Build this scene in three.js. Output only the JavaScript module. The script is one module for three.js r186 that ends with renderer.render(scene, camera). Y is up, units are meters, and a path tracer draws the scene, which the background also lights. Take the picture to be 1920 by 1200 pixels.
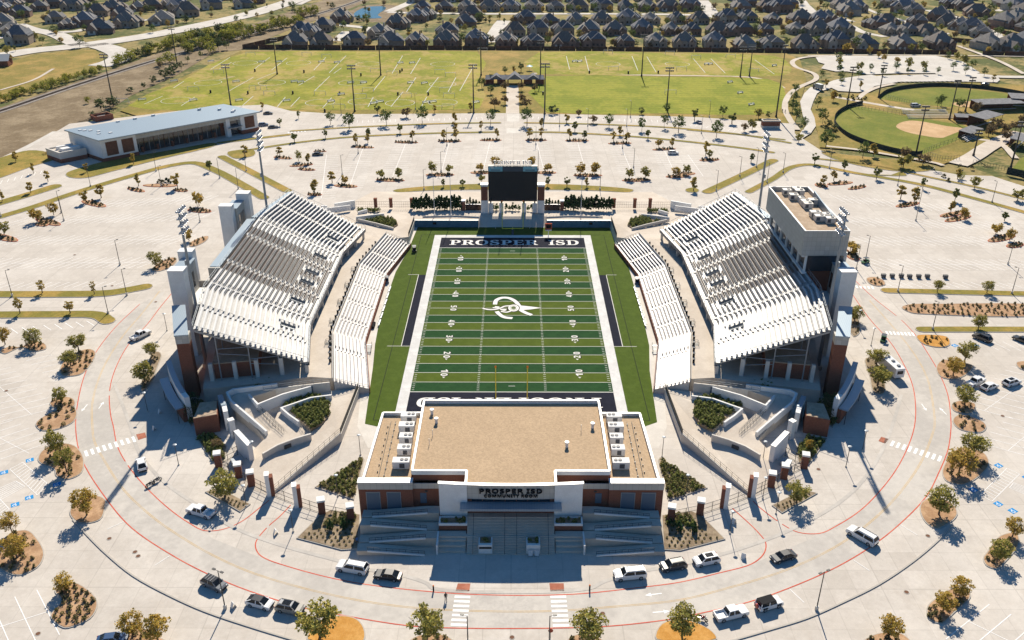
import * as THREE from 'three';
import { FontLoader } from 'three/addons/loaders/FontLoader.js';
import { TextGeometry } from 'three/addons/geometries/TextGeometry.js';
import { mergeGeometries } from 'three/addons/utils/BufferGeometryUtils.js';

// ---------- camera, sky, sun, exposure ----------
const scene = new THREE.Scene();
const camera = new THREE.PerspectiveCamera(40.24, 1.6, 1, 9000);
camera.position.set(0.54, 110.05, 224.76);
camera.rotation.order = 'YXZ';
camera.rotation.set(-0.468726, 0.00262, 0.00062);
const SKY = .42;
const sunDir = new THREE.Vector3(0.06, Math.tan(38 * Math.PI / 180), -1).normalize();
{ // clear autumn sky: deep blue overhead, paler towards the horizon, a soft glow round the sun
  const w = 512, h = 256, d = new Float32Array(w * h * 4), v = new THREE.Vector3();
  for (let j = 0; j < h; j++) for (let i = 0; i < w; i++) {
    const th = (j + .5) / h * Math.PI - Math.PI / 2, ph = (i + .5) / w * 2 * Math.PI - Math.PI; v.set(Math.cos(th) * Math.cos(ph), Math.sin(th), Math.cos(th) * Math.sin(ph));
    const t = Math.pow(1 - Math.max(0, v.y), 2.6), g = Math.pow(Math.max(0, v.dot(sunDir)), 12) * .35, k = 4 * (j * w + i), low = v.y < 0 ? .5 : 1;
    d[k] = (.03 + .26 * t + g) * low * SKY; d[k + 1] = (.17 + .36 * t + g * .9) * low * SKY; d[k + 2] = (.46 + .30 * t + g * .75) * low * SKY; d[k + 3] = 1;
  }
  const sky = new THREE.DataTexture(d, w, h, THREE.RGBAFormat, THREE.FloatType); sky.mapping = THREE.EquirectangularReflectionMapping; sky.magFilter = sky.minFilter = THREE.LinearFilter; sky.needsUpdate = true;
  scene.background = sky; scene.environment = sky;
}
const sun = new THREE.DirectionalLight(new THREE.Color(1, 0.905, 0.755), 4.7);
sun.name = 'sun';
sun.position.copy(sunDir).multiplyScalar(600);
sun.castShadow = true;
Object.assign(sun.shadow.camera, { left: -520, right: 520, top: 620, bottom: -320, near: 1, far: 1600 });
sun.shadow.mapSize.set(4096, 4096);
scene.add(sun, sun.target);
const renderer = new THREE.WebGLRenderer({ antialias: true });
renderer.toneMapping = THREE.LinearToneMapping;
renderer.toneMappingExposure = 1.66;
renderer.shadowMap.enabled = true;

scene.fog = new THREE.FogExp2(new THREE.Color(0.72, 0.78, 0.86), 0.000025);

// ---------- helpers ----------
let seed = 7;
const rnd = () => { seed = (seed * 1664525 + 1013904223) >>> 0; return seed / 4294967296; };
const rr = (a, b) => a + (b - a) * rnd();
const V = (x, y, z) => new THREE.Vector3(x, y, z);
const lin = (r, g, b) => new THREE.Color().setRGB(r, g, b);
const ORD = ['first', 'second', 'third', 'fourth', 'fifth', 'sixth', 'seventh', 'eighth', 'ninth', 'tenth', 'eleventh', 'twelfth', 'thirteenth', 'fourteenth', 'fifteenth', 'sixteenth', 'seventeenth', 'eighteenth', 'nineteenth', 'twentieth'];
const ord = (i) => ORD[i] || (i % 10 === 0 && i < 100 && i >= 20 ? (i + 1) + 'st' : i % 10 === 1 && i > 20 ? (i + 1) + 'nd' : i % 10 === 2 && i > 20 ? (i + 1) + 'rd' : (i + 1) + 'th');
const used = {};
function numbered(n) { const k = used[n] = (used[n] ?? -1) + 1; return k ? n + '_' + String(k).padStart(3, '0') : n; }
function tag(o, label, category, group) { o.userData.label = label; o.userData.category = category; if (group) o.userData.group = group; return o; }
function thing(name, label, category, x = 0, y = 0, z = 0, turn = 0, group) {
  const o = new THREE.Group(); o.name = numbered(name); o.position.set(x, y, z); o.rotation.y = turn; scene.add(o);
  return tag(o, label, category, group);
}
function copy(o, label, x, y, z, turn, group, s = 1) {
  const c = o.clone(); c.name = numbered(o.name); c.position.set(x, y, z); c.rotation.y = turn; c.scale.set(s, s, s); scene.add(c);
  c.userData = { ...o.userData, label }; if (group) c.userData.group = group;
  return c;
}
const UP = V(0, 1, 0);
class B {                                      // collects shapes and merges them into one mesh
  constructor() { this.g = []; }
  add(g) { g = g.index ? g.toNonIndexed() : g; for (const k of Object.keys(g.attributes)) if (k !== 'position' && k !== 'normal') g.deleteAttribute(k); this.g.push(g); return this; }
  box(x, y, z, w, h, d, ry = 0, rx = 0, rz = 0) {
    const g = new THREE.BoxGeometry(w, h, d); if (rx) g.rotateX(rx); if (rz) g.rotateZ(rz); if (ry) g.rotateY(ry); g.translate(x, y, z); return this.add(g);
  }
  base(x, y0, z, w, h, d, ry = 0) { return this.box(x, y0 + h / 2, z, w, h, d, ry); }
  cyl(x, y0, z, r0, r1, h, n = 8) { const g = new THREE.CylinderGeometry(r1, r0, h, n); g.translate(x, y0 + h / 2, z); return this.add(g); }
  bar(a, b, w, h = w) {                        // a beam from a to b
    const d = V(...b).sub(V(...a)), L = d.length(), g = new THREE.BoxGeometry(w, h, L);
    g.lookAt(d); g.translate((a[0] + b[0]) / 2, (a[1] + b[1]) / 2, (a[2] + b[2]) / 2); return this.add(g);
  }
  tube(a, b, r0, r1 = r0, n = 6) {
    const d = V(...b).sub(V(...a)), L = d.length(), g = new THREE.CylinderGeometry(r1, r0, L, n, 1);
    g.applyQuaternion(new THREE.Quaternion().setFromUnitVectors(UP, d.clone().normalize())); g.translate((a[0] + b[0]) / 2, (a[1] + b[1]) / 2, (a[2] + b[2]) / 2); return this.add(g);
  }
  tri(...p) {                                  // triangles given as flat point triples
    const a = []; for (const q of p) a.push(...q);
    const g = new THREE.BufferGeometry(); g.setAttribute('position', new THREE.Float32BufferAttribute(a, 3)); g.computeVertexNormals(); return this.add(g);
  }
  quad(a, b, c, d) { return this.tri(a, b, c, a, c, d); }
  poly(pts, y) {                               // flat polygon [[x,z],...]
    const s = new THREE.Shape(pts.map(([x, z]) => new THREE.Vector2(x, -z))), g = new THREE.ShapeGeometry(s); g.rotateX(-Math.PI / 2); g.translate(0, y, 0); return this.add(g);
  }
  prism(pts, y0, y1) {                         // polygon extruded from y0 to y1
    const s = new THREE.Shape(pts.map(([x, z]) => new THREE.Vector2(x, -z))), g = new THREE.ExtrudeGeometry(s, { depth: y1 - y0, bevelEnabled: false });
    g.rotateX(-Math.PI / 2); g.translate(0, y0, 0); return this.add(g);
  }
  slab(top, y0) {                              // polygon [[x,y,z],...] with its own heights, walls down to y0
    const s = top.map(([x, , z]) => new THREE.Vector2(x, -z)); let idx = THREE.ShapeUtils.triangulateShape(s, []);
    const cw = THREE.ShapeUtils.isClockWise(s);
    for (const [a, b, c] of idx) this.tri(top[a], top[cw ? c : b], top[cw ? b : c]);
    top.forEach((p, i) => { const q = top[(i + 1) % top.length]; this.quad([p[0], y0, p[2]], [q[0], y0, q[2]], q, p); });
    return this;
  }
  wall(pts, y0, h, t, y1 = y0) {               // wall of thickness t along a polyline [[x,z(,y)]]
    const A = offset(pts, t / 2), C = offset(pts, -t / 2), n = pts.length, Y = (i) => pts[i][2] ?? y0, lo = (q, i) => [q[i][0], Y(i), q[i][1]], hi = (q, i) => [q[i][0], Y(i) + h, q[i][1]];
    for (let i = 0; i + 1 < n; i++) { this.quad(hi(A, i), hi(A, i + 1), hi(C, i + 1), hi(C, i)); this.quad(lo(A, i), lo(A, i + 1), hi(A, i + 1), hi(A, i)); this.quad(lo(C, i + 1), lo(C, i), hi(C, i), hi(C, i + 1)); this.quad(lo(A, i), lo(C, i), lo(C, i + 1), lo(A, i + 1)); }
    this.quad(lo(C, 0), lo(A, 0), hi(A, 0), hi(C, 0)); this.quad(lo(A, n - 1), lo(C, n - 1), hi(C, n - 1), hi(A, n - 1));
    return this;
  }
  hexa(b, h) { const t = b.map(([x, y, z]) => [x, y + h, z]); return this.hex8(b, t); }
  hex8(b, t) { this.quad(t[0], t[1], t[2], t[3]); this.quad(b[3], b[2], b[1], b[0]); for (let i = 0; i < 4; i++) { const j = (i + 1) % 4; this.quad(b[i], b[j], t[j], t[i]); } return this; }
  ribbon(pts, w, y) {                          // flat strip of width w along a polyline
    const L = offset(pts, w / 2), R = offset(pts, -w / 2);
    for (let i = 0; i + 1 < pts.length; i++) this.quad([R[i][0], y, R[i][1]], [R[i + 1][0], y, R[i + 1][1]], [L[i + 1][0], y, L[i + 1][1]], [L[i][0], y, L[i][1]]);
    return this;
  }
  build(name, mat, parent) {
    const g = mergeGeometries(this.g), p = g.attributes.position, n = g.attributes.normal, uv = new Float32Array(p.count * 2);
    for (let i = 0; i < p.count; i += 3) {
      let ax = 0, ay = 0, az = 0; for (let j = 0; j < 3; j++) { ax += Math.abs(n.getX(i + j)); ay += Math.abs(n.getY(i + j)); az += Math.abs(n.getZ(i + j)); }
      for (let j = 0; j < 3; j++) {
        const k = i + j; if (ay >= ax && ay >= az) { uv[2 * k] = p.getX(k); uv[2 * k + 1] = p.getZ(k); } else if (ax > az) { uv[2 * k] = p.getZ(k); uv[2 * k + 1] = p.getY(k); } else { uv[2 * k] = p.getX(k); uv[2 * k + 1] = p.getY(k); }
      }
    }
    g.setAttribute('uv', new THREE.BufferAttribute(uv, 2));
    const m = new THREE.Mesh(g, mat);
    if (parent) { m.name = name; parent.add(m); } else { m.name = numbered(name); scene.add(m); }
    return m;
  }
  struct(name, mat, parent) { const m = this.build(name, mat, parent); m.userData.kind = 'structure'; return m; }
}
const nb = () => new B();
function offset(pts, d, closed = false) {
  const n = pts.length, o = [];
  for (let i = 0; i < n; i++) {
    const p = pts[closed ? (i + n - 1) % n : Math.max(0, i - 1)], q = pts[closed ? (i + 1) % n : Math.min(n - 1, i + 1)], c = pts[i];
    const u = [c[0] - p[0], c[1] - p[1]], v = [q[0] - c[0], q[1] - c[1]], lu = Math.hypot(...u) || 1, lv = Math.hypot(...v) || 1;
    let nx = 0, nz = 0; if (closed || i > 0) { nx += -u[1] / lu; nz += u[0] / lu; } if (closed || i < n - 1) { nx += -v[1] / lv; nz += v[0] / lv; }
    const l = Math.hypot(nx, nz) || 1, both = closed || (i > 0 && i < n - 1), mt = both ? 1 / Math.max(.55, l / 2) : 1; o.push([c[0] + nx / l * d * mt, c[1] + nz / l * d * mt, ...c.slice(2)]);
  }
  return o;
}
function smooth(pts, n = 6, closed = false) {
  const c = new THREE.CatmullRomCurve3(pts.map(([x, z]) => V(x, 0, z)), closed, 'centripetal');
  const q = c.getPoints(n * (pts.length - (closed ? 0 : 1))); if (closed) q.pop();
  return q.map((p) => [p.x, p.z]);
}
const area2 = (p) => p.reduce((s, a, i) => { const b = p[(i + 1) % p.length]; return s + a[0] * b[1] - b[0] * a[1]; }, 0);
const inset = (p, d) => offset(p, area2(p) > 0 ? d : -d, true);
function stripPoly(pts, w) {                   // polyline with width and round ends -> polygon
  const L = offset(pts, w / 2), R = offset(pts, -w / 2), cap = (c, p, s) => { const a0 = Math.atan2(p[1] - c[1], p[0] - c[0]), o = []; for (let k = 1; k < 5; k++) { const a = a0 + s * k * Math.PI / 5; o.push([c[0] + Math.cos(a) * w / 2, c[1] + Math.sin(a) * w / 2]); } return o; };
  const e = pts.length - 1;
  return [...L, ...cap(pts[e], L[e], -1), ...R.reverse(), ...cap(pts[0], R[R.length - 1], -1)];
}
const flipX = (pts) => pts.map(([x, ...r]) => [-x, ...r]);

// ---------- textures ----------
function tileNoise(n, cells, sd) {             // periodic value noise on n x n
  let s = sd * 9301 + 49297; const rn = () => { s = (s * 1664525 + 1013904223) >>> 0; return s / 4294967296; };
  const v = new Float32Array(cells * cells).map(rn), out = new Float32Array(n * n);
  for (let y = 0; y < n; y++) {
    const fy = y / n * cells, y0 = fy | 0, ty = fy - y0, wy = ty * ty * (3 - 2 * ty), y1 = (y0 + 1) % cells;
    for (let x = 0; x < n; x++) {
      const fx = x / n * cells, x0 = fx | 0, tx = fx - x0, wx = tx * tx * (3 - 2 * tx), x1 = (x0 + 1) % cells;
      const a = v[y0 * cells + x0], b = v[y0 * cells + x1], c = v[y1 * cells + x0], d = v[y1 * cells + x1];
      out[y * n + x] = (a + (b - a) * wx) * (1 - wy) + (c + (d - c) * wx) * wy;
    }
  }
  return out;
}
function fbm(n, octs, sd) { const o = new Float32Array(n * n); let t = 0; for (const [c, w] of octs) { const q = tileNoise(n, c, sd++); t += w; for (let i = 0; i < o.length; i++) o[i] += q[i] * w; } for (let i = 0; i < o.length; i++) o[i] /= t; return o; }
function tex(n, size, f) {                     // f(i, x, y) -> linear r,g,b ; size in metres
  const d = new Uint8Array(n * n * 4), enc = (v) => Math.max(0, Math.min(255, Math.round(255 * (v <= .0031308 ? v * 12.92 : 1.055 * Math.pow(v, 1 / 2.4) - .055))));
  for (let i = 0; i < n * n; i++) { const c = f(i, i % n, (i / n) | 0); d[4 * i] = enc(c[0]); d[4 * i + 1] = enc(c[1]); d[4 * i + 2] = enc(c[2]); d[4 * i + 3] = 255; }
  const t = new THREE.DataTexture(d, n, n); t.wrapS = t.wrapT = THREE.RepeatWrapping; t.repeat.set(1 / size, 1 / size); t.colorSpace = THREE.SRGBColorSpace; t.magFilter = THREE.LinearFilter; t.minFilter = THREE.LinearMipmapLinearFilter; t.generateMipmaps = true; t.needsUpdate = true;
  return t;
}
const mix = (a, b, t) => [a[0] + (b[0] - a[0]) * t, a[1] + (b[1] - a[1]) * t, a[2] + (b[2] - a[2]) * t];
const sst = (a, b, x) => { const t = Math.max(0, Math.min(1, (x - a) / (b - a))); return t * t * (3 - 2 * t); };
const nA = fbm(1024, [[5, 1], [11, .8], [27, .6], [70, .4], [180, .35], [400, .35]], 3);
const nB = fbm(1024, [[8, 1], [19, .7], [53, .5], [130, .5]], 31);
const nC = fbm(1024, [[90, 1], [230, .8], [510, .8]], 77);
const std = (o) => new THREE.MeshPhysicalMaterial({ roughness: .95, specularIntensity: (o.roughness ?? 1) < .7 ? 1 : .2, ...o });
const noisy = (size, c0, c1, { lo = .3, hi = .7, fine = .25, o = {}, n = nA } = {}) => std({ ...o, map: tex(512, size, (j) => { const i = ((j >> 9) * 2048 + (j & 511) * 2), c = mix(c0, c1, sst(lo, hi, n[i])), k = 1 + (nC[i] - .5) * fine; return [c[0] * k, c[1] * k, c[2] * k]; }) });
const M = {};
// poured concrete with sawn joints every 4.6 m, worn and stained in patches
M.paving = std({ map: tex(1024, 92, (i, x, y) => {
  let c = mix([.50, .455, .405], [.575, .53, .478], sst(.3, .7, nA[i])); c = mix(c, [.46, .41, .355], .4 * sst(.58, .78, nB[i])); let k = 1 + (nC[i] - .5) * .16;
  const jx = x % 51.2, jy = y % 51.2, hs = Math.abs(Math.sin(((x / 51.2) | 0) * 127.1 + ((y / 51.2) | 0) * 311.7) * 43758.5) % 1; k *= .955 + .07 * hs; if (hs > .93) c = mix(c, [.42, .38, .335], .5); if (jx < 1.2 || jy < 1.2) k *= .84; return [c[0] * k, c[1] * k, c[2] * k]; }) });
M.road = std({ map: tex(1024, 92, (i, x, y) => {
  let c = mix([.44, .41, .375], [.53, .495, .45], sst(.3, .7, nB[i])); c = mix(c, [.37, .345, .32], .5 * sst(.55, .75, nA[i])); let k = 1 + (nC[i] - .5) * .16;
  return [c[0] * k, c[1] * k, c[2] * k]; }) });
M.walk = noisy(40, [.50, .435, .365], [.58, .515, .44], { fine: .15 });
M.whiteCon = noisy(20, [.56, .525, .475], [.64, .605, .55], { fine: .12 });
M.manhole = std({ color: lin(.16, .085, .055) });
M.kerb = std({ color: lin(.42, .39, .35) });
M.redKerb = std({ color: lin(.45, .10, .055) });
M.redPaint = noisy(14, [.52, .09, .055], [.60, .17, .11], { fine: .3 });
M.yellowPaint = noisy(14, [.62, .42, .17], [.60, .47, .30], { fine: .3 });
M.whitePaint = noisy(10, [.78, .77, .75], [.86, .85, .84], { fine: .2 });
M.faintPaint = noisy(10, [.78, .76, .73], [.84, .82, .80], { fine: .2 });
M.bluePaint = std({ color: lin(.03, .25, .55) });
M.brickPave = noisy(6, [.33, .12, .075], [.42, .17, .11], { fine: .4 });
M.dryGrass = noisy(70, [.20, .165, .04], [.33, .225, .07], { lo: .35, hi: .65, fine: .6 });
M.stripGrass = noisy(50, [.19, .165, .035], [.33, .225, .06], { lo: .35, hi: .68, fine: .6 });
M.pitch = std({ map: tex(1024, 130, (i, x, y) => { let c = mix([.19, .20, .02], [.285, .265, .036], sst(.35, .65, nA[i])); c = mix(c, [.36, .27, .09], .8 * sst(.47, .66, nB[i])); const k = 1 + (nC[i] - .5) * .5; return [c[0] * k, c[1] * k, c[2] * k]; }) });
M.pitchB = std({ map: tex(1024, 110, (i, x, y) => { let c = mix([.175, .20, .018], [.25, .25, .03], sst(.35, .65, nB[i])); const k = (1 + (nC[i] - .5) * .5) * (Math.floor(y / 25) % 2 ? 1.05 : .96); return [c[0] * k, c[1] * k, c[2] * k]; }) });
M.outfield = noisy(60, [.13, .155, .022], [.20, .195, .036], { fine: .5 });
M.lawn = noisy(160, [.085, .10, .028], [.27, .21, .085], { lo: .38, hi: .62, fine: .7, n: nB });
M.brush = noisy(60, [.17, .125, .075], [.27, .21, .135], { fine: .7 });
M.ballast = noisy(20, [.21, .185, .165], [.30, .27, .245], { fine: .5 });
M.dirt = noisy(30, [.46, .30, .16], [.56, .38, .22], { fine: .3 });
M.mulch = noisy(8, [.33, .20, .115], [.47, .31, .19], { fine: .6 });
M.orangeMulch = noisy(8, [.45, .22, .05], [.55, .30, .09], { fine: .5 });
M.darkMulch = noisy(8, [.20, .15, .10], [.33, .26, .18], { fine: .7 });
M.street = noisy(60, [.50, .465, .42], [.58, .545, .50], { fine: .15 });
M.turf = noisy(9, [.058, .090, .012], [.072, .108, .016], { fine: .5, o: { roughness: 1 } });
M.turfMid = noisy(9, [.064, .094, .011], [.080, .112, .015], { fine: .5, o: { roughness: 1 } });
M.turfDark = noisy(9, [.014, .052, .016], [.020, .066, .020], { fine: .5, o: { roughness: 1 } });
M.navy = noisy(6, [.0095, .011, .022], [.013, .015, .028], { fine: .4 });
M.fieldWhite = noisy(9, [.56, .55, .53], [.66, .65, .63], { fine: .25 });
M.numWhite = std({ color: lin(.74, .72, .68) });
M.black = std({ color: lin(.014, .014, .016) });
M.alu = noisy(14, [.37, .37, .375], [.46, .46, .46], { fine: .12, o: { roughness: .5, metalness: .15 } });
M.lowPlank = std({ color: lin(.53, .515, .515), roughness: .5 });
M.bench = std({ color: lin(.58, .58, .58), roughness: .42, metalness: .1 });
M.lowBench = noisy(14, [.36, .345, .345], [.43, .415, .415], { fine: .12, o: { roughness: .5, metalness: .1 } });
M.seatBack = std({ color: lin(.10, .07, .058), roughness: .6 });
M.brownPanel = noisy(3, [.13, .065, .045], [.18, .09, .06], { fine: .3 });
M.steel = std({ color: lin(.30, .32, .34), roughness: .5, metalness: .4 });
M.darkSteel = std({ color: lin(.045, .047, .05), roughness: .5, metalness: .3 });
M.galv = std({ color: lin(.27, .30, .33), roughness: .5, metalness: .4 });
M.fascia = std({ color: lin(.06, .085, .13), roughness: .4, metalness: .4 });
M.shingle = noisy(6, [.17, .17, .18], [.24, .24, .25], { fine: .5 });
M.wallBlue = noisy(8, [.07, .17, .26], [.10, .22, .32]);
M.brick = std({ map: tex(512, 6.4, (i, x, y) => { const row = (y / 4) | 0, bx = (x + (row % 2) * 8) % 512, m = (y % 4) === 0 || bx % 16 < 1; const h = Math.abs(Math.sin(row * 12.99 + ((bx / 16) | 0) * 78.23) * 43758.5) % 1; const c = mix([.15, .045, .028], [.25, .085, .052], h); return m ? [.24, .15, .11] : c; }) });
M.whiteWall = noisy(10, [.72, .71, .69], [.79, .78, .76], { fine: .14 });
M.panel = std({ map: tex(256, 9.6, (i, x, y) => { const j = x % 32 < 1 || y % 32 < 1, h = Math.abs(Math.sin(((x / 32) | 0) * 12.9 + ((y / 32) | 0) * 78.2) * 43758.5) % 1, c = mix([.43, .41, .37], [.50, .48, .44], h); return j ? [.24, .22, .195] : c; }), roughness: .6 });
M.coping = std({ color: lin(.68, .68, .68), roughness: .45, metalness: .1 });
M.blueMetal = std({ map: tex(256, 3.84, (i, x) => (x % 32 < 3 ? [.22, .28, .34] : [.30, .37, .435])), roughness: .38, metalness: .35 });
M.gravel = noisy(26, [.41, .30, .195], [.45, .33, .215], { fine: .6, lo: .2, hi: .8 });
M.roofTan = noisy(9, [.36, .27, .19], [.46, .36, .265], { fine: .5 });
M.glass = new THREE.MeshPhysicalMaterial({ color: lin(.02, .03, .04), roughness: .12, metalness: 0, clearcoat: .6 });
M.doorBlue = std({ color: lin(.085, .125, .175), roughness: .55 });
M.hvac = std({ color: lin(.60, .57, .52), roughness: .55 });
M.hvacDark = std({ color: lin(.08, .085, .10), roughness: .6 });
M.pole = std({ color: lin(.05, .052, .055), roughness: .5, metalness: .3 });
M.lamp = std({ color: lin(.55, .57, .6), roughness: .3, metalness: .5 });
M.screen = std({ color: lin(.004, .007, .014), roughness: .55 });
M.yellowPole = std({ color: lin(.80, .70, .05), roughness: .5 });
M.orange = std({ color: lin(.75, .18, .03) });
M.fence = new THREE.MeshStandardMaterial({ color: lin(.06, .055, .05), roughness: .7 });
M.wood = noisy(5, [.065, .04, .03], [.12, .075, .055], { fine: .6 });
M.tealGlass = std({ color: lin(.22, .48, .56), roughness: .4 });
const font = await new FontLoader().loadAsync('fonts/droid/droid_serif_bold.typeface.json');
const sans = await new FontLoader().loadAsync('fonts/droid/droid_sans_bold.typeface.json');
function flatText(str, f, w, h, y, x, z, turn = 0, depth = .01) {   // lettering lying on the ground, w x h metres
  const g = new TextGeometry(str, { font: f, size: 10, depth: 1, curveSegments: 5 }); g.computeBoundingBox(); const b = g.boundingBox;
  g.translate(-(b.min.x + b.max.x) / 2, -(b.min.y + b.max.y) / 2, 0); g.scale(w / (b.max.x - b.min.x), h / (b.max.y - b.min.y), depth); g.rotateX(-Math.PI / 2); g.rotateY(turn); g.translate(x, y, z); return g;
}

// ---------- ground ----------
nb().poly([[-3500, 700], [3500, 700], [3500, -4500], [-3500, -4500]], -.6).struct('ground', M.lawn);
nb().poly([[-300, 330], [300, 330], ...[[108.7,134.0],[148.3,41.4],[219.9,-74.7],[208.5,-103.4],[198.3,-125.3],[185.7,-126.7],[178.2,-132.6],[163.9,-133.3],[151.2,-141.7],[142.2,-152.9],[139.3,-163.9],[137.5,-179.2],[135.9,-192.6],[141.1,-211.1],[92.9,-225.1],[-0.7,-232.6],[-89.7,-229.8],[-117.7,-236.7],[-134.1,-251.2],[-161.5,-246.1],[-222.3,-209.2],[-221.7,-190.8],[-220.6,-139.9],[-228.7,-51.9],[-107.9,134.7]]], 0).struct('pavement', M.paving);
// verges around the car parks
const strips = [
  [[[-107.5,-195.4],[-84.7,-201.6],[-53.8,-207.5],[-30.1,-210.8],[-7.1,-211.9]], 2.6, 'stripGrass'], [[[6.3,-212.0],[39.4,-209.5],[75.8,-203.4],[95.4,-196.4],[111.7,-188.6],[128.5,-175.5]], 2.6, 'stripGrass'],
  [[[-118.9,-162.7],[-104.2,-172.5],[-81.5,-183.3],[-49.3,-190.2],[-26.4,-192.8],[-8.4,-193.9]], 2.8, 'stripGrass'], [[[7.7,-194.0],[22.6,-193.5],[57.8,-185.9],[84.0,-176.2],[106.3,-165.5],[116.4,-159.5]], 2.8, 'stripGrass'],
  [[[-190.6,-68.5],[-179.7,-84.9],[-170.9,-102.3],[-158.1,-122.9],[-146.9,-137.9],[-138.3,-142.3],[-126.6,-132.7],[-108.4,-111.9],[-95.8,-96.3]], 4.4, 'stripGrass'],
  [[[-128.6,-151.6],[-110.0,-129.7],[-88.9,-104.7]], 4.2, 'stripGrass'], [[[-198.6,-83.1],[-188.7,-99.0],[-182.9,-109.6]], 6, 'stripGrass'],
  [[[-157.8,-8.7],[-135.8,-8.8],[-120.3,-9.6],[-115.5,-11.5],[-110.6,-14.2]], 4.6, 'stripGrass'], [[[-150.3,5.0],[-129.4,4.6],[-117.0,4.9],[-112.4,8.5]], 4.4, 'stripGrass'],
  [[[111.8,-12.4],[130.1,-11.4],[157.9,-10.0]], 3.6, 'stripGrass'], [[[111.8,12.8],[122.3,12.7],[145.7,12.7]], 3.4, 'stripGrass'],
  [[[134.1,-149.6],[154.9,-139.3],[171.1,-123.7],[184.7,-110.6],[201.0,-89.6]], 2.4, 'dryGrass'], [[[92.6,-104.2],[106.8,-121.3],[119.3,-137.6],[127.9,-140.8],[142.3,-129.4],[163.0,-114.6],[174.1,-101.3],[193.2,-75.1]], 3.4, 'stripGrass'],
  [[[76.3,-104.1],[94.5,-124.8],[113.6,-147.1]], 4.6, 'stripGrass'], [[[-136.4,-174.2],[-123.8,-180.7],[-107.9,-188.5]], 3.5, 'stripGrass'], [[[85.4,-198.4],[107.1,-190.5],[127.5,-181.0]], 2, 'stripGrass'],
];
strips.forEach(([p, w, m]) => { const poly = stripPoly(smooth(p, 4), w), k = nb().prism(poly, 0, .13).struct('verge', M.kerb); nb().prism(inset(poly, .22), .1, .16).build('grass', M[m], k); });
const beds = [
  [[[-186.3,-127.2],[-183.8,-134.7],[-175.9,-145.7],[-164.2,-154.8],[-153.0,-163.4],[-139.3,-174.2],[-136.3,-170.5],[-154.4,-147.4],[-168.1,-129.5],[-175.4,-120.7],[-182.3,-121.4]], 'stripGrass'],
  [[[-47.3,-105.5],[-34.5,-110.6],[-13.3,-113.7],[12.5,-113.9],[31.6,-111.6],[47.7,-106.6],[45.6,-103.3],[33.2,-105.2],[-0.4,-106.4],[-34.0,-104.9],[-45.3,-102.9]], 'stripGrass'],
  [[[-225.6,-149.5],[-218.6,-161.3],[-205.3,-156.3],[-199.4,-149.6],[-204.9,-136.9],[-214.9,-112.8],[-229.2,-130.7]], 'stripGrass'], [[[-128.3,-159.2],[-118.6,-163.5],[-114.9,-153.3],[-121.3,-148.4]], 'stripGrass'],
  [[[-210.2,-155.4],[-209.1,-163.1],[-206.9,-159.7],[-207.6,-152.1]], 'dryGrass'], [[[71.8,-109.4],[73.6,-106.7],[72.0,-103.4],[68.3,-104.1],[68.3,-107.4]], 'stripGrass'],
  [[[138.7,-160.5],[151.0,-154.6],[171.5,-146.5],[179.8,-137.9],[174.5,-131.8],[163.0,-131.0],[149.8,-137.8],[140.2,-150.4]], 'dryGrass'],
  [[[141.8,-128.0],[154.1,-125.1],[163.0,-131.0],[162.9,-125.1]], 'stripGrass'],
];
beds.forEach(([p, m]) => { const poly = smooth(p, 4, true), k = nb().prism(poly, 0, .13).struct('verge', M.kerb); nb().prism(inset(poly, .22), .1, .16).build('grass', M[m], k); });

// ring road round the stadium
const redOuter = [[104.8,-22.2],[106.2,-6.8],[108.6,7.0],[108.8,17.4],[107.9,26.3],[106.6,35.6],[104.1,46.5],[100.4,56.4],[98.3,61.2],[94.2,69.0],[88.6,77.3],[82.9,84.9],[75.2,92.5],[67.4,99.0],[58.5,105.0],[48.4,110.3],[40.9,113.5],[31.9,116.2],[26.3,117.6],[16.1,119.1],[8.2,119.5],[-7.6,119.6],[-16.7,119.1],[-28.3,116.8],[-33.9,115.5],[-45.2,111.3],[-54.4,106.8],[-62.3,102.0],[-71.9,95.0],[-80.1,86.6],[-91.2,72.9],[-97.9,60.8],[-102.3,49.6],[-106.1,37.2],[-108.0,27.1],[-108.8,12.7],[-107.7,-2.4]];
const redInner = [[-89.4,60.8],[-85.4,68.4],[-80.4,75.3],[-73.3,83.2],[-66.3,89.8],[-61.7,93.4],[-57.9,95.7],[-54.6,95.4],[-51.6,93.1],[-49.2,89.0],[-47.9,86.7]];
const innerB = [[-43.3,88.1],[-44.6,91.5],[-46.3,94.9],[-47.3,99.0],[-46.2,101.7],[-44.5,103.2],[-38.8,105.7],[-30.7,108.4],[-25.1,109.7],[-19.2,110.7],[-9.6,111.8],[0.3,112.2],[9.4,112.0],[13.8,111.6],[21.6,110.4],[29.5,109.0],[36.9,106.7],[43.4,104.3],[46.3,101.5],[47.3,98.6],[46.7,96.1],[45.2,92.6],[43.3,88.8]];
const innerC = [[47.9,86.6],[48.6,88.3],[51.8,93.5],[54.2,95.8],[58.1,96.1],[62.2,93.8],[68.1,89.4],[74.3,83.2],[80.3,76.1],[86.1,67.8],[90.6,60.1],[94.5,51.2],[97.6,41.6],[99.5,31.1],[100.5,20.5],[100.0,6.0],[100.8,-10.5],[101.8,-24.2]];
const innerD = [[-89.4,60.8],[-92.1,55.8],[-96.6,45.5],[-99.6,34.5],[-101.3,21.3],[-100.7,10.1],[-101.0,0.0],[-101.0,-13.5]];
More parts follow.
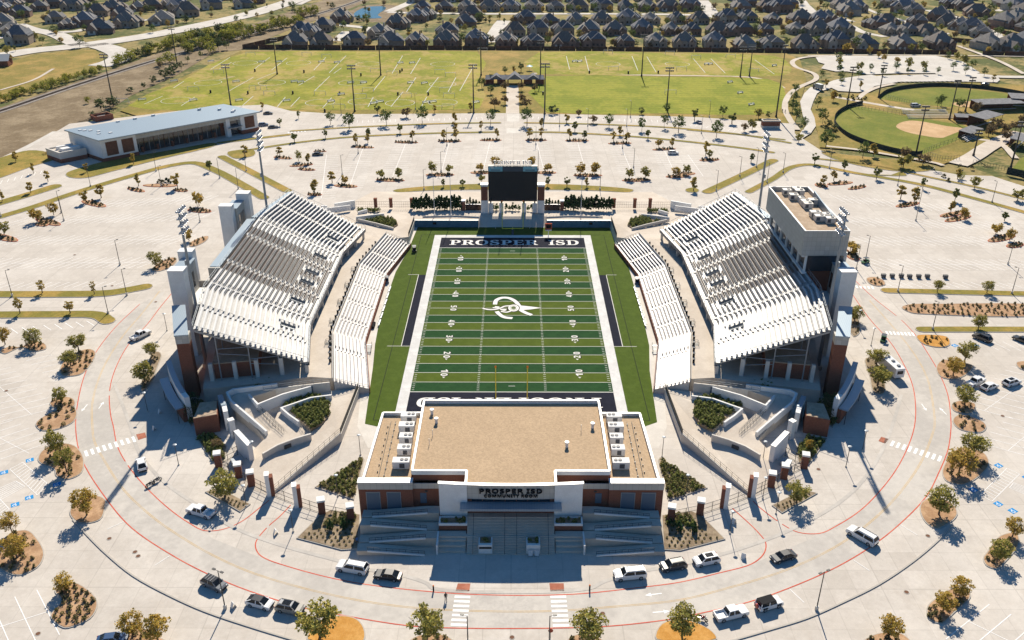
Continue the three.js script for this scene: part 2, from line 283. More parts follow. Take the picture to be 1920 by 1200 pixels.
nb().poly([...smooth(redOuter, 4), ...[[-103.6,-11.5],[-100.7,10.1],[-101.3,21.3],[-99.6,34.5],[-96.6,45.5],[-92.1,55.8],[-89.4,60.8],[-85.4,68.4],[-80.4,75.3],[-73.3,83.2],[-66.3,89.8],[-55.5,98.0],[-41.9,104.7],[-25.1,109.7],[-9.6,111.8],[9.4,112.0],[29.5,109.0],[42.3,105.0],[56.0,97.6],[68.1,89.4],[80.3,76.1],[90.6,60.1],[94.5,51.2],[97.6,41.6],[99.5,31.1],[100.5,20.5],[100.0,6.0]]], .012).struct('road', M.road);
{
  const r = nb(); for (const p of [redOuter, redInner, innerB, innerC, innerD]) { const q = smooth(p, 5); let run = []; for (let i = 0; i < q.length; i++) { run.push(q[i]); if (run.length > 9 || i === q.length - 1) { if (run.length > 1) r.ribbon(run, .21, .026); run = i % 3 ? [q[i]] : []; } } }
  r.struct('fire_lane_line', M.redPaint);
  const y = nb(); const yl = [[-105.2,-11.5],[-104.7,3.5],[-104.7,16.4],[-103.3,31.0],[-101.0,42.3],[-98.0,52.0],[-94.4,60.2],[-91.3,66.4],[-85.6,74.2],[-77.8,83.7],[-69.0,91.9],[-62.5,96.9],[-54.1,102.5],[-44.7,107.4],[-29.7,112.5],[-18.0,114.9],[-5.7,115.8],[6.8,115.8],[18.1,114.7],[28.8,113.2],[37.6,110.4],[49.7,105.6],[61.6,98.6],[72.7,89.3],[81.2,80.2],[87.4,72.3],[93.0,63.7],[95.4,59.5],[98.6,51.2],[102.2,39.8],[103.9,30.2],[104.6,19.6],[104.6,7.0],[104.3,-5.7]];
  for (const d of [-.13, .13]) y.ribbon(offset(smooth(yl, 5), d), .09, .026); y.struct('centre_line', M.yellowPaint);
  const g = smooth([[-96.7,42.3],[-85.5,60.8],[-79.6,71.0],[-70.5,81.1],[-60.3,89.2],[-52.4,94.9],[-43.2,99.4],[-30.5,104.0],[-25.4,106.0],[-18.6,107.6],[-14.6,109.4],[-13.4,110.6],[0.3,111.4],[13.7,110.5],[16.1,109.0],[21.1,106.8],[30.9,104.5],[43.5,99.8],[55.1,93.8],[67.2,84.9],[76.5,74.2],[85.5,60.2],[93.0,46.5]], 4);
  nb().ribbon(g, .75, .03).struct('gutter', M.road);
  const outer = [[[-84.1,92.7],[-78.9,97.6],[-73.6,102.3],[-66.6,107.8],[-58.6,112.5],[-51.4,116.1],[-43.0,119.4],[-35.4,122.1],[-26.8,124.9]], [[84.2,93.7],[79.7,97.9],[72.7,103.6],[64.2,109.5],[56.6,113.7],[49.4,117.3],[42.9,119.7],[37.2,121.7],[29.2,124.4]]];
  outer.forEach((p) => nb().wall(smooth(p, 4), 0, .16, .3).struct('kerb', M.kerb));
}
// painted markings: crossings, arrows, bays
{
  const w = nb();
  const cross = (a, b, n, len, wd) => { for (let i = 0; i < n; i++) { const t = (i + .5) / n, x = a[0] + (b[0] - a[0]) * t, z = a[1] + (b[1] - a[1]) * t; w.box(x, .03, z, len, .008, wd, -Math.atan2(b[1] - a[1], b[0] - a[0]) + Math.PI / 2); } };
  cross([-8.2,112.1], [-8.5,119.4], 7, 2.7, .55); cross([8.2,112], [8.4,119.5], 7, 2.7, .55);
  cross([-91.5,71.4], [-82.4,65.4], 9, 2.4, .6); cross([82.6,66.4], [91.5,72.6], 9, 2.4, .6); cross([102.2,-15.4], [109,-14.3], 6, 2, .6); cross([101.2,14.7], [108.9,15.6], 8, 2, .6);
  cross([-109.4,-192.4], [-100.5,-195.4], 6, 2, .7);
  const arrow = (x, z, a) => { const c = Math.cos(a), s = Math.sin(a), t = (u, v) => [x + u * c + v * s, .03, z - u * s + v * c]; w.quad(t(-1.5, -.12), t(-1.5, .12), t(.4, .12), t(.4, -.12)); w.tri(t(.4, -.45), t(.4, .45), t(1.5, 0)); };
  arrow(-99.3,53.1, -1.6); arrow(-95.9,51.9, 1.6); arrow(24.6,111.9, 3.3); arrow(25.4,115.9, .1); arrow(96.1,52.1, -1.6); arrow(99.8,53.7, 1.7);
  for (const [a, b] of [[[[-76.3,95.3],[-74.1,93.2]]], [[[-63.8,105.1],[-62.0,102.6]]], [[[74.3,93.6],[76.3,96.5]]], [[[62.0,103.3],[63.9,106.0]]], [[[48.4,110.5],[50.0,113.7]]]].map((q) => q[0])) w.ribbon([a, b], .12, .03);
  w.struct('road_marking', M.whitePaint);
  nb().quad(...[[-9.2,109.4], [-7,109.4], [-7.1,111.3], [-9.5,111.3]].map(([x, z]) => [x, .03, z])).quad(...[[6.8,109.3], [9.3,109.3], [9.3,111.2], [6.9,111.3]].map(([x, z]) => [x, .03, z]))
    .quad(...[[-83.1,63.9], [-81.4,63.1], [-80.4,65], [-81.8,66]].map(([x, z]) => [x, .03, z])).quad(...[[81.6,64.2], [83,65], [81.5,66.8], [80.4,65.8]].map(([x, z]) => [x, .03, z])).struct('tactile_paving', M.brickPave);
}
// bays: rows of stripes. a,b = ends of the row, len, side angle
{
  const near = nb(), far = nb();
  const row = (t, a, b, len, skew, both, step = 2.75, wd = .2) => { const dx = b[0] - a[0], dz = b[1] - a[1], L0 = Math.hypot(dx, dz), ux = dx / L0, uz = dz / L0, c = Math.cos(skew), s = Math.sin(skew), vx = ux * c - uz * s, vz = ux * s + uz * c; for (let d = 0; d <= L0; d += step) { const x = a[0] + ux * d, z = a[1] + uz * d; t.ribbon([[both ? x - vx * len : x, both ? z - vz * len : z], [x + vx * len, z + vz * len]], wd, .02); } if (both) t.ribbon([a, b], wd * .8, .021); };
  // left car park beside the stand
  row(far, [-181.3,-51.6], [-111.1,-52.9], 5.4, -.95, true); row(far, [-170.5,-31.9], [-112.9,-33], 5.4, -.95, true); row(far, [-156.9,-12.8], [-117.4,-14.2], 5, -.95, false); row(far, [-178.1,-70.2], [-111,-76], 5.4, -.95, true); row(far, [-157.3,-88.6], [-114.9,-95], 5.2, -.95, true);
  row(near, [-139.7,13.8], [-117.3,8.2], 4.5, .95, false, 2.75);
  row(near, [-131.3,37.3], [-110,56.1], 6, -1.25, true, 3.1, .13); row(near, [-131,24.9], [-110.6,42.4], 6, -1.25, false, 3.1, .13); row(near, [-123.2,58.8], [-103.2,71.1], 6, -1.25, true, 3.1, .13); row(near, [-86.7,121], [-77.3,116], 6.6, 1.35, true, 3.4, .15);
  // right car park
  row(far, [119.4,-52.4], [181,-52.7], 5.4, .95, true); row(far, [110.6,-32.6], [169.8,-32], 5.4, .95, true); row(far, [120.4,-71.5], [177.4,-66.9], 5.4, .95, true); row(far, [124.9,-96.7], [169.8,-83], 5.2, .95, true); row(far, [112.5,-15.1], [155.3,-14.1], 5, -2.2, false);
  row(near, [124.9,19.5], [137.4,20], 5.5, 1.1, false, 2.8, .13); row(near, [109.4,53.5], [134.3,33.6], 6, 1.25, true, 3.1, .13); row(near, [107,69.3], [128.6,51.1], 6, 1.25, true, 3.1, .13); row(near, [76,117.8], [84.6,125.5], 6.6, -1.35, true, 3.4, .15);
  // north car park
  for (const [a, b] of [[[-73.7,-95.8],[-83.1,-155.2]], [[-65.1,-108.8],[-68.4,-164.7]], [[-49.6,-117.0],[-49.9,-172.8]], [[-30.0,-124.2],[-29.8,-174.7]], [[-12.8,-126.5],[-10.8,-176.6]], [[13.3,-126.6],[10.9,-176.7]], [[30.6,-123.8],[30.0,-175.9]], [[49.9,-117.5],[49.4,-171.5]], [[67.3,-121.8],[68.4,-161.8]], [[78.6,-124.7],[77.9,-155.9]]]) row(far, a, b, 5.4, 1.5708, true, 2.75, .22);
  row(far, [-81.9,-216.4], [-9,-224.6], 5, 1.57, false); row(far, [10.3,-224.7], [88.7,-217.3], 5, 1.57, false); row(far, [90.3,-210.8], [125,-190.6], 5, 1.57, false);
  row(far, [-206.3,-112.9], [-196,-127.1], 5, -.95, false); row(far, [180.2,-114.6], [193.8,-95.1], 5, -1, false); row(far, [210.9,-369], [294,-373.2], 5, 1.4, false); row(far, [219.2,-314.6], [288.8,-318.1], 5, 1.4, false);
  near.struct('bay_line', M.whitePaint); far.struct('bay_line', M.faintPaint);
  // accessible bays
  const h = nb(), bl = nb();
  const hatch = (q, n) => { const [a, b, c, d] = q; for (const [p, r] of [[a, b], [b, c], [c, d], [d, a]]) h.ribbon([p, r], .12, .024); for (let i = 1; i < n; i++) { const t = i / n, L2 = (p, r) => [p[0] + (r[0] - p[0]) * t, p[1] + (r[1] - p[1]) * t]; h.ribbon([L2(a, d), L2(b, c)], .12, .024); } };
  hatch([[-104.5,76.7],[-103.0,74.3],[-94.5,81.4],[-94.5,85.3]], 12); hatch([[-103.9,83.8],[-101.2,80.7],[-98.5,82.4],[-101.2,86.9]], 6); hatch([[-102.9,89.6],[-101.5,86.4],[-97.9,89.6],[-99.1,92.8]], 6); hatch([[103.6,75.6],[105.2,77.6],[95.2,86.5],[93.8,84.5]], 12); hatch([[100.8,82.2],[103.5,84.8],[105.8,83.4],[102.5,80.5]], 5);
  h.struct('bay_hatching', M.whitePaint);
  for (const [x, z] of [...[[-101.9,73.5],[-105.1,77.8],[-95.8,86.0],[-97.5,88.2],[-92.3,81.7],[102.3,74.7],[96.0,87.3],[97.8,89.4],[93.2,82.8],[106.1,78.7],[116.8,21.9],[122.4,21.9]]]) bl.base(x, .018, z, 1.5, .008, 1.3, .5);
  bl.struct('accessible_marking', M.bluePaint);
  const wc = nb(); for (const [x, z] of [...[[-101.9,73.5],[-105.1,77.8],[-95.8,86.0],[-97.5,88.2],[-92.3,81.7],[102.3,74.7],[96.0,87.3],[97.8,89.4],[93.2,82.8],[106.1,78.7],[116.8,21.9],[122.4,21.9]]]) { const p = []; for (let i = 0; i <= 9; i++) p.push([x + Math.cos(i * .5 + .4) * .36, z + .16 + Math.sin(i * .5 + .4) * .36]); wc.ribbon(p, .1, .032).ribbon([[x - .1, z - .32], [x - .06, z + .02], [x + .26, z + .04], [x + .36, z + .42]], .11, .034).box(x - .1, .033, z - .46, .16, .004, .16); }
  wc.struct('accessible_symbol', M.whitePaint);
}
[[35.0,98.8],[-77.0,121.0],[-121.4,45.6],[-74.9,98.0],[-68.7,101.6],[-67.7,102.7],[34.4,95.9],[94.2,28.9],[78.2,96.7],[-27.8,119.3],[64.1,76.1],[-143.1,-39.1],[-103.6,-3.8],[-120.9,-14.9],[126.4,19.5],[112.6,55.7],[0.3,121.5],[15.5,116.3],[-79.2,11.6],[68.4,111.2]].sort((a, b) => a[0] - b[0]).forEach(([x, z], i) => { const m = nb().cyl(x, .012, z, .38, .38, .035, 12).build('manhole_cover', M.manhole); nb().cyl(x, .012, z, .5, .5, .025, 12).build('collar', M.kerb, m); tag(m, `round rusty manhole cover, the ${ord(i)} from the left in the pavement`, 'manhole cover', 'manhole covers'); });

// ---------- football field ----------
const YD = .9144, FW = 24.384;
const turfOut = [[-33.5,-64.9],[34.2,-65.5],[34.8,-44.4],[36.8,-31.0],[36.8,3.9],[36.2,22.2],[34.5,35.4],[33.0,58.6],[28.8,61.0],[0.1,63.0],[-28.5,61.2],[-33.1,59.5],[-35.0,33.8],[-36.2,21.6],[-37.1,4.9],[-36.5,-25.7],[-34.5,-44.1]];
nb().poly([[-36.1,-66.0],[36.6,-66.3],[36.5,-48.2],[39.9,-32.3],[39.9,3.9],[38.0,31.3],[34.9,60.4],[31.9,68.6],[-31.0,68.8],[-34.6,60.6],[-37.7,31.6],[-40.7,4.3],[-40.7,-29.8],[-37.8,-47.9]], .012).struct('field_apron', M.whiteCon);
const field = nb().poly(turfOut, .03).struct('football_field', M.turf);
{
  const bz = 60 * YD, bd = 2.45;
  const ring = nb(); ring.box(-FW - bd / 2, .045, 0, bd, .01, 2 * bz + 2 * bd - .01); ring.box(FW + bd / 2, .045, 0, bd, .01, 2 * bz + 2 * bd - .01); ring.box(0, .045, -bz - bd / 2, 2 * FW, .01, bd); ring.box(0, .045, bz + bd / 2, 2 * FW, .01, bd);
  ring.build('field_border', M.fieldWhite, field);
  for (let i = 0; i < 20; i++) { const z0 = (-50 + i * 5) * YD, k = Math.min(i, 19 - i), m = k % 2 === 0 && k < 9 ? M.turfDark : M.turfMid; nb().box(0, .042, z0 + 2.5 * YD, 2 * FW - .02, .008, 5 * YD - .01).build('turf_band', m, field); }
  for (const s of [-1, 1]) nb().box(0, .043, s * 55 * YD, 2 * FW - .02, .01, 10 * YD - .3).build('end_zone', M.navy, field);
  for (let i = 0; i <= 20; i++) nb().box(0, .05, (-50 + i * 5) * YD, 2 * FW - .02, .01, i % 20 ? .13 : .22).build('yard_line', M.numWhite, field);
  const hash = nb(); for (let y = -49; y < 50; y++) { if (y % 5 === 0) { for (const x of [-1, 1]) hash.box(x * 8.13, .056, y * YD, .16, .006, .5); continue; } for (const x of [-FW + .6, -8.13, 8.13, FW - .6]) hash.box(x, .053, y * YD, .62, .01, .11); }
  for (const z of [-47, 47]) hash.box(0, .053, z * YD, 1.6, .01, .12);
  const hs = hash.build('hash_mark', M.numWhite, field); hs.userData.kind = 'stuff';
  for (const s of [-1, 1]) for (const [n, zs] of [[10, [-40, 40]], [20, [-30, 30]], [30, [-20, 20]], [40, [-10, 10]], [50, [0]]]) for (const yd of zs) {
    const x = s * (FW - 7.6), z = yd * YD, t = nb(), rot = s < 0 ? -Math.PI / 2 : Math.PI / 2;
    t.add(flatText(String(n)[0], sans, 1.15, 1.75, .052, x, z - 1.0 * (s < 0 ? 1 : -1), rot)); t.add(flatText('0', sans, 1.15, 1.75, .052, x, z + 1.0 * (s < 0 ? 1 : -1), rot));
    if (n !== 50) { const e = Math.sign(yd); t.tri([x + s * .45 - .45 * s, .055, z + e * 2.0], [x + .42, .055, z + e * 2.0], [x, .055, z + e * 2.75]); t.tri([x - .42, .055, z + e * 2.0], [x + .42, .055, z + e * 2.0], [x, .055, z + e * 2.7]); }
    const dk = nb(); dk.add(flatText(String(n)[0], sans, 1.4, 2.0, .0505, x + .12, z - 1.0 * (s < 0 ? 1 : -1) + .1, rot, .001)); dk.add(flatText('0', sans, 1.4, 2.0, .0505, x + .12, z + 1.0 * (s < 0 ? 1 : -1) + .1, rot, .001));
    const q = t.build('yard_number', M.numWhite, field); dk.build('number_outline', M.black, q);
  }
  for (const s of [-1, 1]) { const t = nb(); t.add(flatText('PROSPER', font, 29.8, 4.4, .055, s * 6.35, s * 55.2 * YD, s < 0 ? 0 : Math.PI)); t.add(flatText('ISD', font, 10.2, 4.4, .055, s * -17.2, s * 55.2 * YD, s < 0 ? 0 : Math.PI)); t.build('end_zone_lettering', M.numWhite, field); }
  // sideline boxes and thin black lines on the turf
  const sl = nb(), wl = nb(); for (const s of [-1, 1]) { nb().box(s * (FW + bd + 1.1), .045, -.4, 2.2, .01, 46).build('team_box', M.navy, field); wl.ribbon([[s * (FW + bd + 2.3), -23.6], [s * (FW + bd + 2.3), 22.8]], .16, .05).ribbon([[s * (FW + bd), 22.8], [s * (FW + bd + 6), 22.8]], .16, .05).ribbon([[s * (FW + bd + 2.3), -23.6], [s * (FW + bd + 5.5), -23.6]], .16, .05); sl.ribbon([[s * (FW + bd + .1), -57.5], [s * (FW + bd + 4.6), -57.5], [s * (FW + bd + 4.6), 58], [s * (FW + bd), 58]], .14, .05); }
  sl.build('turf_line', M.black, field); wl.build('team_box_line', M.numWhite, field);
  // midfield emblem: a looped band round a horizontal spur
  const em = nb(), out = nb();
  const band = (t, pts, w, y, tw = w) => { const q = smooth(pts, 8), n = q.length, A = offset(q, w / 2), C = offset(q, -w / 2); for (let i = 0; i + 1 < n; i++) t.quad([C[i][0], y, C[i][1]], [C[i + 1][0], y, C[i + 1][1]], [A[i + 1][0], y, A[i + 1][1]], [A[i][0], y, A[i][1]]); };
  const loop = [[-5.0,-2.4],[-4.6,-5.3],[-3.0,-6.9],[-1.2,-6.8],[0.6,-5.0],[1.8,-2.1],[2.2,0.7],[3.6,2.7],[5.5,4.4]], tail = [[-4.4,2.1],[-3.5,4.1],[-2.1,5.8],[0.1,6.4]];
  const strand = [[[-8.5,0.0],[-6.9,0.9],[-5.1,0.9],[-3.4,0.0],[-2.2,-1.2],[-0.5,-1.6]], [[-5.6,-0.3],[-4.3,-0.2],[-3.9,-0.7],[-5.0,-1.0]], [[-3.4,0.7],[-2.2,1.5],[-1.9,1.0],[-2.9,0.7]], [[-3.2,2.1],[-1.6,2.6],[-0.4,1.9]]];
  band(out, loop, 1.7, .056); band(out, tail, 1.7, .056); band(em, loop, 1.25, .06); band(em, tail, 1.25, .06);
  strand.forEach((p, i) => { band(out, p, 1.15, .0575); band(em, p, .62, .0615); });
  const star = [[2.2,-1.8], [5.3,-1.1], [8.5,-0.2], [5.3,0.8], [2.2,1.4]]; em.poly(star, .0622); out.poly(inset(star, -.25), .0583);
  const ring2 = (x, z, a, b, t, y) => { const n = 22; for (let i = 0; i < n; i++) { const p = (k, r) => { const an = k / n * 6.2832; return [x + Math.cos(an) * a * r, y, z + Math.sin(an) * b * r]; }; t.quad(p(i, 1), p(i + 1, 1), p(i + 1, .72), p(i, .72)); } };
  { const [x, z] = [0.4,-0.1]; for (const r of [1.55, 1.0]) ring2(x, z, r, r * 1.45, em, .064 + r * .001); ring2(x, z, 1.8, 2.6, out, .0602); }
  out.build('emblem_outline', M.black, field); em.build('emblem', M.numWhite, field);
}
// goal posts, seen from the south the near one stands on the goal line side of the end zone
for (const s of [-1, 1]) {
  const t = thing('goal_post', s < 0 ? 'yellow football goal post before the far blue wall, under the scoreboard' : 'yellow football goal post rising behind the near roof parapet', 'goal post', 0, 0, s * 57.4, s < 0 ? 0 : Math.PI, 'goal posts');
  nb().tube([0, 3.05, .0], [0, 3.05, 1.6], .1).tube([0, .06, -.4], [0, 2.6, -.4], .12).tube([0, 2.6, -.4], [0, 3.05, 0], .1).build('gooseneck', M.yellowPole, t);
  nb().tube([-3.56, 3.05, 1.6], [3.56, 3.05, 1.6], .12).build('crossbar', M.yellowPole, t);
  for (const x of [-3.56, 3.56]) { const u = nb().tube([x, 3.05, 1.6], [x, 12.6, 1.6], .12).build('upright', M.yellowPole, t); nb().box(x, 12.7, 1.6, .4, .6, .08).build('ribbon', M.orange, u); }
  nb().base(0, .06, -.4, .7, 1.9, .7).build('pad', M.fascia, t);
}

// ---------- concourses and stands ----------
const KA = 10.7 * Math.PI / 180, CO = 4;
function SP(s, u, r, x0 = 51.9, zk0 = 24.5, len = 19.85) {      // plan point on a stand: u along its front, r outward
  const zk = zk0 + r * Math.tan(KA / 2), a = Math.abs(u), sg = Math.sign(u) || 1;
  if (a <= zk0) return [s * (x0 + r), u / zk0 * zk];
  const t = (a - zk0) / len, K = [x0 + r, zk], E0 = [x0 - Math.sin(KA) * len, zk0 + Math.cos(KA) * len], E1 = [E0[0] + Math.cos(KA) * r, E0[1] + Math.sin(KA) * r];
  return [s * (K[0] + (E1[0] - K[0]) * t), sg * (K[1] + (E1[1] - K[1]) * t)];
}
const UE = 24.5 + 19.85;
function span(u1, u2, kink = 24.5) { const c = [u1]; for (const k of [-kink, kink]) if (u1 < k - .01 && u2 > k + .01) c.push(k); c.push(u2); return c.slice(0, -1).map((v, i) => [v, c[i + 1]]); }
function stand(s) {
  const side = s < 0 ? 'left' : 'right', t = thing('grandstand', s < 0 ? 'large raised white grandstand left of the football field' : 'large raised white grandstand right of the field, below the press box', 'grandstand', 0, 0, 0, 0, 'raised grandstands beside the field');
  const N = 21, D = 1.115, R = .525, Y0 = 7.35, r0 = 1.3;
  const aisles = [-34.2, -21, -8.8, 8.8, 21, 34.2], vom = [-29, -15, -3.4, 3.4, 15, 29.5], VW = 1.25;
  const deck = nb();
  const put = (g, u1, u2, ra, rb, ya, yb) => { for (const [a, b] of span(u1, u2)) { const p = SP(s, a, ra), q = SP(s, b, ra), p2 = SP(s, a, rb), q2 = SP(s, b, rb); g.quad([p[0], ya, p[1]], [q[0], ya, q[1]], [q2[0], yb, q2[1]], [p2[0], yb, p2[1]]); } };
  const gaps = (k) => { let c = [[-UE, UE]]; if (k >= 2 && k < 5) for (const v of vom) c = c.flatMap(([a, b]) => (v > a && v < b ? [[a, v - VW], [v + VW, b]] : [[a, b]])); return c; };
  put(deck, -UE, UE, 0, r0, Y0, Y0);
  for (let k = 0; k < N; k++) { const y = Y0 + (k + 1) * R, r = r0 + k * D; for (const [a, b] of gaps(k)) { put(deck, a, b, r + .5, r + .5, y - R, y - .03); put(deck, a, b, r, r, y - .07, y); put(deck, a, b, r, r + D + (k < N - 1 ? .5 : 0), y, y); } }
  deck.build('deck', M.alu, t);
  for (let k = 0; k < N; k++) {                // benches, one per row and block
    const y = Y0 + (k + 1) * R, r = r0 + k * D + .27;
    let cuts = [-UE + .35, ...aisles.flatMap((a) => [a - .62, a + .62]), UE - .35], seg = []; for (let i = 0; i < cuts.length; i += 2) seg.push([cuts[i], cuts[i + 1]]);
    if (k >= 1 && k < 6) for (const v of vom) seg = seg.flatMap(([a, b]) => (v > a && v < b ? [[a, v - VW - .4], [v + VW + .4, b]] : [[a, b]]));
    for (const [a, b] of seg) {
      if (b - a < .8) continue;
      const g = nb(), back = nb(); let has = false;
      for (const [p, q] of span(a, b)) {
        const A = SP(s, p, r), C = SP(s, q, r), L0 = Math.hypot(C[0] - A[0], C[1] - A[1]), ry = Math.atan2(C[0] - A[0], C[1] - A[1]), mx = (A[0] + C[0]) / 2, mz = (A[1] + C[1]) / 2;
        g.box(mx, y + .43, mz, .4, .06, L0, ry); for (const f of [-.42, 0, .42]) g.box(mx + Math.sin(ry) * f * L0, y + .2, mz + Math.cos(ry) * f * L0, .22, .4, .06, ry);
        const lo = Math.max(Math.min(p, q), -14.2), hi = Math.min(Math.max(p, q), 14.2);
        if (hi - lo > .8) { for (let v = lo + .06; v + .5 <= hi; v += .56) { const c1 = SP(s, v, r + .16), c2 = SP(s, v + .5, r + .16); back.box((c1[0] + c2[0]) / 2, y + .7, (c1[1] + c2[1]) / 2, .06, .52, Math.hypot(c2[0] - c1[0], c2[1] - c1[1]), Math.atan2(c2[0] - c1[0], c2[1] - c1[1])); const d1 = SP(s, v + .25, r - .02); back.box(d1[0], y + .485, d1[1], .3, .05, .5, 0); } has = true; }
      }
      const m = g.build('bench', M.bench, t); if (has) back.build('seat_back', M.seatBack, m);
    }
  }
  for (const a of aisles) {                    // aisle half-steps and handrail posts
    const g = nb(), h = nb(); for (let k = 0; k < N; k++) { const y = Y0 + k * R, r = r0 + k * D, [x, z] = SP(s, a, r - .22); g.box(x, y + R / 4, z, .5, R / 2, 1.1, 0); if (k % 2 === 0) { const [x2, z2] = SP(s, a, r + .3); h.tube([x2, y + R, z2], [x2, y + R + .9, z2], .035, .035, 5); const [x3, z3] = SP(s, a, r + 1.2); h.tube([x2, y + R + .9, z2], [x3, y + R * 2 + .9, z3], .035, .035, 5); } }
    g.build('aisle_step', M.alu, t).userData.kind = 'stuff'; h.build('handrail', M.darkSteel, t);
  }
  for (const v of vom) {                       // stair openings: lined shaft with guard rails
    const g = nb(), rl = nb(), ra = r0 + 2 * D, rb = r0 + 5 * D, c = [[v - VW, ra], [v - VW, rb], [v + VW, rb], [v + VW, ra]].map(([u, r]) => SP(s, u, r)), yt = [Y0 + 2 * R, Y0 + 5 * R, Y0 + 5 * R, Y0 + 2 * R], yb = Y0 - 2.4;
    for (const [i, j] of [[0, 1], [1, 2], [2, 3]]) g.quad([c[i][0], yb, c[i][1]], [c[j][0], yb, c[j][1]], [c[j][0], yt[j] + .35, c[j][1]], [c[i][0], yt[i] + .35, c[i][1]]);
    const st = nb(); for (let k = 0; k < 9; k++) { const f = k / 9, x = c[0][0] + (c[1][0] - c[0][0]) * f + (c[3][0] - c[0][0]) / 2, z = c[0][1] + (c[1][1] - c[0][1]) * f + (c[3][1] - c[0][1]) / 2; st.box(x, Y0 + 2 * R - .2 - k * .26, z, .5, .08, 2 * VW - .1, 0); }
    for (const [i, j] of [[0, 1], [1, 2], [2, 3]]) { const A = [c[i][0], yt[i] + 1.05, c[i][1]], C = [c[j][0], yt[j] + 1.05, c[j][1]]; rl.tube(A, C, .045).tube([A[0], A[1] - .45, A[2]], [C[0], C[1] - .45, C[2]], .03).tube([A[0], yt[i], A[2]], A, .045).tube([C[0], yt[j], C[2]], C, .045); }
    const m = g.build('stair_opening', M.steel, t); st.build('stair', M.alu, m); rl.build('guard_rail', M.galv, m);
  }
  // fascia, rails, structure
  const fa = nb(), ra = nb(), col = nb(), rk = nb();
  put(fa, -UE, UE, -.04, -.04, Y0 - 1.0, Y0 + .05); put(fa, -UE, UE, -.04, .5, Y0 - 1.0, Y0 - 1.0); fa.build('fascia', M.fascia, t);
  const topY = Y0 + N * R, rT = r0 + N * D;
  for (const [h, r, y] of [[1.1, .05, Y0], [.55, .05, Y0], [1.4, rT + .1, topY], [.75, rT + .1, topY]]) for (const [a, b] of span(-UE, UE)) { const A = SP(s, a, r), C = SP(s, b, r); ra.tube([A[0], y + h, A[1]], [C[0], y + h, C[1]], .05); }
  for (let u = -UE; u <= UE + .01; u += UE / 18) { const A = SP(s, u, .05), C = SP(s, u, rT + .1); ra.tube([A[0], Y0, A[1]], [A[0], Y0 + 1.1, A[1]], .04).tube([C[0], topY, C[1]], [C[0], topY + 1.4, C[1]], .04); }
  for (const e of [-1, 1]) { const A = SP(s, e * UE, 0), C = SP(s, e * UE, rT); ra.tube([A[0], Y0 + 1.1, A[1]], [C[0], topY + 1.1, C[1]], .05); for (let k = 0; k <= N; k += 2) { const q = SP(s, e * UE, r0 + k * D); ra.tube([q[0], Y0 + k * R, q[1]], [q[0], Y0 + k * R + 1.15, q[1]], .035); } }
  ra.build('guard_rail', M.galv, t);
  for (let i = 0; i < 13; i++) { const u = -UE + .6 + i * (2 * UE - 1.2) / 12; for (const r of [.7, 7, 13.5, 20.5]) { const [x, z] = SP(s, u, r), y = Y0 - .5 + Math.max(0, (r - r0) / D) * R - .3; if (r < 1) nb().base(x, CO, z, .7, y - CO - .3, .7).build('column', M.whiteCon, t); else rk.tube([x, CO, z], [x, y, z], .16); }
    const A = SP(s, u, .2), C = SP(s, u, rT); rk.bar([A[0], Y0 - .75, A[1]], [C[0], topY - .75, C[1]], .25, .5); for (const [ra2, rb2] of [[7, 13.5], [13.5, 20.5]]) { const a = SP(s, u, ra2), b = SP(s, u, rb2), f = (r) => Y0 - .5 + (r - r0) / D * R - .3; rk.tube([a[0], f(ra2), a[1]], [b[0], f(rb2) - 3.2, b[1]], .09).tube([a[0], f(ra2) - 2.2, a[1]], [b[0], f(rb2) - 4.4, b[1]], .09); } }
  rk.build('steel_frame', M.steel, t);
  // rooms below the stand
  const room = nb(), roof = nb(); { const p = [[-UE + 1, 12], [-24.5, 12], [24.5, 12], [UE - 1.5, 12], [UE - 1.5, 22], [24.5, 22], [-24.5, 22], [-UE + 1, 22]].map(([u, r]) => SP(s, u, r)); room.prism(p, CO, 8); roof.prism(inset(p, -.2), 8, 8.25); }
  room.build('room_wall', M.brick, t); roof.build('room_roof', M.roofTan, t);
  for (const r of [6.5, 12.2, 17.2, 22.6]) { const [x, z] = SP(s, UE - .9, r); nb().base(x, CO, z, .9, 4.6, .9, s * -KA).build('pier', M.whiteCon, t); }
  return t;
}
// concourse decks under and in front of the stands, with the northern plaza
for (const s of [-1, 1]) {
  const c = [SP(s, -44, -5.3), SP(s, -24.5, -5.35), SP(s, 24.5, -5.35), SP(s, UE + 3.2, -5.3), SP(s, UE + 1.5, 0), SP(s, UE + 2.2, 12), SP(s, UE + 2.4, 24.4), SP(s, 24.5, 26), SP(s, -24.5, 26), SP(s, -UE - 2, 24.4)];
  nb().prism(c, .0, CO).struct('concourse', M.walk);
}
{ const N = [[-34.4, -65], [34.4, -65]]; const nz = [[-62, 2.4, -84], [62, 2.4, -84]];
  for (const s of [-1, 1]) { const a = SP(s, -44, -5.3), b = SP(s, -UE - 2, 24.4); nb().slab([[s * 34.9, 2.4, -65.1], [s * 34.9, 2.6, -49], [a[0] - s * .3, 3.95, a[1]], [b[0], 3.9, b[1]], [s * 66, 2.4, -68], [s * 62, 2.2, -80], [s * 55, 0, -104], [s * 12, 0, -104], [s * 12, 2.4, -80], [s * 12, 2.4, -65.1]], 0).struct('plaza', M.walk); }
  nb().slab([[-12.02, 2.4, -80], [-12.02, 0, -104], [12.02, 0, -104], [12.02, 2.4, -80], [12.02, 2.4, -69.5], [-12.02, 2.4, -69.5]], 0).slab([[-12.02, 2.38, -69.5], [12.02, 2.38, -69.5], [12.02, .02, -65], [-12.02, .02, -65]], 0).struct('plaza', M.walk); }
for (const s of [-1, 1]) stand(s);

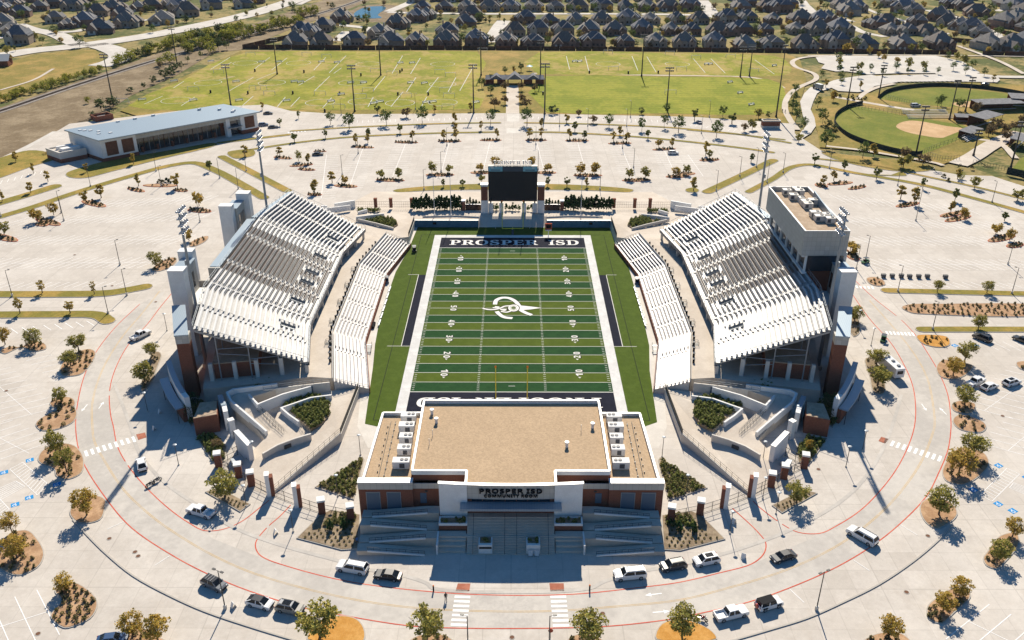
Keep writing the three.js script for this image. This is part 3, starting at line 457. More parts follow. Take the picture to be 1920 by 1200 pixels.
// lower bleachers
function bleacher(s) {
  const t = thing('bleacher', s < 0 ? 'low white bleacher along the left sideline, in front of the raised stand' : 'low white bleacher along the right sideline, in front of the raised stand', 'bleacher', 0, 0, 0, 0, 'low bleachers beside the field');
  const Q = (u, r) => SP(s, u, r, 38.6, 22, 24.6), ue = 46.6, N = 8, D = .88, R = .36, Y0 = 1.15, r0 = 1.0, deck = nb();
  const put = (g, u1, u2, ra, rb, ya, yb) => { for (const [a, b] of span(u1, u2, 22)) { const p = Q(a, ra), q = Q(b, ra), p2 = Q(a, rb), q2 = Q(b, rb); g.quad([p[0], ya, p[1]], [q[0], ya, q[1]], [q2[0], yb, q2[1]], [p2[0], yb, p2[1]]); } };
  put(deck, -ue, ue, 0, r0, Y0, Y0); for (let k = 0; k < N; k++) { put(deck, -ue, ue, r0 + k * D + .35, r0 + k * D + .35, Y0 + k * R, Y0 + (k + 1) * R - .02); put(deck, -ue, ue, r0 + k * D, r0 + (k + 1) * D + (k < N - 1 ? .35 : 0), Y0 + (k + 1) * R, Y0 + (k + 1) * R); }
  deck.build('deck', M.lowBench, t);
  const aisles = [-31.5, -19, -8, 3, 14, 31.5 - .8];
  for (let k = 0; k < N; k++) { const y = Y0 + (k + 1) * R, r = r0 + k * D + .24, cuts = [-ue + .2, ...aisles.flatMap((a) => [a - .6, a + .6]), ue - .2]; for (let i = 0; i < cuts.length; i += 2) { const g = nb(); for (const [p, q] of span(cuts[i], cuts[i + 1], 22)) { const A = Q(p, r), C = Q(q, r), L0 = Math.hypot(C[0] - A[0], C[1] - A[1]), ry = Math.atan2(C[0] - A[0], C[1] - A[1]); g.box((A[0] + C[0]) / 2, y + .42, (A[1] + C[1]) / 2, .28, .06, L0, ry); for (const f of [-.4, .4]) g.box((A[0] + C[0]) / 2 + Math.sin(ry) * f * L0, y + .2, (A[1] + C[1]) / 2 + Math.cos(ry) * f * L0, .2, .4, .06, ry); } g.build('bench', M.lowPlank, t); } }
  for (const a of aisles) { const g = nb(); for (let k = 0; k < N; k++) { const [x, z] = Q(a, r0 + k * D - .2); g.box(x, Y0 + k * R + R / 4, z, .4, R / 2, 1.05); } g.build('aisle_step', M.lowBench, t).userData.kind = 'stuff'; const h = nb(); for (let k = 0; k < N; k++) for (const e of [-.7, .7]) { const [x, z] = Q(a + e, r0 + k * D + .3); h.tube([x, Y0 + k * R + R, z], [x, Y0 + k * R + R + .55, z], .05); } h.build('handrail', M.darkSteel, t).userData.kind = 'stuff'; }
  const w = nb(); for (const [a, b] of span(-ue, ue, 22)) { const A = Q(a, -.1), C = Q(b, -.1); w.wall([A, C], .01, 1.3, .25); } w.build('front_wall', M.brick, t);
  for (const g of [-1, 1]) { const A = Q(g * ue, 0), C = Q(g * ue, r0 + N * D); nb().quad([A[0], .02, A[1]], [C[0], .02, C[1]], [C[0], Y0 + N * R, C[1]], [A[0], Y0, A[1]]).build('end_wall', M.whiteCon, t); }
  const rl = nb(), rT = r0 + N * D + .1; for (const [a, b] of span(-ue, ue, 22)) { for (const [r, y] of [[0, Y0 + 1], [0, Y0 + .5]]) { const A = Q(a, r), C = Q(b, r); rl.tube([A[0], y, A[1]], [C[0], y, C[1]], .04); } } for (let u = -ue; u <= ue + .1; u += ue / 22) { const A = Q(u, 0); rl.tube([A[0], Y0, A[1]], [A[0], Y0 + 1, A[1]], .035); } for (const g of [-1, 1]) { const A = Q(g * ue, 0), C = Q(g * ue, rT); for (const h of [.5, 1]) rl.tube([A[0], Y0 + h, A[1]], [C[0], Y0 + N * R + h, C[1]], .04); for (let k = 0; k <= N; k++) { const q = Q(g * ue, r0 + k * D); rl.tube([q[0], Y0 + k * R, q[1]], [q[0], Y0 + k * R + 1, q[1]], .03); } } rl.build('guard_rail', M.galv, t);
  const bk = nb(); for (const [a, b] of span(-ue, ue - .5, 22)) bk.wall([Q(a, rT + .12), Q(b, rT + .12)], CO - .1, .9, .14); bk.build('back_rail', M.whiteCon, t);
  // wheelchair platforms behind the top row: black railed boxes
  for (const a of [-17, -6, 5, 16.5, 28]) { const g = nb(), [x, z] = Q(a, rT + 1.1); for (const y of [.5, 1]) for (const [dx, dz, w2, d2] of [[0, -.8, 1.6, .06], [0, .8, 1.6, .06], [-.8, 0, .06, 1.6], [.8, 0, .06, 1.6]]) g.box(x + dx, CO + y, z + dz, w2, .06, d2); for (const dx of [-.8, .8]) for (const dz of [-.8, .8]) g.base(x + dx, CO, z + dz, .07, 1, .07); g.base(x, CO + .002, z, 1.5, .05, 1.5); g.build('wheelchair_platform', M.darkSteel, t); }
}
for (const s of [-1, 1]) bleacher(s);
// bollard-like bins along the top of the low bleachers (dark dots), fences behind
for (const s of [-1, 1]) { let k = 0; for (let u = -40; u < 42; u += 3.05) { const [x, z] = SP(s, u, -4.4 + (Math.abs(u) > 24 ? -.25 : 0)); const b = nb().cyl(x, CO, z, .28, .28, .95, 8).build('waste_bin', M.black); nb().cyl(x, CO + .95, z, .3, .2, .12, 8).build('lid', M.darkSteel, b); tag(b, `${ord(k++)} black round bin from the far end, behind the ${s < 0 ? 'left' : 'right'} low bleacher`, 'bin', 'bins along the concourse'); } }

// field wall at the north end, with tall black fences along the corners
{
  const t = thing('field_wall', 'blue padded wall across the far end of the field', 'wall', 0, 0, -65);
  for (const s of [-1, 1]) { nb().base(s * 23.3, 0, 0, 22.4, 2.55, .35).build('wall_panel', M.wallBlue, t); nb().base(s * 23.3, 2.55, 0, 22.4, .1, .5).build('coping', M.coping, t); nb().base(s * 27.5, 1.1, .22, 1.2, .8, .1).build('vent', M.black, t); }
  for (const s of [-1, 1]) {
    const f = thing('corner_fence', s < 0 ? 'black mesh fence along the far left corner of the field' : 'black mesh fence along the far right corner of the field', 'fence', 0, 0, 0, 0, 'field corner fences');
    const p = [[s * 34.6, -65], [s * 34.9, -49]]; nb().wall(p, 0, 2.6, .3).build('base_wall', M.whiteCon, f); nb().wall(p, 2.6, 1.6, .06).build('mesh', M.fence, f);
    const g = thing('corner_fence', s < 0 ? 'black mesh fence along the near left corner of the field' : 'black mesh fence along the near right corner of the field', 'fence', 0, 0, 0, 0, 'field corner fences');
    const q = [[s * 36.4, 47.2], [s * 37.2, 66.4]]; nb().wall(q, 0, 2.0, .3).build('base_wall', M.whiteCon, g); nb().wall(q, 2.0, 1.4, .06).build('mesh', M.fence, g);
  }
  const r = thing('ramp_railing', 'pale railing beside the ramp below the scoreboard', 'railing', 0, 0, 0); for (const s of [-1, 1]) { nb().wall([[s * 12, -68], [s * 20, -69.2], [s * 32, -68.4]], 2.4, .5, .2).build('parapet', M.whiteCon, r); const g = nb(); for (let x = 12; x < 31; x += 1.2) g.base(s * x, 2.9, -68.2 - .9 * Math.sin((x - 12) / 20 * 3), .06, .6, .06); g.build('baluster', M.steel, r); nb().box(s * 9, .6, -63.6, 6.4, .08, .08).base(s * 12, 0, -63.6, .1, .64, .1).base(s * 6, 0, -63.6, .1, .64, .1).build('rail', M.coping, r); }
}
// scoreboard
{
  const t = thing('scoreboard', 'big dark video scoreboard between two brick piers behind the far end zone', 'scoreboard', 0, 2.4, -74);
  nb().base(0, 4.4, 0, 17.4, 12.9, 1.6).build('cabinet', M.darkSteel, t);
  nb().base(0, 4.7, .82, 16.9, 10.6, .06).build('screen', M.screen, t);
  for (const s of [-1, 1]) { const p = nb().base(s * 6.1, 15.4, .82, 5.0, 1.8, .08).build('sponsor_panel', M.tealGlass, t); nb().base(s * 6.1, 15.75, .9, 3.4, .3, .03).build('lettering', M.doorBlue, p); nb().base(s * 7.2, 16.5, .9, .9, .45, .03).build('logo', M.numWhite, p); }
  nb().base(0, 15.4, .82, 7.0, 1.8, .08).build('score_panel', M.fascia, t);
  for (const x of [-7.9, -4.1, 4.1, 7.9]) { const c = nb().base(x, 0, 0, x * x > 40 ? 1.7 : 1.5, 3.5, 1.5).build('pedestal', M.whiteWall, t); nb().base(x, 3.5, 0, .5, .95, .5).build('post', M.darkSteel, c); }
  for (const s of [-1, 1]) { const p = nb().base(s * 10.1, 4.8, .2, 2.4, 5.2, 2.2).build('pier', M.brick, t); nb().base(s * 10.1, 0, .2, 2.5, 4.8, 2.3).build('plinth', M.whiteWall, p); nb().base(s * 10.1, 10, .2, 2.7, .7, 2.5).build('cap', M.coping, p); }
  const g = new TextGeometry('PROSPER ISD', { font, size: 10, depth: 1, curveSegments: 4 }); g.computeBoundingBox(); const b = g.boundingBox; g.translate(-(b.min.x + b.max.x) / 2, 0, 0); g.scale(13.6 / (b.max.x - b.min.x), .135, .25); g.translate(0, 17.75, 0);
  nb().add(g).build('sign_lettering', M.coping, t); nb().base(0, 17.3, 0, 13.4, .12, .2).build('sign_rail', M.darkSteel, t);
}
// light towers
function tower(x, z, label) {
  const t = thing('light_tower', label, 'light tower', x, 0, z, 0, 'stadium light towers'), s = Math.sign(x);
  nb().cyl(0, 0, 0, .5, .24, 42, 10).build('pole', M.galv, t); nb().cyl(0, 0, 0, 1, .9, 1.2, 10).build('footing', M.whiteCon, t);
  for (let k = 0; k < 4; k++) {
    const y = 36.6 + k * 1.7, a = nb().bar([0, y, -2.3 + k * .1], [0, y, 2.3 - k * .1], .18).bar([-s * .3, y, 0], [-s * .9, y + .1, 0], .15).build('cross_arm', M.galv, t);
    for (let i = -2; i <= 2; i++) { const g = new THREE.ConeGeometry(.42, .62, 10, 1, true); g.rotateZ(-s * 1.9); g.translate(-s * .5, y + .1, i * 1.02); nb().add(g).add(new THREE.SphereGeometry(.26, 8, 6).translate(-s * .2, y + .15, i * 1.02)).build('floodlight', M.lamp, a); }
  }
  nb().base(s * .4, 28, 0, .5, 1.2, .8).build('ballast_box', M.galv, t);
}
tower(-76.8, 34, 'tall steel light tower at the near end of the left grandstand'); tower(-76.8, -34.5, 'tall steel light tower at the far end of the left grandstand'); tower(76.8, 34.4, 'tall steel light tower at the near end of the right grandstand'); tower(76.8, -34, 'tall steel light tower at the far end of the right grandstand');

// ---------- back of the stands: entrance pylons, canopies, brick stair towers ----------
for (const s of [-1, 1]) for (const e of [-1, 1]) {
  if (s > 0 && e < 0) continue;                // hidden behind the press box
  const nm = `${e > 0 ? 'near' : 'far'} end of the ${s < 0 ? 'left' : 'right'} grandstand`, t = thing('entrance_gate', `pair of tall white entrance pylons outside the ${nm}`, 'entrance', s * 84, 0, e > 0 ? 20.5 : -27, 0, 'stadium entrance pylons');
  const z0 = e > 0 ? 6.2 : -5.2, z1 = e > 0 ? -7 : 5.4;
  nb().base(-s * 1.2, 0, z0, 3.9, 23.6, 3.0).build('pylon', M.whiteWall, t); nb().base(-s * 1.2, 23.6, z0, 4.0, .25, 3.1).build('cap', M.coping, t);
  nb().base(s * 1, 0, z1, 3.8, 23.2, 2.6).build('pylon', M.whiteWall, t); nb().base(s * 1, 23.2, z1, 3.9, .25, 2.7).build('cap', M.coping, t);
  const w = nb().base(s * .2, 8, (z0 + z1) / 2, 3.2, 13.5, Math.abs(z0 - z1) - 3).build('cross_wall', M.panel, t); nb().base(s * .2, 21.5, (z0 + z1) / 2, 3.6, .3, Math.abs(z0 - z1) - 2.9).build('coping', M.blueMetal, w);
  for (const k of [-1, 0, 1]) nb().base(s * .2 - s * 1.64, 15, (z0 + z1) / 2 + k * 2, .1, 4.2, 1.5).build('window', M.glass, w);
  nb().base(-s * 3.2, 13, (z0 + z1) / 2, 4, .35, Math.abs(z0 - z1) - 3.2).build('canopy', M.whiteWall, t);
}
for (const s of [-1, 1]) {                     // long canopy along the back of the stands
  const nm = s < 0 ? 'left' : 'right', t = thing('rear_canopy', `long pale blue metal canopy behind the top of the ${nm} grandstand`, 'canopy', 0, 0, 0, 0, 'canopies behind the stands');
  const strip = (z0, z1, x0, x1, y) => { const a = nb().hex8([[s * x0[0], y - .9, z0], [s * x0[1], y - .9, z0], [s * x1[1], y - .9, z1], [s * x1[0], y - .9, z1]], [[s * x0[0], y, z0], [s * x0[1], y, z0], [s * x1[1], y, z1], [s * x1[0], y, z1]]).build('canopy_roof', M.blueMetal, t); };
  if (s < 0) strip(12, -24.2, [77.4, 80.2], [77.4, 80.2], 18.1);
  strip(-26, -50, [77.2, 79.4], [71.8, 73.6], 18);
  const w = nb(); w.wall([[s * 78.6, 12], [s * 78.6, -25], [s * 73, -50]], 4, 13.1, .3); w.build('back_wall', M.panel, t);
  if (s < 0) { nb().base(-78.8, 4, 12.6, 3.2, 14, .5).build('end_wall', M.panel, t); nb().base(-82, 4, 13, 4.6, 10.5, .4).build('wing_wall', M.panel, t); }
}
for (const s of [-1, 1]) {                     // brick stair tower at the near back corner
  const nm = s < 0 ? 'left' : 'right', t = thing('brick_tower', `tall brick stair tower at the near back corner of the ${nm} grandstand`, 'tower', s * 75.8, 0, 47, s * -.16, 'brick stair towers');
  nb().base(0, 0, 0, 2.9, 14.4, 2.6).build('shaft', M.brick, t); nb().base(0, 14.4, 0, 3.0, 2, 2.7).build('band', M.panel, t);
  const c = nb(); c.hex8([[-1.6, 16.4, -15], [1.6, 16.4, -15], [1.6, 16.4, 1.5], [-1.6, 16.4, 1.5]].map(([x, y, z]) => [x + (z < 0 ? s * 3.4 : 0), y, z]), [[-1.6, 16.75, -15], [1.6, 16.75, -15], [1.6, 16.75, 1.5], [-1.6, 16.75, 1.5]].map(([x, y, z]) => [x + (z < 0 ? s * 3.4 : 0), y, z])); c.build('cap', M.blueMetal, t);
  nb().hex8([[-.9, 0, -15], [.9, 0, -15], [.9, 0, -1.2], [-.9, 0, -1.2]].map(([x, y, z]) => [x + (z < -2 ? s * 3.4 : 0), y, z]), [[-.9, 16.4, -15], [.9, 16.4, -15], [.9, 16.4, -1.2], [-.9, 16.4, -1.2]].map(([x, y, z]) => [x + (z < -2 ? s * 3.4 : 0), y, z])).build('rear_wall', M.brick, t);
}
// press box
{
  const t = thing('press_box', 'panel-clad press box with rooftop units above the right grandstand', 'press box', 79.7, 0, 0);
  nb().box(0, 26.6, 0, 11.4, 5.6, 35.4).build('clad_band', M.panel, t);
  for (const [x, z, w, d] of [[-5.55, 0, .3, 35.4], [5.55, 0, .3, 35.4], [0, -17.55, 10.8, .3], [0, 17.55, 10.8, .3]]) { nb().base(x, 29.4, z, w, 1.1, d).build('parapet', M.panel, t); nb().base(x, 30.5, z, w + .12, .1, d + (w < 1 ? .12 : 0)).build('coping', M.coping, t); }
  nb().base(0, 29.41, 0, 10.7, .06, 34.6).build('roof', M.roofTan, t);
  nb().hex8([[4.4, 29.5, -9], [4.7, 29.5, -9], [4.7, 29.5, 9], [4.4, 29.5, 9]], [[4.4, 32.2, -9], [4.7, 32.2, -9], [4.7, 30.8, 9], [4.4, 30.8, 9]]).build('roof_screen', M.blueMetal, t);
  nb().base(.8, 19.2, 0, 9.4, 4.6, 34).build('glazing', M.glass, t); nb().base(.6, 4, 0, 9.2, 15.2, 33).build('lower_wall', M.brick, t);
  for (const z of [-16.9, -11, -5.5, 0, 5.5, 11, 16.9]) nb().base(-4.1, 18.7, z, .5, 5.2, .5).build('mullion', M.whiteWall, t);
  nb().base(-4.2, 18.6, 0, 1.2, .5, 35).build('sill', M.whiteWall, t); nb().base(-5.1, 23.4, 0, .7, .45, 35.2).build('eave', M.coping, t);
  const units = [[-1.6, -14, 2.3], [1.6, -15.6, 2.4], [1.9, -13.6, 2.6], [-.8, -9.8, 2.4], [.5, -7.2, 1.4], [.9, -4.6, 2.4], [1.0, -2.4, 2.4], [3.4, -5.5, 2.8], [.9, 4.4, 2.8], [1.1, 7.4, 2.6], [3.2, 6, 2.0], [3.4, 9, 2.4]];
  units.forEach(([x, z, w], i) => { const u = thing('rooftop_unit', `${ord(i)} grey air conditioning unit from the far end of the press box roof`, 'air conditioner', 79.7 + x, 29.48, z, 0, 'press box roof units'); nb().base(0, .25, 0, w, 1.35, 1.9).base(0, 0, 0, w * .9, .25, 1.6).build('casing', M.hvac, u); nb().base(-w * .22, .4, .96, w * .36, .9, .04).build('grille', M.hvacDark, u); nb().cyl(w * .2, 1.6, 0, .45, .45, .16, 10).build('fan', M.hvacDark, u); });
}

// ---------- community room at the near end ----------
{
  const t = thing('community_building', 'brick community building with tan gravel roof at the near end of the field', 'building');
  const main = [[-18.6, 66.2], [18.6, 66.2], [18.6, 91], [8.3, 91], [8.3, 95], [-8.3, 95], [-18.6, 91]]; main.splice(6, 0, [-8.3, 91]);
  nb().prism(main, 0, 9.7).build('wall', M.brick, t);
  nb().prism(inset(main, .1), 9.7, 9.78).build('roof', M.gravel, t);
  const para = (g, c, a, b, y, h = .85) => { g.wall([a, b], y, h, .38); c.wall([a, b], y + h, .1, .42); };
  for (let i = 0; i < main.length; i++) { if (i === 4) continue; const g = nb(), c = nb(); para(g, c, main[i], main[(i + 1) % main.length], 9.7); g.build('parapet', M.whiteWall, t); c.build('coping', M.coping, t); }
  for (const [x, z] of [[-16.6, 70.5], [-15.4, 73.8], [16.6, 75.5], [11, 82.2]]) { const v = nb().cyl(x, 9.78, z, .3, .3, .9, 10).build('roof_vent', M.whiteWall, t); nb().cyl(x, 10.68, z, .42, .42, .35, 10).build('cap', M.coping, v); }
  for (const [x, z] of [[14.2, 76.5], [-15.8, 78.4], [-16.2, 81.5]]) nb().tube([x, 9.78, z], [x, 11.2, z], .06).build('roof_pipe', M.coping, t);
  for (const s of [-1, 1]) {                   // wings
    const w = [[s * 18.9, 68.4], [s * 27.2, 68.4], [s * 27.9, 91.6], [s * 18.9, 91.6]];
    nb().prism(w, 0, 8.1).build('wing_wall', M.brick, t); nb().prism(inset(w, .15), 8.1, 8.17).build('wing_roof', M.gravel, t);
    for (const [a, b] of [[0, 1], [1, 2]]) { const g = nb(), c = nb(); para(g, c, w[a], w[b], 8.1, .7); g.build('wing_parapet', M.whiteWall, t); c.build('wing_coping', M.coping, t); }
    const f = nb().base(s * 23.6, 0, 92.2, 10.2, 7.4, .9).build('wing_front', M.brick, t); nb().base(s * 23.6, 7.4, 92.2, 10.3, 1.6, 1).build('cornice', M.panel, f); nb().base(s * 23.6, 9, 92.1, 10.4, .14, 1.5).build('coping', M.coping, f);
    nb().base(s * 16, 0, 91.6, 5.4, 8.4, .8).build('link_wall', M.brick, t); nb().base(s * 16, 7.2, 91.7, 5.4, 1.2, .9).build('link_band', M.panel, t);
    for (const x of [22.1, 26]) { const d = nb().base(s * x, 1.1, 92.67, 2.5, 5.6, .12).build('shutter', M.doorBlue, t); nb().base(s * x, 6.7, 92.68, 2.7, .12, .16).base(s * (x - 1.3), 1.1, 92.68, .1, 5.6, .16).base(s * (x + 1.3), 1.1, 92.68, .1, 5.6, .16).build('frame', M.steel, d); }
    const d = nb().base(s * 16.6, 3.8, 92.04, 1.2, 2.3, .1).build('door', M.doorBlue, t); nb().base(s * (16.6 - .4), 4.8, 92.1, .08, .2, .06).build('handle', M.galv, d);
    nb().base(s * 16, 6.4, 92.05, .5, .3, .2).build('lamp', M.darkSteel, t);
    // front screen: white walls with planters
    const ww = nb(); for (let k = 0; k < 4; k++) { const xa = 8.1 + k * 1.3, xb = xa + 1.3, zf = (x) => 95.6 - x * x * .0035; ww.hex8([[s * xa, 3.2, zf(xa) - .5], [s * xb, 3.2, zf(xb) - .5], [s * xb, 3.2, zf(xb)], [s * xa, 3.2, zf(xa)]], [[s * xa, 10.55, zf(xa) - .5], [s * xb, 10.55, zf(xb) - .5], [s * xb, 10.55, zf(xb)], [s * xa, 10.55, zf(xa)]]); } ww.build('screen_wall', M.whiteWall, t);
    const p = nb().base(s * 10.7, 0, 96.6, 5.2, 3.0, 2).build('planter', M.brick, t); nb().base(s * 10.7, 3.0, 95.72, 5.3, .5, .22).base(s * 10.7, 3.0, 97.6, 5.3, .5, .22).base(s * 8.2, 3.0, 96.66, .3, .5, 1.66).base(s * 13.2, 3.0, 96.66, .3, .5, 1.66).build('rim', M.whiteWall, p); nb().base(s * 10.7, 3.02, 96.66, 4.6, .3, 1.6).build('soil', M.darkMulch, p);
    nb().base(s * 13.4, 0, 100.2, .3, 2.2, 3.9).build('stair_wall', M.whiteWall, t);
    for (let k = 0; k < 4; k++) nb().base(s * 10.75, 0, 98.35 + k * .95, 5.0, 1.95 - k * .49, .95).build('seat_step', M.walk, t);
  }
  const sb = nb(); for (let k = -4; k < 4; k++) { const xa = k * 2.02, xb = xa + 2.02, zf = (x) => 95.35 - x * x * .0035; sb.hex8([[xa, 7.2, zf(xa) - .4], [xb, 7.2, zf(xb) - .4], [xb, 7.2, zf(xb)], [xa, 7.2, zf(xa)]], [[xa, 10.3, zf(xa) - .4], [xb, 10.3, zf(xb) - .4], [xb, 10.3, zf(xb)], [xa, 10.3, zf(xa)]]); } sb.build('sign_band', M.panel, t);
  const cp = nb(); for (let k = -7; k < 7; k++) { const xa = k * 1.92, xb = xa + 1.92, zf = (x) => 95.7 - x * x * .0035; cp.hex8([[xa, 10.55, zf(xa) - .75], [xb, 10.55, zf(xb) - .75], [xb, 10.55, zf(xb)], [xa, 10.55, zf(xa)]], [[xa, 10.68, zf(xa) - .75], [xb, 10.68, zf(xb) - .75], [xb, 10.68, zf(xb)], [xa, 10.68, zf(xa)]]); } cp.build('front_coping', M.coping, t);
  const sign = (str, w, h, y) => { const g = new TextGeometry(str, { font: sans, size: 10, depth: 1, curveSegments: 4 }); g.computeBoundingBox(); const b = g.boundingBox; g.translate(-(b.min.x + b.max.x) / 2, -b.min.y, 0); g.scale(w / (b.max.x - b.min.x), h / (b.max.y - b.min.y), .22); g.translate(0, y, 95.42); nb().add(g).build('sign_lettering', M.black, t); };
  sign('PROSPER ISD', 11.6, 1.0, 8.75); sign('COMMUNITY ROOM', 9.9, .62, 7.85);
  for (let k = -3; k < 4; k++) nb().base(k * 2.1, 6.55, 95.0, 1.95, .68, .1).build('high_window', M.glass, t);
  nb().base(0, 6.1, 96.3, 18.8, .5, 2.2).build('canopy', M.blueMetal, t);
  for (let k = -3; k < 4; k++) { nb().base(k * 2.25, 3.8, 94.5, 2.1, 2.3, .1).build('door_panel', M.glass, t); } nb().base(0, 3.5, 94.9, 16.2, .3, 2.6).build('threshold', M.walk, t);
  const st = []; for (let k = 0; k < 12; k++) st.push([3.8 - (k + 1) * .158, 96.2 + k * .24]); for (let k = 0; k < 12; k++) st.push([1.9 - k * .158, 99.1 + k * .25]);
  st.forEach(([y, z], k) => { const d = k === 11 ? .26 : k < 12 ? .24 : .25; nb().base(0, 0, z + d / 2, 16.1, Math.max(y, .1), d).build('step', M.walk, t); });
  nb().base(0, 0, 98.72 + .25, 26.4, 1.905, .7).build('landing', M.walk, t);
  for (const x of [-6.9, -1.1, 1.1, 6.9]) { const r = nb(); for (const [a, b] of [[[x, 4.7, 96.2], [x, 2.8, 99]], [[x, 2.8, 99], [x, .95, 102.2]]]) r.tube(a, b, .045); for (const [y, z] of [[3.8, 96.2], [1.9, 98.9], [.1, 102.1]]) r.tube([x, y, z], [x, y + .9, z], .045); r.build('stair_rail', M.darkSteel, t); }
  for (const [x, k] of [[-4.6, 0], [4.1, 1]]) { const p = nb().base(x, 0, 100.9, 2.5, 2.15, 2.2).build('stair_planter', M.whiteWall, t); nb().base(x, 2.15, 100.7, 2.0, .12, 1.5).build('soil', M.darkMulch, p); if (!k) nb().base(x, 1.3, 102.02, 2.3, .42, .05).build('sign_strip', M.black, p); }
  // zigzag access ramps
  for (const s of [-1, 1]) {
    const lv = [[2.85, 3.8, 93.0], [2.85, 1.9, 95.4], [.95, 1.9, 97.8], [.95, 0.02, 100.2]];
    lv.forEach(([yo, yi, z], k) => {
      const r = nb().slab([[s * 28, yo, z], [s * 25.8, yo, z], [s * 16, yi, z], [s * 13.45, yi, z], [s * 13.45, yi, z + 2.1], [s * 16, yi, z + 2.1], [s * 25.8, yo, z + 2.1], [s * 28, yo, z + 2.1]], 0).build('ramp', M.walk, t);
      nb().wall([[s * 26, z + 2.25, yo - .05], [s * 15.6, z + 2.25, yi - .05]], 0, .35, .2).build('ramp_kerb', M.whiteWall, r);
      const rl = nb(); for (const h of [.5, .95]) rl.tube([s * 26, yo + h, z + 2.1], [s * 15.6, yi + h, z + 2.1], .04); for (let i = 0; i <= 9; i++) { const f = i / 9, x = s * (26 - 10.4 * f), y = yo + (yi - yo) * f; rl.tube([x, y, z + 2.1], [x, y + .95, z + 2.1], .035); } rl.build('ramp_rail', M.darkSteel, r);
    });
  }
}
// roof machinery
for (const s of [-1, 1]) [[20.9, 70.5, 3.2], [20.9, 74.2, 3.2], [20.6, 78.2, 2.7], [20.5, 82.2, 2.7], [20.6, 86.6, 3.3]].forEach(([x, z, w], i) => {
  const u = thing('rooftop_unit', `${ord(i)} white air conditioning unit from the back of the ${s < 0 ? 'left' : 'right'} wing roof`, 'air conditioner', s * (x + .6), 8.17, z, 0, 'community building roof units');
  nb().base(0, .2, 0, w, 1.5, 1.8).base(0, 0, 0, w * .9, .2, 1.5).build('casing', M.whiteWall, u); nb().base(.2, .35, .92, w * .3, 1, .04).build('grille', M.hvacDark, u);
  for (const k of [0, 1]) nb().cyl(-s * (w * .3 - k * .85), 1.7, 0, .36, .36, .12, 10).build('fan', M.hvacDark, u);
});
for (const s of [-1, 1]) { const g = nb(); for (const x of [24.2, 25.2]) g.tube([s * x, 8.35, 71], [s * x, 8.35, 90], .05); for (let z = 72; z < 90; z += 2.2) g.base(s * 24.2, 8.17, z, .25, .25, .25).base(s * 25.6, 8.17, z + 1, .2, .3, .2); tag(g.build('gas_pipe', M.darkSteel), `run of dark pipes along the ${s < 0 ? 'left' : 'right'} wing roof of the community building`, 'pipe', 'roof pipes'); }

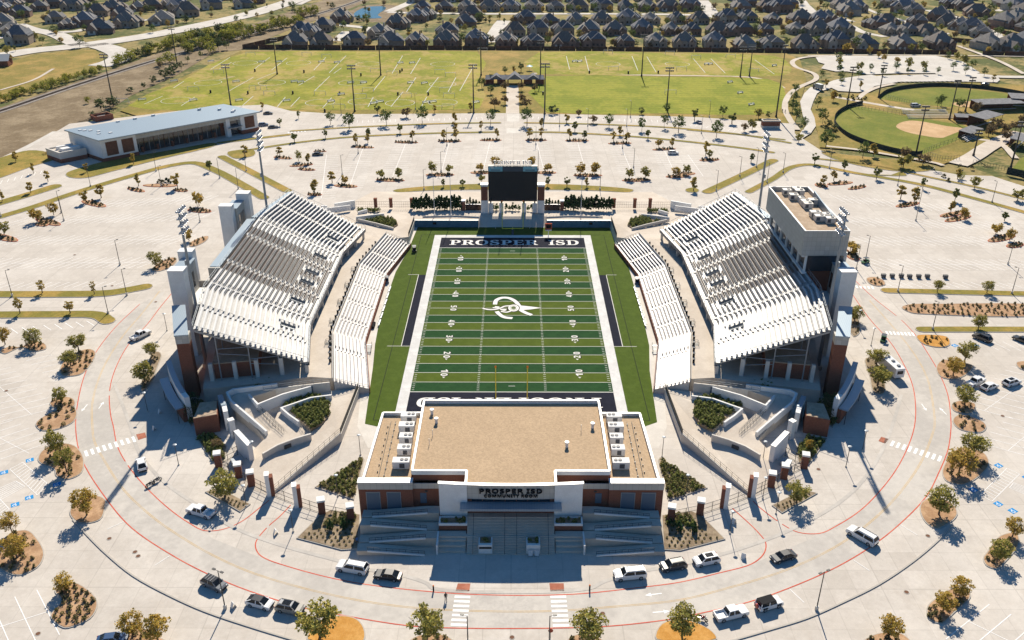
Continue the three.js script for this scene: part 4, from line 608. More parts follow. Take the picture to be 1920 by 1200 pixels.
// ---------- entry walks, ramps and gates, the same on both sides ----------
const fx = (p, s) => p.map(([x, ...r]) => [s < 0 ? x : -x, ...r]);
for (const s of [-1, 1]) {
  const side = s < 0 ? 'left' : 'right', F = (p) => fx(p, s);
  // broad walk falling from the concourse to the gate, with its retaining wall and fence
  const wk = F([[-36.6, 1.8, 47.2], [-37.4, 1.8, 66.6], [-48.3, .03, 85.3], [-58.5, .03, 80], [-53, 1.75, 66.5], [-53, 1.8, 54], [-43, 1.8, 48.2]]);
  nb().slab(wk, 0).struct('entry_walk', M.walk);
  const f = thing('walk_fence', `fence and retaining wall beside the sloping walk at the ${side} of the community building`, 'fence', 0, 0, 0, 0, 'walk fences');
  nb().wall(F([[-37.2, 66.4, 0], [-47.6, 84.6, -1.75]]), 0, 2.3, .3).build('retaining_wall', M.whiteCon, f);
  const fr = nb(), fp = F([[-37.2, 66.4], [-47.6, 84.6]]); for (let i = 0; i <= 12; i++) { const q = i / 12, x = fp[0][0] + (fp[1][0] - fp[0][0]) * q, z = fp[0][1] + (fp[1][1] - fp[0][1]) * q, y = 2.3 - 1.75 * q; fr.base(x, y, z, .06, 1.2, .06); } for (const h of [.15, .65, 1.2]) fr.tube([fp[0][0], 2.3 + h, fp[0][1]], [fp[1][0], .55 + h, fp[1][1]], .03); fr.build('fence_frame', M.darkSteel, f);
  // concourse end wall with service door
  const e = thing('end_wall', `pale concourse end wall with a service door, near the ${side} bleacher`, 'wall', 0, 0, 0, 0, 'concourse end walls');
  nb().wall(F([[-42.8, 48.2], [-50, 49.8], [-57.5, 51.6]]), 1.6, 2.6, .35).build('wall_face', M.whiteCon, e); nb().wall(F([[-46.6, 49.35], [-49.2, 49.9]]), 1.8, 1.9, .2).build('service_door', M.doorBlue, e);
  const er = nb(); { const p = F([[-42.8, 48.2], [-50, 49.8], [-57.5, 51.6]]); for (let i = 0; i < 2; i++) for (const h of [4.7, 5.2]) er.tube([p[i][0], h, p[i][1]], [p[i + 1][0], h, p[i + 1][1]], .04); for (let i = 0; i <= 8; i++) { const q = i / 8 * 2, k = Math.min(1, q | 0), u = q - k; er.base(p[k][0] + (p[k + 1][0] - p[k][0]) * u, 4.2, p[k][1] + (p[k + 1][1] - p[k][1]) * u, .06, 1, .06); } } er.build('railing', M.galv, e);
  // ramp building: folded white walls, landings and planters
  const r = thing('ramp', `folded concrete access ramp with white walls behind the ${side} gate`, 'ramp', 0, 0, 0, 0, 'access ramps');
  const HW = (p) => F(p.map(([x, z, y]) => [x, z, y])), top = (p, h) => HW(p).map(([x, z, y]) => [x, z, y - h]), deck = (p) => F(p.map(([x, z, y]) => [x, y, z]));
  nb().slab(deck([[-53.7,50.5,4.02],[-63.1,53.0,3.95],[-64.5,54.1,3.6],[-62.6,57.7,3],[-57.6,62.6,2],[-52.3,68.5,0.8],[-48.2,66.2,1.2],[-50.5,63.4,1.8],[-55.1,58.7,2.7],[-59.9,53.9,3.5]]), 0).build('ramp_deck', M.walk, r);
  nb().wall(top([[-54.5,50.3,5.1],[-64.1,52.8,5.1],[-65.2,53.9,4.9],[-63.5,56.7,4.4],[-58.3,61.6,3.6],[-53.2,66.4,2.7]], 1.9), 0, 1.9, .45).build('outer_wall', M.whiteWall, r);
  nb().wall(top([[-60.2,54.0,4.4],[-57.1,58.1,4.4],[-52.6,53.9,4.4],[-46.8,50.2,4.3]], 2.6), 0, 2.6, .4).build('planter_wall', M.whiteWall, r);
  nb().wall(top([[-41.8,51.7,2.9],[-46.3,53.2,3.1],[-52.0,57.9,3.3],[-49.7,60.4,3.1],[-47.0,62.7,2.8]], 1.6), 0, 1.6, .4).build('inner_wall', M.whiteWall, r);
  nb().wall(top([[-43.4,67.3,2.7],[-46.6,69.0,2.6],[-49.7,71.4,2.6],[-52.1,74.4,2.5]], 2.5), 0, 2.5, .4).build('south_wall', M.whiteCon, r);
  nb().wall(top([[-47.3,69.8,1.9],[-48.5,70.8,1.9]], .8), 0, .8, .5).build('vent', M.darkSteel, r);
  const rl = nb(); const rail = (p, h = 1) => { const q = F(p); for (let i = 0; i + 1 < q.length; i++) { const [ax, az, ay] = q[i], [bx, bz, by] = q[i + 1]; for (const k of [.5, 1]) rl.tube([ax, ay + k * h, az], [bx, by + k * h, bz], .035); const n = Math.max(2, Math.round(Math.hypot(bx - ax, bz - az) / 1.2)); for (let j = 0; j <= n; j++) { const u = j / n; rl.base(ax + (bx - ax) * u, ay + (by - ay) * u, az + (bz - az) * u, .05, h, .05); } } };
  rail([[-57.2,58.6,2.6],[-50.1,65.9,1.3]]); rail([[-56.8,57.8,2.7],[-49.8,65.3,1.4]]); rail([[-47.4,61.5,1.7],[-43.8,65.9,1.4]]); rail([[-64.8,54.6,1.5],[-53.3,67.0,0.6]]);
  rl.build('handrail', M.darkSteel, r).userData.kind = 'stuff';
  const bed = F([[-47.1,50.1],[-53.0,54.1],[-47.9,60.0],[-44.3,64.4],[-42.1,62.3],[-41.1,58.9],[-42.0,54.0],[-43.9,51.1]]);
  nb().prism(bed, 1.2, 1.95).struct('planting_bed', M.darkMulch);
  // outer yard: free-standing white pylon wall, posts, curved ticket wall with awning
  const py = thing('pylon_wall', `thick free-standing white wall at the ${side} gate`, 'wall', 0, 0, 0, 0, 'gate pylon walls');
  nb().wall(F([[-58.8, 69.2], [-54.4, 74.6]]), 0, 4.7, 1).build('wall_block', M.whiteWall, py); nb().wall(F([[-58.8, 69.2], [-54.4, 74.6]]), 4.7, .12, 1.1).build('cap', M.coping, py);
  const tk = thing('ticket_wall', `curved white ticket wall with metal awning outside the ${side} gate`, 'ticket booth', 0, 0, 0, 0, 'ticket walls');
  const arc = smooth(F([[-82.6,41.9,6.2],[-79.2,48.4,6.2],[-75.7,54.2,6.2],[-72.7,58.3,6.2]]).map(([x, z]) => [x, z]), 4);
  nb().wall(arc, 0, 6.2, 1.1).build('curved_wall', M.whiteWall, tk); nb().wall(arc.slice(0, -2), 6.2, .15, 1.2).build('coping', M.blueMetal, tk);
  nb().wall(arc.slice(2).map(([x, z]) => [x * 1.022, z + .8]), 3.6, .3, 2.0).build('awning', M.blueMetal, tk); nb().wall(arc.slice(3).map(([x, z]) => [x * 1.013, z + .5]), 0, 3.6, .9).build('booth', M.brick, tk);
  for (const [x, z] of [arc[4], arc[arc.length - 1]].map(([x, z]) => [x * 1.032, z + 1.1])) nb().tube([x, 0, z], [x, 3.6, z], .08).build('post', M.darkSteel, tk);
  const bx = thing('gate_building', `small flat brick building between white walls at the ${side} gate`, 'building', 0, 0, 0, 0, 'gate buildings');
  nb().prism(F([[-70.4, 57.6], [-66.6, 56.6], [-64.8, 62.6], [-69.6, 64.4]]), 0, 4.4).build('wall', M.brick, bx); nb().prism(F([[-70.2, 57.8], [-66.7, 56.9], [-65, 62.5], [-69.6, 64.2]]), 4.4, 4.5).build('roof', M.roofTan, bx);
  nb().wall(F([[-66.3, 55.6], [-64, 60], [-63, 62.4]]), 0, 5.1, 1).build('side_wall', M.whiteWall, bx); nb().wall(F([[-66.3, 55.6], [-64, 60]]), 5.1, .12, 1.1).build('coping', M.blueMetal, bx);
  const gp = thing('gate_post', `square white post in the ${side} yard fence`, 'post', 0, 0, 0, 0, 'white yard posts'); { const [[x, z]] = F([[-61.3, 64.6]]); nb().base(x, 0, z, 1.2, 4.4, 1.2, .6).build('shaft', M.whiteWall, gp); nb().base(x, 4.4, z, 1.3, .15, 1.3, .6).build('cap', M.coping, gp); }
  const yf = thing('yard_fence', `dark railing fence between white posts at the ${side} gate yard`, 'fence', 0, 0, 0, 0, 'yard fences'); { const g = nb(); for (const [a, b] of [F([[-63, 62.4], [-61.3, 64.6]]), F([[-61.3, 64.6], [-58.8, 69.2]])]) { for (const h of [.3, 1.9]) g.tube([a[0], h, a[1]], [b[0], h, b[1]], .05); for (let i = 0; i <= 8; i++) g.base(a[0] + (b[0] - a[0]) * i / 8, 0, a[1] + (b[1] - a[1]) * i / 8, .05, 2, .05); } g.build('fence_bars', M.darkSteel, yf); }
  // gate piers: brick ones with white caps, two tall pylons
  const piers = [[-61.2, 75.5], [-55.9, 79.3], [-52.6, 81.9], [-36.6, 90.6], [-30.7, 92.4]];
  piers.forEach(([x0, z], i) => { const x = s * -x0, p = thing('brick_pier', `${ord(i)} brick gate pier with white cap, counting from the ${s < 0 ? 'left' : 'right'} edge`, 'pier', x, 0, z, s * -.25, `brick piers of the ${side} gate`); nb().base(0, 0, 0, 1.35, 3.2, 1.35).build('shaft', M.brick, p); nb().base(0, 3.2, 0, 1.55, .4, 1.55).build('cap', M.whiteWall, p); });
  [[-47.9, 85], [-41.7, 88.4]].forEach(([x0, z], i) => { const p = thing('gate_pylon', `tall white and brick pylon on the ${i ? 'inner' : 'outer'} side of the ${side} gate`, 'pylon', s * -x0, 0, z, s * -.25, 'gate pylons'); nb().base(s * .35, 0, 0, .8, 5.2, 1.4).build('white_half', M.whiteWall, p); nb().base(-s * .4, 0, 0, .7, 4.7, 1.3).build('brick_half', M.brick, p); nb().base(s * .35, 5.2, 0, .95, .15, 1.5).build('cap', M.coping, p); });
  const runs = [[[-60.6, 76], [-56.5, 78.9]], [[-55.3, 79.8], [-53.2, 81.5]], [[-52, 82.3], [-48.5, 84.6]], [[-47.2, 85.4], [-42.4, 88]], [[-41, 88.7], [-37.3, 90.4]], [[-35.9, 90.8], [-31.4, 92.2]], [[-61.6, 75.1], [-58.4, 71.4]]];
  runs.forEach((q, i) => { const [a, b] = F(q), g = thing(i === 3 ? 'gate' : 'fence_panel', i === 3 ? `dark metal double gate between the tall pylons on the ${side}` : `${ord(i < 3 ? i : i - 1)} dark mesh fence panel of the ${side} gate line, from the outer end`, i === 3 ? 'gate' : 'fence', 0, 0, 0, 0, i === 3 ? 'entry gates' : `fence panels of the ${side} gate line`); const n = Math.round(Math.hypot(b[0] - a[0], b[1] - a[1]) / .3), fr = nb(), ba = nb(); for (const h of [.15, 1.2, 2.2]) fr.tube([a[0], h, a[1]], [b[0], h, b[1]], .045); for (const u of [0, .5, 1]) fr.base(a[0] + (b[0] - a[0]) * u, 0, a[1] + (b[1] - a[1]) * u, .1, 2.3, .1); for (let k = 1; k < n; k++) ba.tube([a[0] + (b[0] - a[0]) * k / n, .15, a[1] + (b[1] - a[1]) * k / n], [a[0] + (b[0] - a[0]) * k / n, 2.2, a[1] + (b[1] - a[1]) * k / n], .014, .014, 3); fr.build('frame', M.darkSteel, g); const bb = ba.build('bars', M.darkSteel, g); bb.userData.kind = 'stuff'; });
  const tb = thing('transformer', `grey electrical cabinet behind the brick piers of the ${side} gate`, 'cabinet', s * 57.3, 0, 75.6, s * -.5, 'electrical cabinets'); nb().base(0, .1, 0, 2, 1.7, 1.7).build('casing', M.galv, tb); nb().base(0, 0, 0, 2.3, .1, 2).build('plinth', M.kerb, tb); nb().base(0, .3, .87, 1.6, 1.3, .04).build('doors', M.steel, tb);
  // planted triangles
  const bedsS = [[F([[-31.6,72.1],[-31.1,73.1],[-31.1,86.6],[-39.7,82.6]]), 'darkMulch'], [F([[-35.0,89.7],[-29.1,91.1],[-28.0,100.8],[-31.0,101.1],[-40.0,97.9],[-36.9,91.2]]), 'darkMulch'], [F([[-61.4,84.2],[-58.8,83.0],[-51.2,88.0],[-52.6,90.4]]), 'darkMulch'], [F([[-73.4, 51], [-71.2, 50], [-70.6, 56], [-72, 60.8], [-76.4, 54]]), 'darkMulch'], [F([[-69.6, 65], [-65.4, 64], [-61.6, 68.4], [-60.4, 74], [-62.8, 74.4]]), 'darkMulch']];
  bedsS.forEach(([p, m]) => { const k = nb().prism(p, 0, .2).struct('planting_bed', M.kerb); nb().prism(inset(p, .18), .15, .24).build('soil', M[m], k); });
}
// rough planters seen through the glass of the far plaza corners
for (const s of [-1, 1]) {
  const side = s < 0 ? 'left' : 'right', t = thing('plaza_planter', `pale walled planter at the far ${side} corner of the field`, 'planter', 0, 0, 0, 0, 'far corner planters'), F = (p) => fx(p, s);
  nb().wall(F([[-54.5, -62.5, 3.2], [-46, -57.4, 3.2], [-40.5, -54, 3]]), 0, 1.0, .4).build('front_wall', M.whiteCon, t); nb().wall(F([[-54.5, -62.5, 3.2], [-45.5, -67.5, 2.6]]), 0, 1.6, .4).build('back_wall', M.whiteWall, t); nb().prism(F([[-52, -61.6], [-46, -58.2], [-41, -55], [-39.6, -59], [-41, -64], [-45.6, -66.8]]), 2.2, 3.4).build('soil', M.darkMulch, t);
  const w = thing('plaza_wall', `group of pale free-standing walls at the far ${side} entrance`, 'wall', 0, 0, 0, 0, 'far entrance walls');
  nb().wall(F([[-64.5, -76], [-57.8, -79.6]]), 0, 4.9, .8).build('tall_wall', M.whiteWall, w); nb().wall(F([[-67, -71, 3], [-58.5, -74.6, 3]]), 0, 1.8, .5).build('low_wall', M.whiteWall, w); nb().base(s * 68, 0, -74.5, 2, 4.6, .8).build('end_block', M.whiteWall, w); nb().wall(F([[-55.4, -71.4], [-52.6, -74.2]]), 2.2, 1.2, .5).build('seat_wall', M.whiteWall, w);
  // far gate piers and fence
  [[-50.2], [-44.6], [-37]].forEach(([x], i) => { const p = thing('brick_pier', `${ord(i)} brick pier of the far ${side} gate, from the outside`, 'pier', s * -x, 2.2, -79.5, 0, `brick piers of the far ${side} gate`); nb().base(0, 0, 0, 1.1, 3.2, 1.1).build('shaft', M.brick, p); nb().base(0, 3.2, 0, 1.25, .3, 1.25).build('cap', M.brick, p); });
  { const p = thing('brick_pier', `white-capped brick pier among the hedges ${side} of the scoreboard`, 'pier', s * 17.8, 2.4, -76, 0, 'hedge piers'); nb().base(0, 0, 0, 1.2, 3.4, 1.2).build('shaft', M.brick, p); nb().base(0, 3.4, 0, 1.4, .5, 1.4).build('cap', M.coping, p); const d = thing('hedge_wall', `low dark wall joining the hedge ${side} of the scoreboard`, 'wall', s * 14.2, 2.4, -76, 0, 'hedge walls'); nb().base(0, 0, 0, 5.8, 2.2, .3).build('panel', M.wood, d); nb().base(0, 2.2, 0, 5.9, .12, .4).build('coping', M.coping, d); }
  const g = thing('fence_panel', `dark mesh gate fence between brick piers at the far ${side}`, 'fence', 0, 0, 0, 0, 'far gate fences'), fr = nb(); for (const [a, b] of [[-49.6, -45.2], [-44, -37.6], [-58, -50.8]]) { for (const h of [.2, 1.2, 2.2]) fr.tube([s * -a, 2.2 + h, -79.5], [s * -b, 2.2 + h, -79.5], .04); for (let x = a; x <= b; x += .8) fr.base(s * -x, 2.2, -79.5, .04, 2.2, .04); } fr.build('frame', M.darkSteel, g);
  // flag poles
}
[[-27.9,-70.4], [-22,-70.4], [24.3,-70.6]].forEach(([x, z], i) => { const f = thing('flag_pole', ['outer white flag pole left of the scoreboard', 'inner white flag pole left of the scoreboard', 'single white flag pole right of the scoreboard'][i], 'flag pole', x, 2.4, z, 0, 'flag poles'); nb().cyl(0, 0, 0, .14, .07, 14.5, 8).build('pole', M.coping, f); nb().add(new THREE.SphereGeometry(.16, 8, 6).translate(0, 14.6, 0)).build('finial', M.galv, f); nb().cyl(0, 0, 0, .4, .3, .5, 10).build('collar', M.coping, f); });

// ---------- trees and planting ----------
const leafMat = new THREE.MeshPhysicalMaterial({ color: 0xffffff, vertexColors: true, roughness: 1, specularIntensity: .1, transmission: .3, thickness: 0, side: THREE.DoubleSide });
const barkMat = noisy(3, [.10, .075, .055], [.17, .13, .10], { fine: .6 });
function leaves(list, c0, c1, size) {          // list of points -> small randomly turned leaf sprays
  const n = list.length, p = new Float32Array(n * 18), c = new Float32Array(n * 18), nn = new Float32Array(n * 18), uv = new Float32Array(n * 12), q = new THREE.Quaternion(), e = new THREE.Euler(), v = V(), m = V();
  list.forEach((o, i) => {
    e.set(rr(-1.1, 1.1), rr(0, 6.3), rr(-1.1, 1.1)); q.setFromEuler(e); const s = size * rr(.6, 1.3), w = s * rr(.5, .9), k = Math.min(1, Math.max(0, rr(-.2, 1.2))), cr = mix(c0, c1, k), b = rr(.82, 1.18);
    m.set(0, 1, 0).applyQuaternion(q);
    [[-s, -w * .4], [0, w], [s, w * .3], [-s, -w * .4], [s, w * .3], [s * .1, -w]].forEach(([x, z], j) => { v.set(x * .5, 0, z * .5).applyQuaternion(q).add(o); const t = i * 18 + j * 3; p[t] = v.x; p[t + 1] = v.y; p[t + 2] = v.z; nn[t] = m.x; nn[t + 1] = m.y; nn[t + 2] = m.z; for (let z2 = 0; z2 < 3; z2++) c[t + z2] = cr[z2] * b; });
  });
  const g = new THREE.BufferGeometry(); g.setAttribute('position', new THREE.BufferAttribute(p, 3)); g.setAttribute('normal', new THREE.BufferAttribute(nn, 3)); g.setAttribute('uv', new THREE.BufferAttribute(uv, 2)); g.setAttribute('color', new THREE.BufferAttribute(c, 3)); return g;
}
function crownPoints(h0, h1, r, clumps, per, shape, spread) {
  const out = []; for (let k = 0; k < clumps; k++) {
    let x, y, z; do { x = rr(-1, 1); y = rr(-1, 1); z = rr(-1, 1); } while (x * x + y * y + z * z > 1 || x * x + y * y + z * z < .12);
    const t = (y + 1) / 2, w = shape === 'cone' ? 1.25 * (1 - t) + .03 : shape === 'vase' ? .6 + .75 * t - .45 * t * t : shape === 'oval' ? 1 : 1;
    const cx = x * r * w, cy = h0 + (h1 - h0) * t, cz = z * r * w, cr = spread * rr(.6, 1.2);
    for (let i = 0; i < per; i++) { let a, b, c; do { a = rr(-1, 1); b = rr(-1, 1); c = rr(-1, 1); } while (a * a + b * b + c * c > 1); out.push(V(cx + a * cr, cy + b * cr * .75, cz + c * cr)); }
  }
  return out;
}
const kinds = {
  oak: { h: 8.4, r: 3.0, th: 2.6, shape: 'round', c0: [0.069, 0.118, 0.034], c1: [0.182, 0.225, 0.057], name: 'oak_tree', cat: 'tree', look: 'rounded dark green tree' },
  amber: { h: 5.2, r: 1.35, th: 1.6, shape: 'oval', c0: [0.327, 0.268, 0.064], c1: [0.593, 0.426, 0.108], name: 'young_tree', cat: 'tree', look: 'slim amber young tree' },
  young: { h: 5.0, r: 1.3, th: 1.7, shape: 'oval', c0: [0.118, 0.160, 0.057], c1: [0.279, 0.268, 0.077], name: 'young_tree', cat: 'tree', look: 'slim green young tree' },
  olive: { h: 5.2, r: 2.6, th: 1.5, shape: 'vase', c0: [0.202, 0.214, 0.057], c1: [0.450, 0.373, 0.095], name: 'spreading_tree', cat: 'tree', look: 'spreading olive green tree' },
  gold: { h: 5.2, r: 2.6, th: 1.5, shape: 'vase', c0: [0.299, 0.241, 0.054], c1: [0.600, 0.398, 0.090], name: 'spreading_tree', cat: 'tree', look: 'spreading golden tree' },
  rust: { h: 5.4, r: 2.7, th: 1.5, shape: 'round', c0: [0.136, 0.106, 0.057], c1: [0.309, 0.214, 0.106], name: 'rust_tree', cat: 'tree', look: 'rust brown round tree' },
  conifer: { h: 4.6, r: 1.6, th: .3, shape: 'cone', c0: [0.042, 0.097, 0.034], c1: [0.108, 0.182, 0.057], name: 'conifer', cat: 'conifer', look: 'dark green conifer' },
  bush: { h: 5.6, r: 3.6, th: .4, shape: 'round', c0: [0.182, 0.214, 0.039], c1: [0.447, 0.406, 0.067], name: 'hedge_tree', cat: 'tree', look: 'yellow green bushy tree' },
  dark: { h: 6.2, r: 3.0, th: .8, shape: 'round', c0: [0.053, 0.085, 0.039], c1: [0.129, 0.160, 0.057], name: 'dark_tree', cat: 'tree', look: 'dense dark green tree' },
};
const protos = {};
function treeProto(kind, lod, v) {
  const key = kind + lod + v; if (protos[key]) return protos[key];
  const K = kinds[kind], g = new THREE.Group(), H = K.h * rr(.94, 1.06), t = nb(), near = lod === 'near', top = K.th + (H - K.th) * .55;
  t.tube([0, 0, 0], [rr(-.1, .1), K.th, rr(-.1, .1)], .17, .12, near ? 7 : 4).tube([0, K.th, 0], [rr(-.2, .2), top, rr(-.2, .2)], .11, .04, near ? 6 : 4);
  if (K.shape !== 'cone') for (let i = 0; i < (near ? 7 : 3); i++) { const a = i * 2.4 + v, R = K.r * rr(.45, .8), y = K.th + rr(0, .6); t.tube([0, y, 0], [Math.cos(a) * R, y + (H - y) * rr(.35, .7), Math.sin(a) * R], .075, .02, near ? 5 : 3); }
  t.build('trunk', barkMat, g);
  const big = K.r > 2 || K.shape === 'cone', pts = near ? crownPoints(K.th * .8, H * .95, K.r * .9, big ? 46 : 30, big ? 38 : 28, K.shape, K.shape === 'cone' ? .2 : K.r * .28) : crownPoints(K.th * .8, H * .95, K.r * .9, big ? 28 : 17, 15, K.shape, K.r * .33);
  const cr = new THREE.Mesh(leaves(pts, K.c0, K.c1, K.shape === 'cone' ? .55 : near ? .35 : .8), leafMat); cr.name = 'crown'; g.add(cr); g.name = K.name;
  return protos[key] = g;
}
let tv = 0;
function plant(kind, x, z, s, label, group, lod = z > -40 ? 'near' : 'far', y = 0) {
  const p = treeProto(kind, lod, tv++ % (lod === 'near' ? 5 : 3)), c = p.clone(); c.name = numbered(p.name); c.position.set(x, y, z); c.rotation.y = rr(0, 6.28); const w = s * rr(.84, 1.16), hh = s * rr(.88, 1.12); c.scale.set(w, hh, w * rr(.9, 1.1)); scene.add(c); return tag(c, label, kinds[kind].cat, group);
}
function treeRow(where, list, y = 0, lod) {         // list of [x, z, kind, scale], labelled left to right per kind
  const by = {}; list.sort((a, b) => a[0] - b[0]);
  for (const [x, z, k, s = 1] of list) { const i = by[k] = (by[k] ?? -1) + 1, n = list.filter((q) => q[2] === k).length; plant(k, x, z, s, n === 1 ? `${kinds[k].look} ${where}` : `${ord(i)} ${kinds[k].look} from the left ${where}`, 'trees ' + where, lod, y); }
}
const oak = 'oak', amber = 'amber', young = 'young', olive = 'olive', gold = 'gold', rust = 'rust', conifer = 'conifer', bush = 'bush', dark = 'dark';
treeRow('on the arc verge', [[-80.4,-199.6,oak],[-63.1,-206.9,oak],[-45.7,-211.2,oak],[-11.3,-208.2,oak,1.05],[6.8,-207.2,oak,1.05],[47.4,-204.3,oak,.95],[62.5,-196.2,oak,.9],[74.3,-202.4,oak,.8],[80.0,-194.3,oak],[96.6,-185.6,oak]]);
treeRow('below the practice fields', [[-115.9,-205.6,young],[-133.3,-239.0,amber,.8],[-109.9,-220.7,young,.8],[-91.3,-208.8,oak,.7],[-70.8,-229.9,young,1.1],[-55.0,-223.2,rust,.9],[-41.2,-232.4,amber,.9],[-22.7,-237.2,amber,.9],[20.7,-231.6,dark,.9],[26.7,-211.6,amber],[33.8,-225.9,rust,.7],[40.1,-211.6,rust,.8],[66.9,-230.6,dark,.6],[80.0,-230.7,oak,.7],[92.0,-217.3,young,1.4],[108.0,-225.2,oak,.65],[109.6,-210.9,young,1.4],[112.1,-195.5,rust,.8],[117.0,-199.5,olive,1.1],[125.9,-223.0,olive,.9],[130.9,-223.0,dark,.6]]);
treeRow('around the park pavilion', [[-18.7,-293.7,oak,.75],[-13.7,-307.1,oak,.75],[-5.4,-334.3,oak,.7],[-0.0,-339.3,amber,.9],[4.7,-342.8,young,1.3],[-13.0,-278.1,oak,.7],[-4.9,-286.5,rust,.9],[4.4,-286.6,rust,.9],[12.3,-282.4,rust,.85],[-4.6,-253.1,rust,.9],[4.2,-257.0,rust,.95],[-9.9,-242.0,rust,1.1],[6.9,-243.3,rust,1.1]]);
treeRow('on the inner arc verge', [[-68.5,-184.8,young],[-54.6,-191.7,young],[-28.5,-193.8,amber],[-29.3,-211.3,amber],[-15.7,-197.8,amber,.9],[13.8,-203.1,amber,.9],[29.9,-195.1,young],[51.0,-188.3,amber],[63.7,-182.6,young],[-102.1,-176.2,young],[-88.9,-182.8,young]]);
treeRow('in the north lot far islands', [[-72.9,-172.7,amber],[-67.5,-174.5,amber,.9],[-47.4,-179.2,amber,.9],[-32.7,-180.2,amber],[-27.0,-181.2,amber],[-7.6,-182.2,amber],[7.7,-182.3,amber],[13.3,-183.3,amber,.9],[26.6,-182.4,amber],[33.3,-180.6,young],[46.9,-177.8,amber],[52.9,-176.0,amber],[66.5,-167.1,gold,.8],[72.6,-167.1,amber],[-103.2,-152.6,amber],[-93.3,-145.3,olive,.8],[-88.3,-141.3,amber]]);
treeRow('in the north lot near islands', [[-67.6,-113.5,gold,.8],[-53.9,-120.5,olive,.85],[-46.8,-121.3,olive,.8],[-33.8,-127.9,olive,.85],[-26.7,-127.9,olive,.8],[-13.8,-129.4,gold,.8],[14.5,-129.6,gold,.8],[27.9,-126.0,gold,.95],[34.0,-126.7,gold,.95],[47.6,-120.3,olive,.95],[54.3,-121.8,olive,.95],[67.3,-124.7,gold,.8],[-73.0,-114.8,amber],[-77.4,-101.5,amber,1.1],[-7.3,-137.8,gold,.9],[8.2,-137.9,gold,.9]]);
treeRow('on the verge behind the scoreboard', [[-27.6,-109.6,young,.8],[-20.0,-110.3,young,.8],[-12.7,-115.8,olive,.7],[13.9,-110.5,young,.8],[21.5,-109.8,young,.9],[29.4,-109.9,amber,.8]]);
treeRow('in the upper left car park', [[-170.3,-70.2,gold,.95],[-167.7,-76.9,gold,.95],[-161.8,-90.4,amber,1.1],[-158.4,-96.0,amber,1.2],[-149.6,-110.4,amber,1.1],[-133.1,-107.8,amber,1.3],[-117.8,-87.0,gold,1],[-175.5,-57.1,olive,.9],[-109.7,-51.4,gold,.8]]);
treeRow('near the field house', [[-215.7,-143.9,amber],[-199.8,-127.1,amber,.8],[-188.3,-115.7,amber],[-188.3,-101.6,amber,.9],[-194.1,-91.5,amber,.9],[-127.2,-130.4,young],[-163.1,-140.2,amber,.9],[-178.3,-128.7,amber,.9],[-118.5,-152.5,amber],[-180.6,-149.7,conifer,.7]]);
treeRow('on the left thin verges', [[-139.3,-9.5,amber,.85],[-123.5,-8.8,amber,.85],[-139.1,4.0,amber,.95],[-124.9,3.9,amber,.95]]);
treeRow('in the left road islands', [[-133.8,22.3,gold,.95],[-125.5,22.9,olive,.95],[-112.7,26.0,olive,1],[-111.2,33.8,olive,1.1],[-105.7,50.8,olive,.9],[-112.9,-29.5,olive,.9],[-97.1,71.4,olive,1.05],[-92.1,77.8,olive,1.15],[-81.9,91.5,gold,1.25],[-93.7,96.6,gold,.95],[-89.3,103.4,gold,.95],[-76.9,111.4,gold,.75],[-61.3,121.4,gold,.95],[-56.7,122.8,gold,.95]]);
treeRow('outside the left stand', [[-92.5,29.0,olive,1],[-89.7,41.3,olive,1.05],[-56.8,86.0,olive,1.2]]);
treeRow('at the bottom edge', [[-30.8,121.8,olive,1.35],[-13.4,122.9,olive,1.3],[12.6,122.3,olive,1.35],[27.9,121.3,olive,1.15],[61.5,121.3,gold,1]]);
treeRow('in the right road islands', [[98.3,71.5,olive,1.1],[92.5,77.8,gold,1.2],[82.8,90.7,olive,1.3],[93.8,97.0,gold,.9],[88.2,103.2,olive,.9],[77.0,112.0,gold,.85],[72.6,115.8,gold,.85],[115.4,30.5,olive,1.05],[109.4,37.4,gold,1.1],[105.9,51.2,olive,1.05],[56.3,87.1,olive,.95]]);
treeRow('outside the right stand', [[95.3,7.7,olive,1],[92.3,32.2,olive,1.05],[88.7,42.6,olive,1.1],[111.5,-40.1,gold,.8],[111.7,-43.8,gold,.7]]);
treeRow('on the right thin verges', [[126.5,-11.4,olive,.8],[140.9,-10.7,olive,.85],[127.4,12.4,olive,.9],[109.7,19.6,conifer,.3]]);
treeRow('in the upper right car park', [[167.6,-59.6,gold,.9],[169.1,-53.1,gold,.9],[163.0,-73.9,gold,.8],[176.9,-72.3,young,.8],[85.4,-154.3,amber,1.2],[86.1,-149.4,olive,.8],[71.1,-105.4,amber,1.1],[72.1,-126.9,olive,.8],[103.2,-144.6,young,.9],[124.5,-113.0,amber,.9],[130.6,-118.6,amber,.9],[148.9,-96.1,amber,1.2],[151.5,-90.0,amber,1.2],[161.0,-80.1,amber]]);
treeRow('along the road verges at the right', [[129.8,-141.6,young],[139.1,-131.6,young],[148.7,-120.8,young,1.1],[162.6,-108.5,young],[168.7,-93.8,young],[181.9,-120.9,amber],[183.4,-109.2,olive,1.1],[193.0,-94.5,olive],[133.0,-176.4,olive,.9]]);
treeRow('on both sides of the park road', [[160.2,-277.7,oak,.75],[153.6,-257.8,oak,.8],[147.1,-236.9,oak,.85],[143.2,-216.5,oak,.8],[142.3,-199.7,oak,.75],[163.2,-245.4,oak,.7],[155.1,-211.2,oak,.95],[155.4,-203.8,dark,.7],[153.8,-190.7,dark,.8],[142.8,-167.4,oak,1.05],[176.4,-260.5,gold,1.1],[183.6,-296.2,amber],[195.7,-305.2,oak,.6],[202.5,-292.0,amber]]);
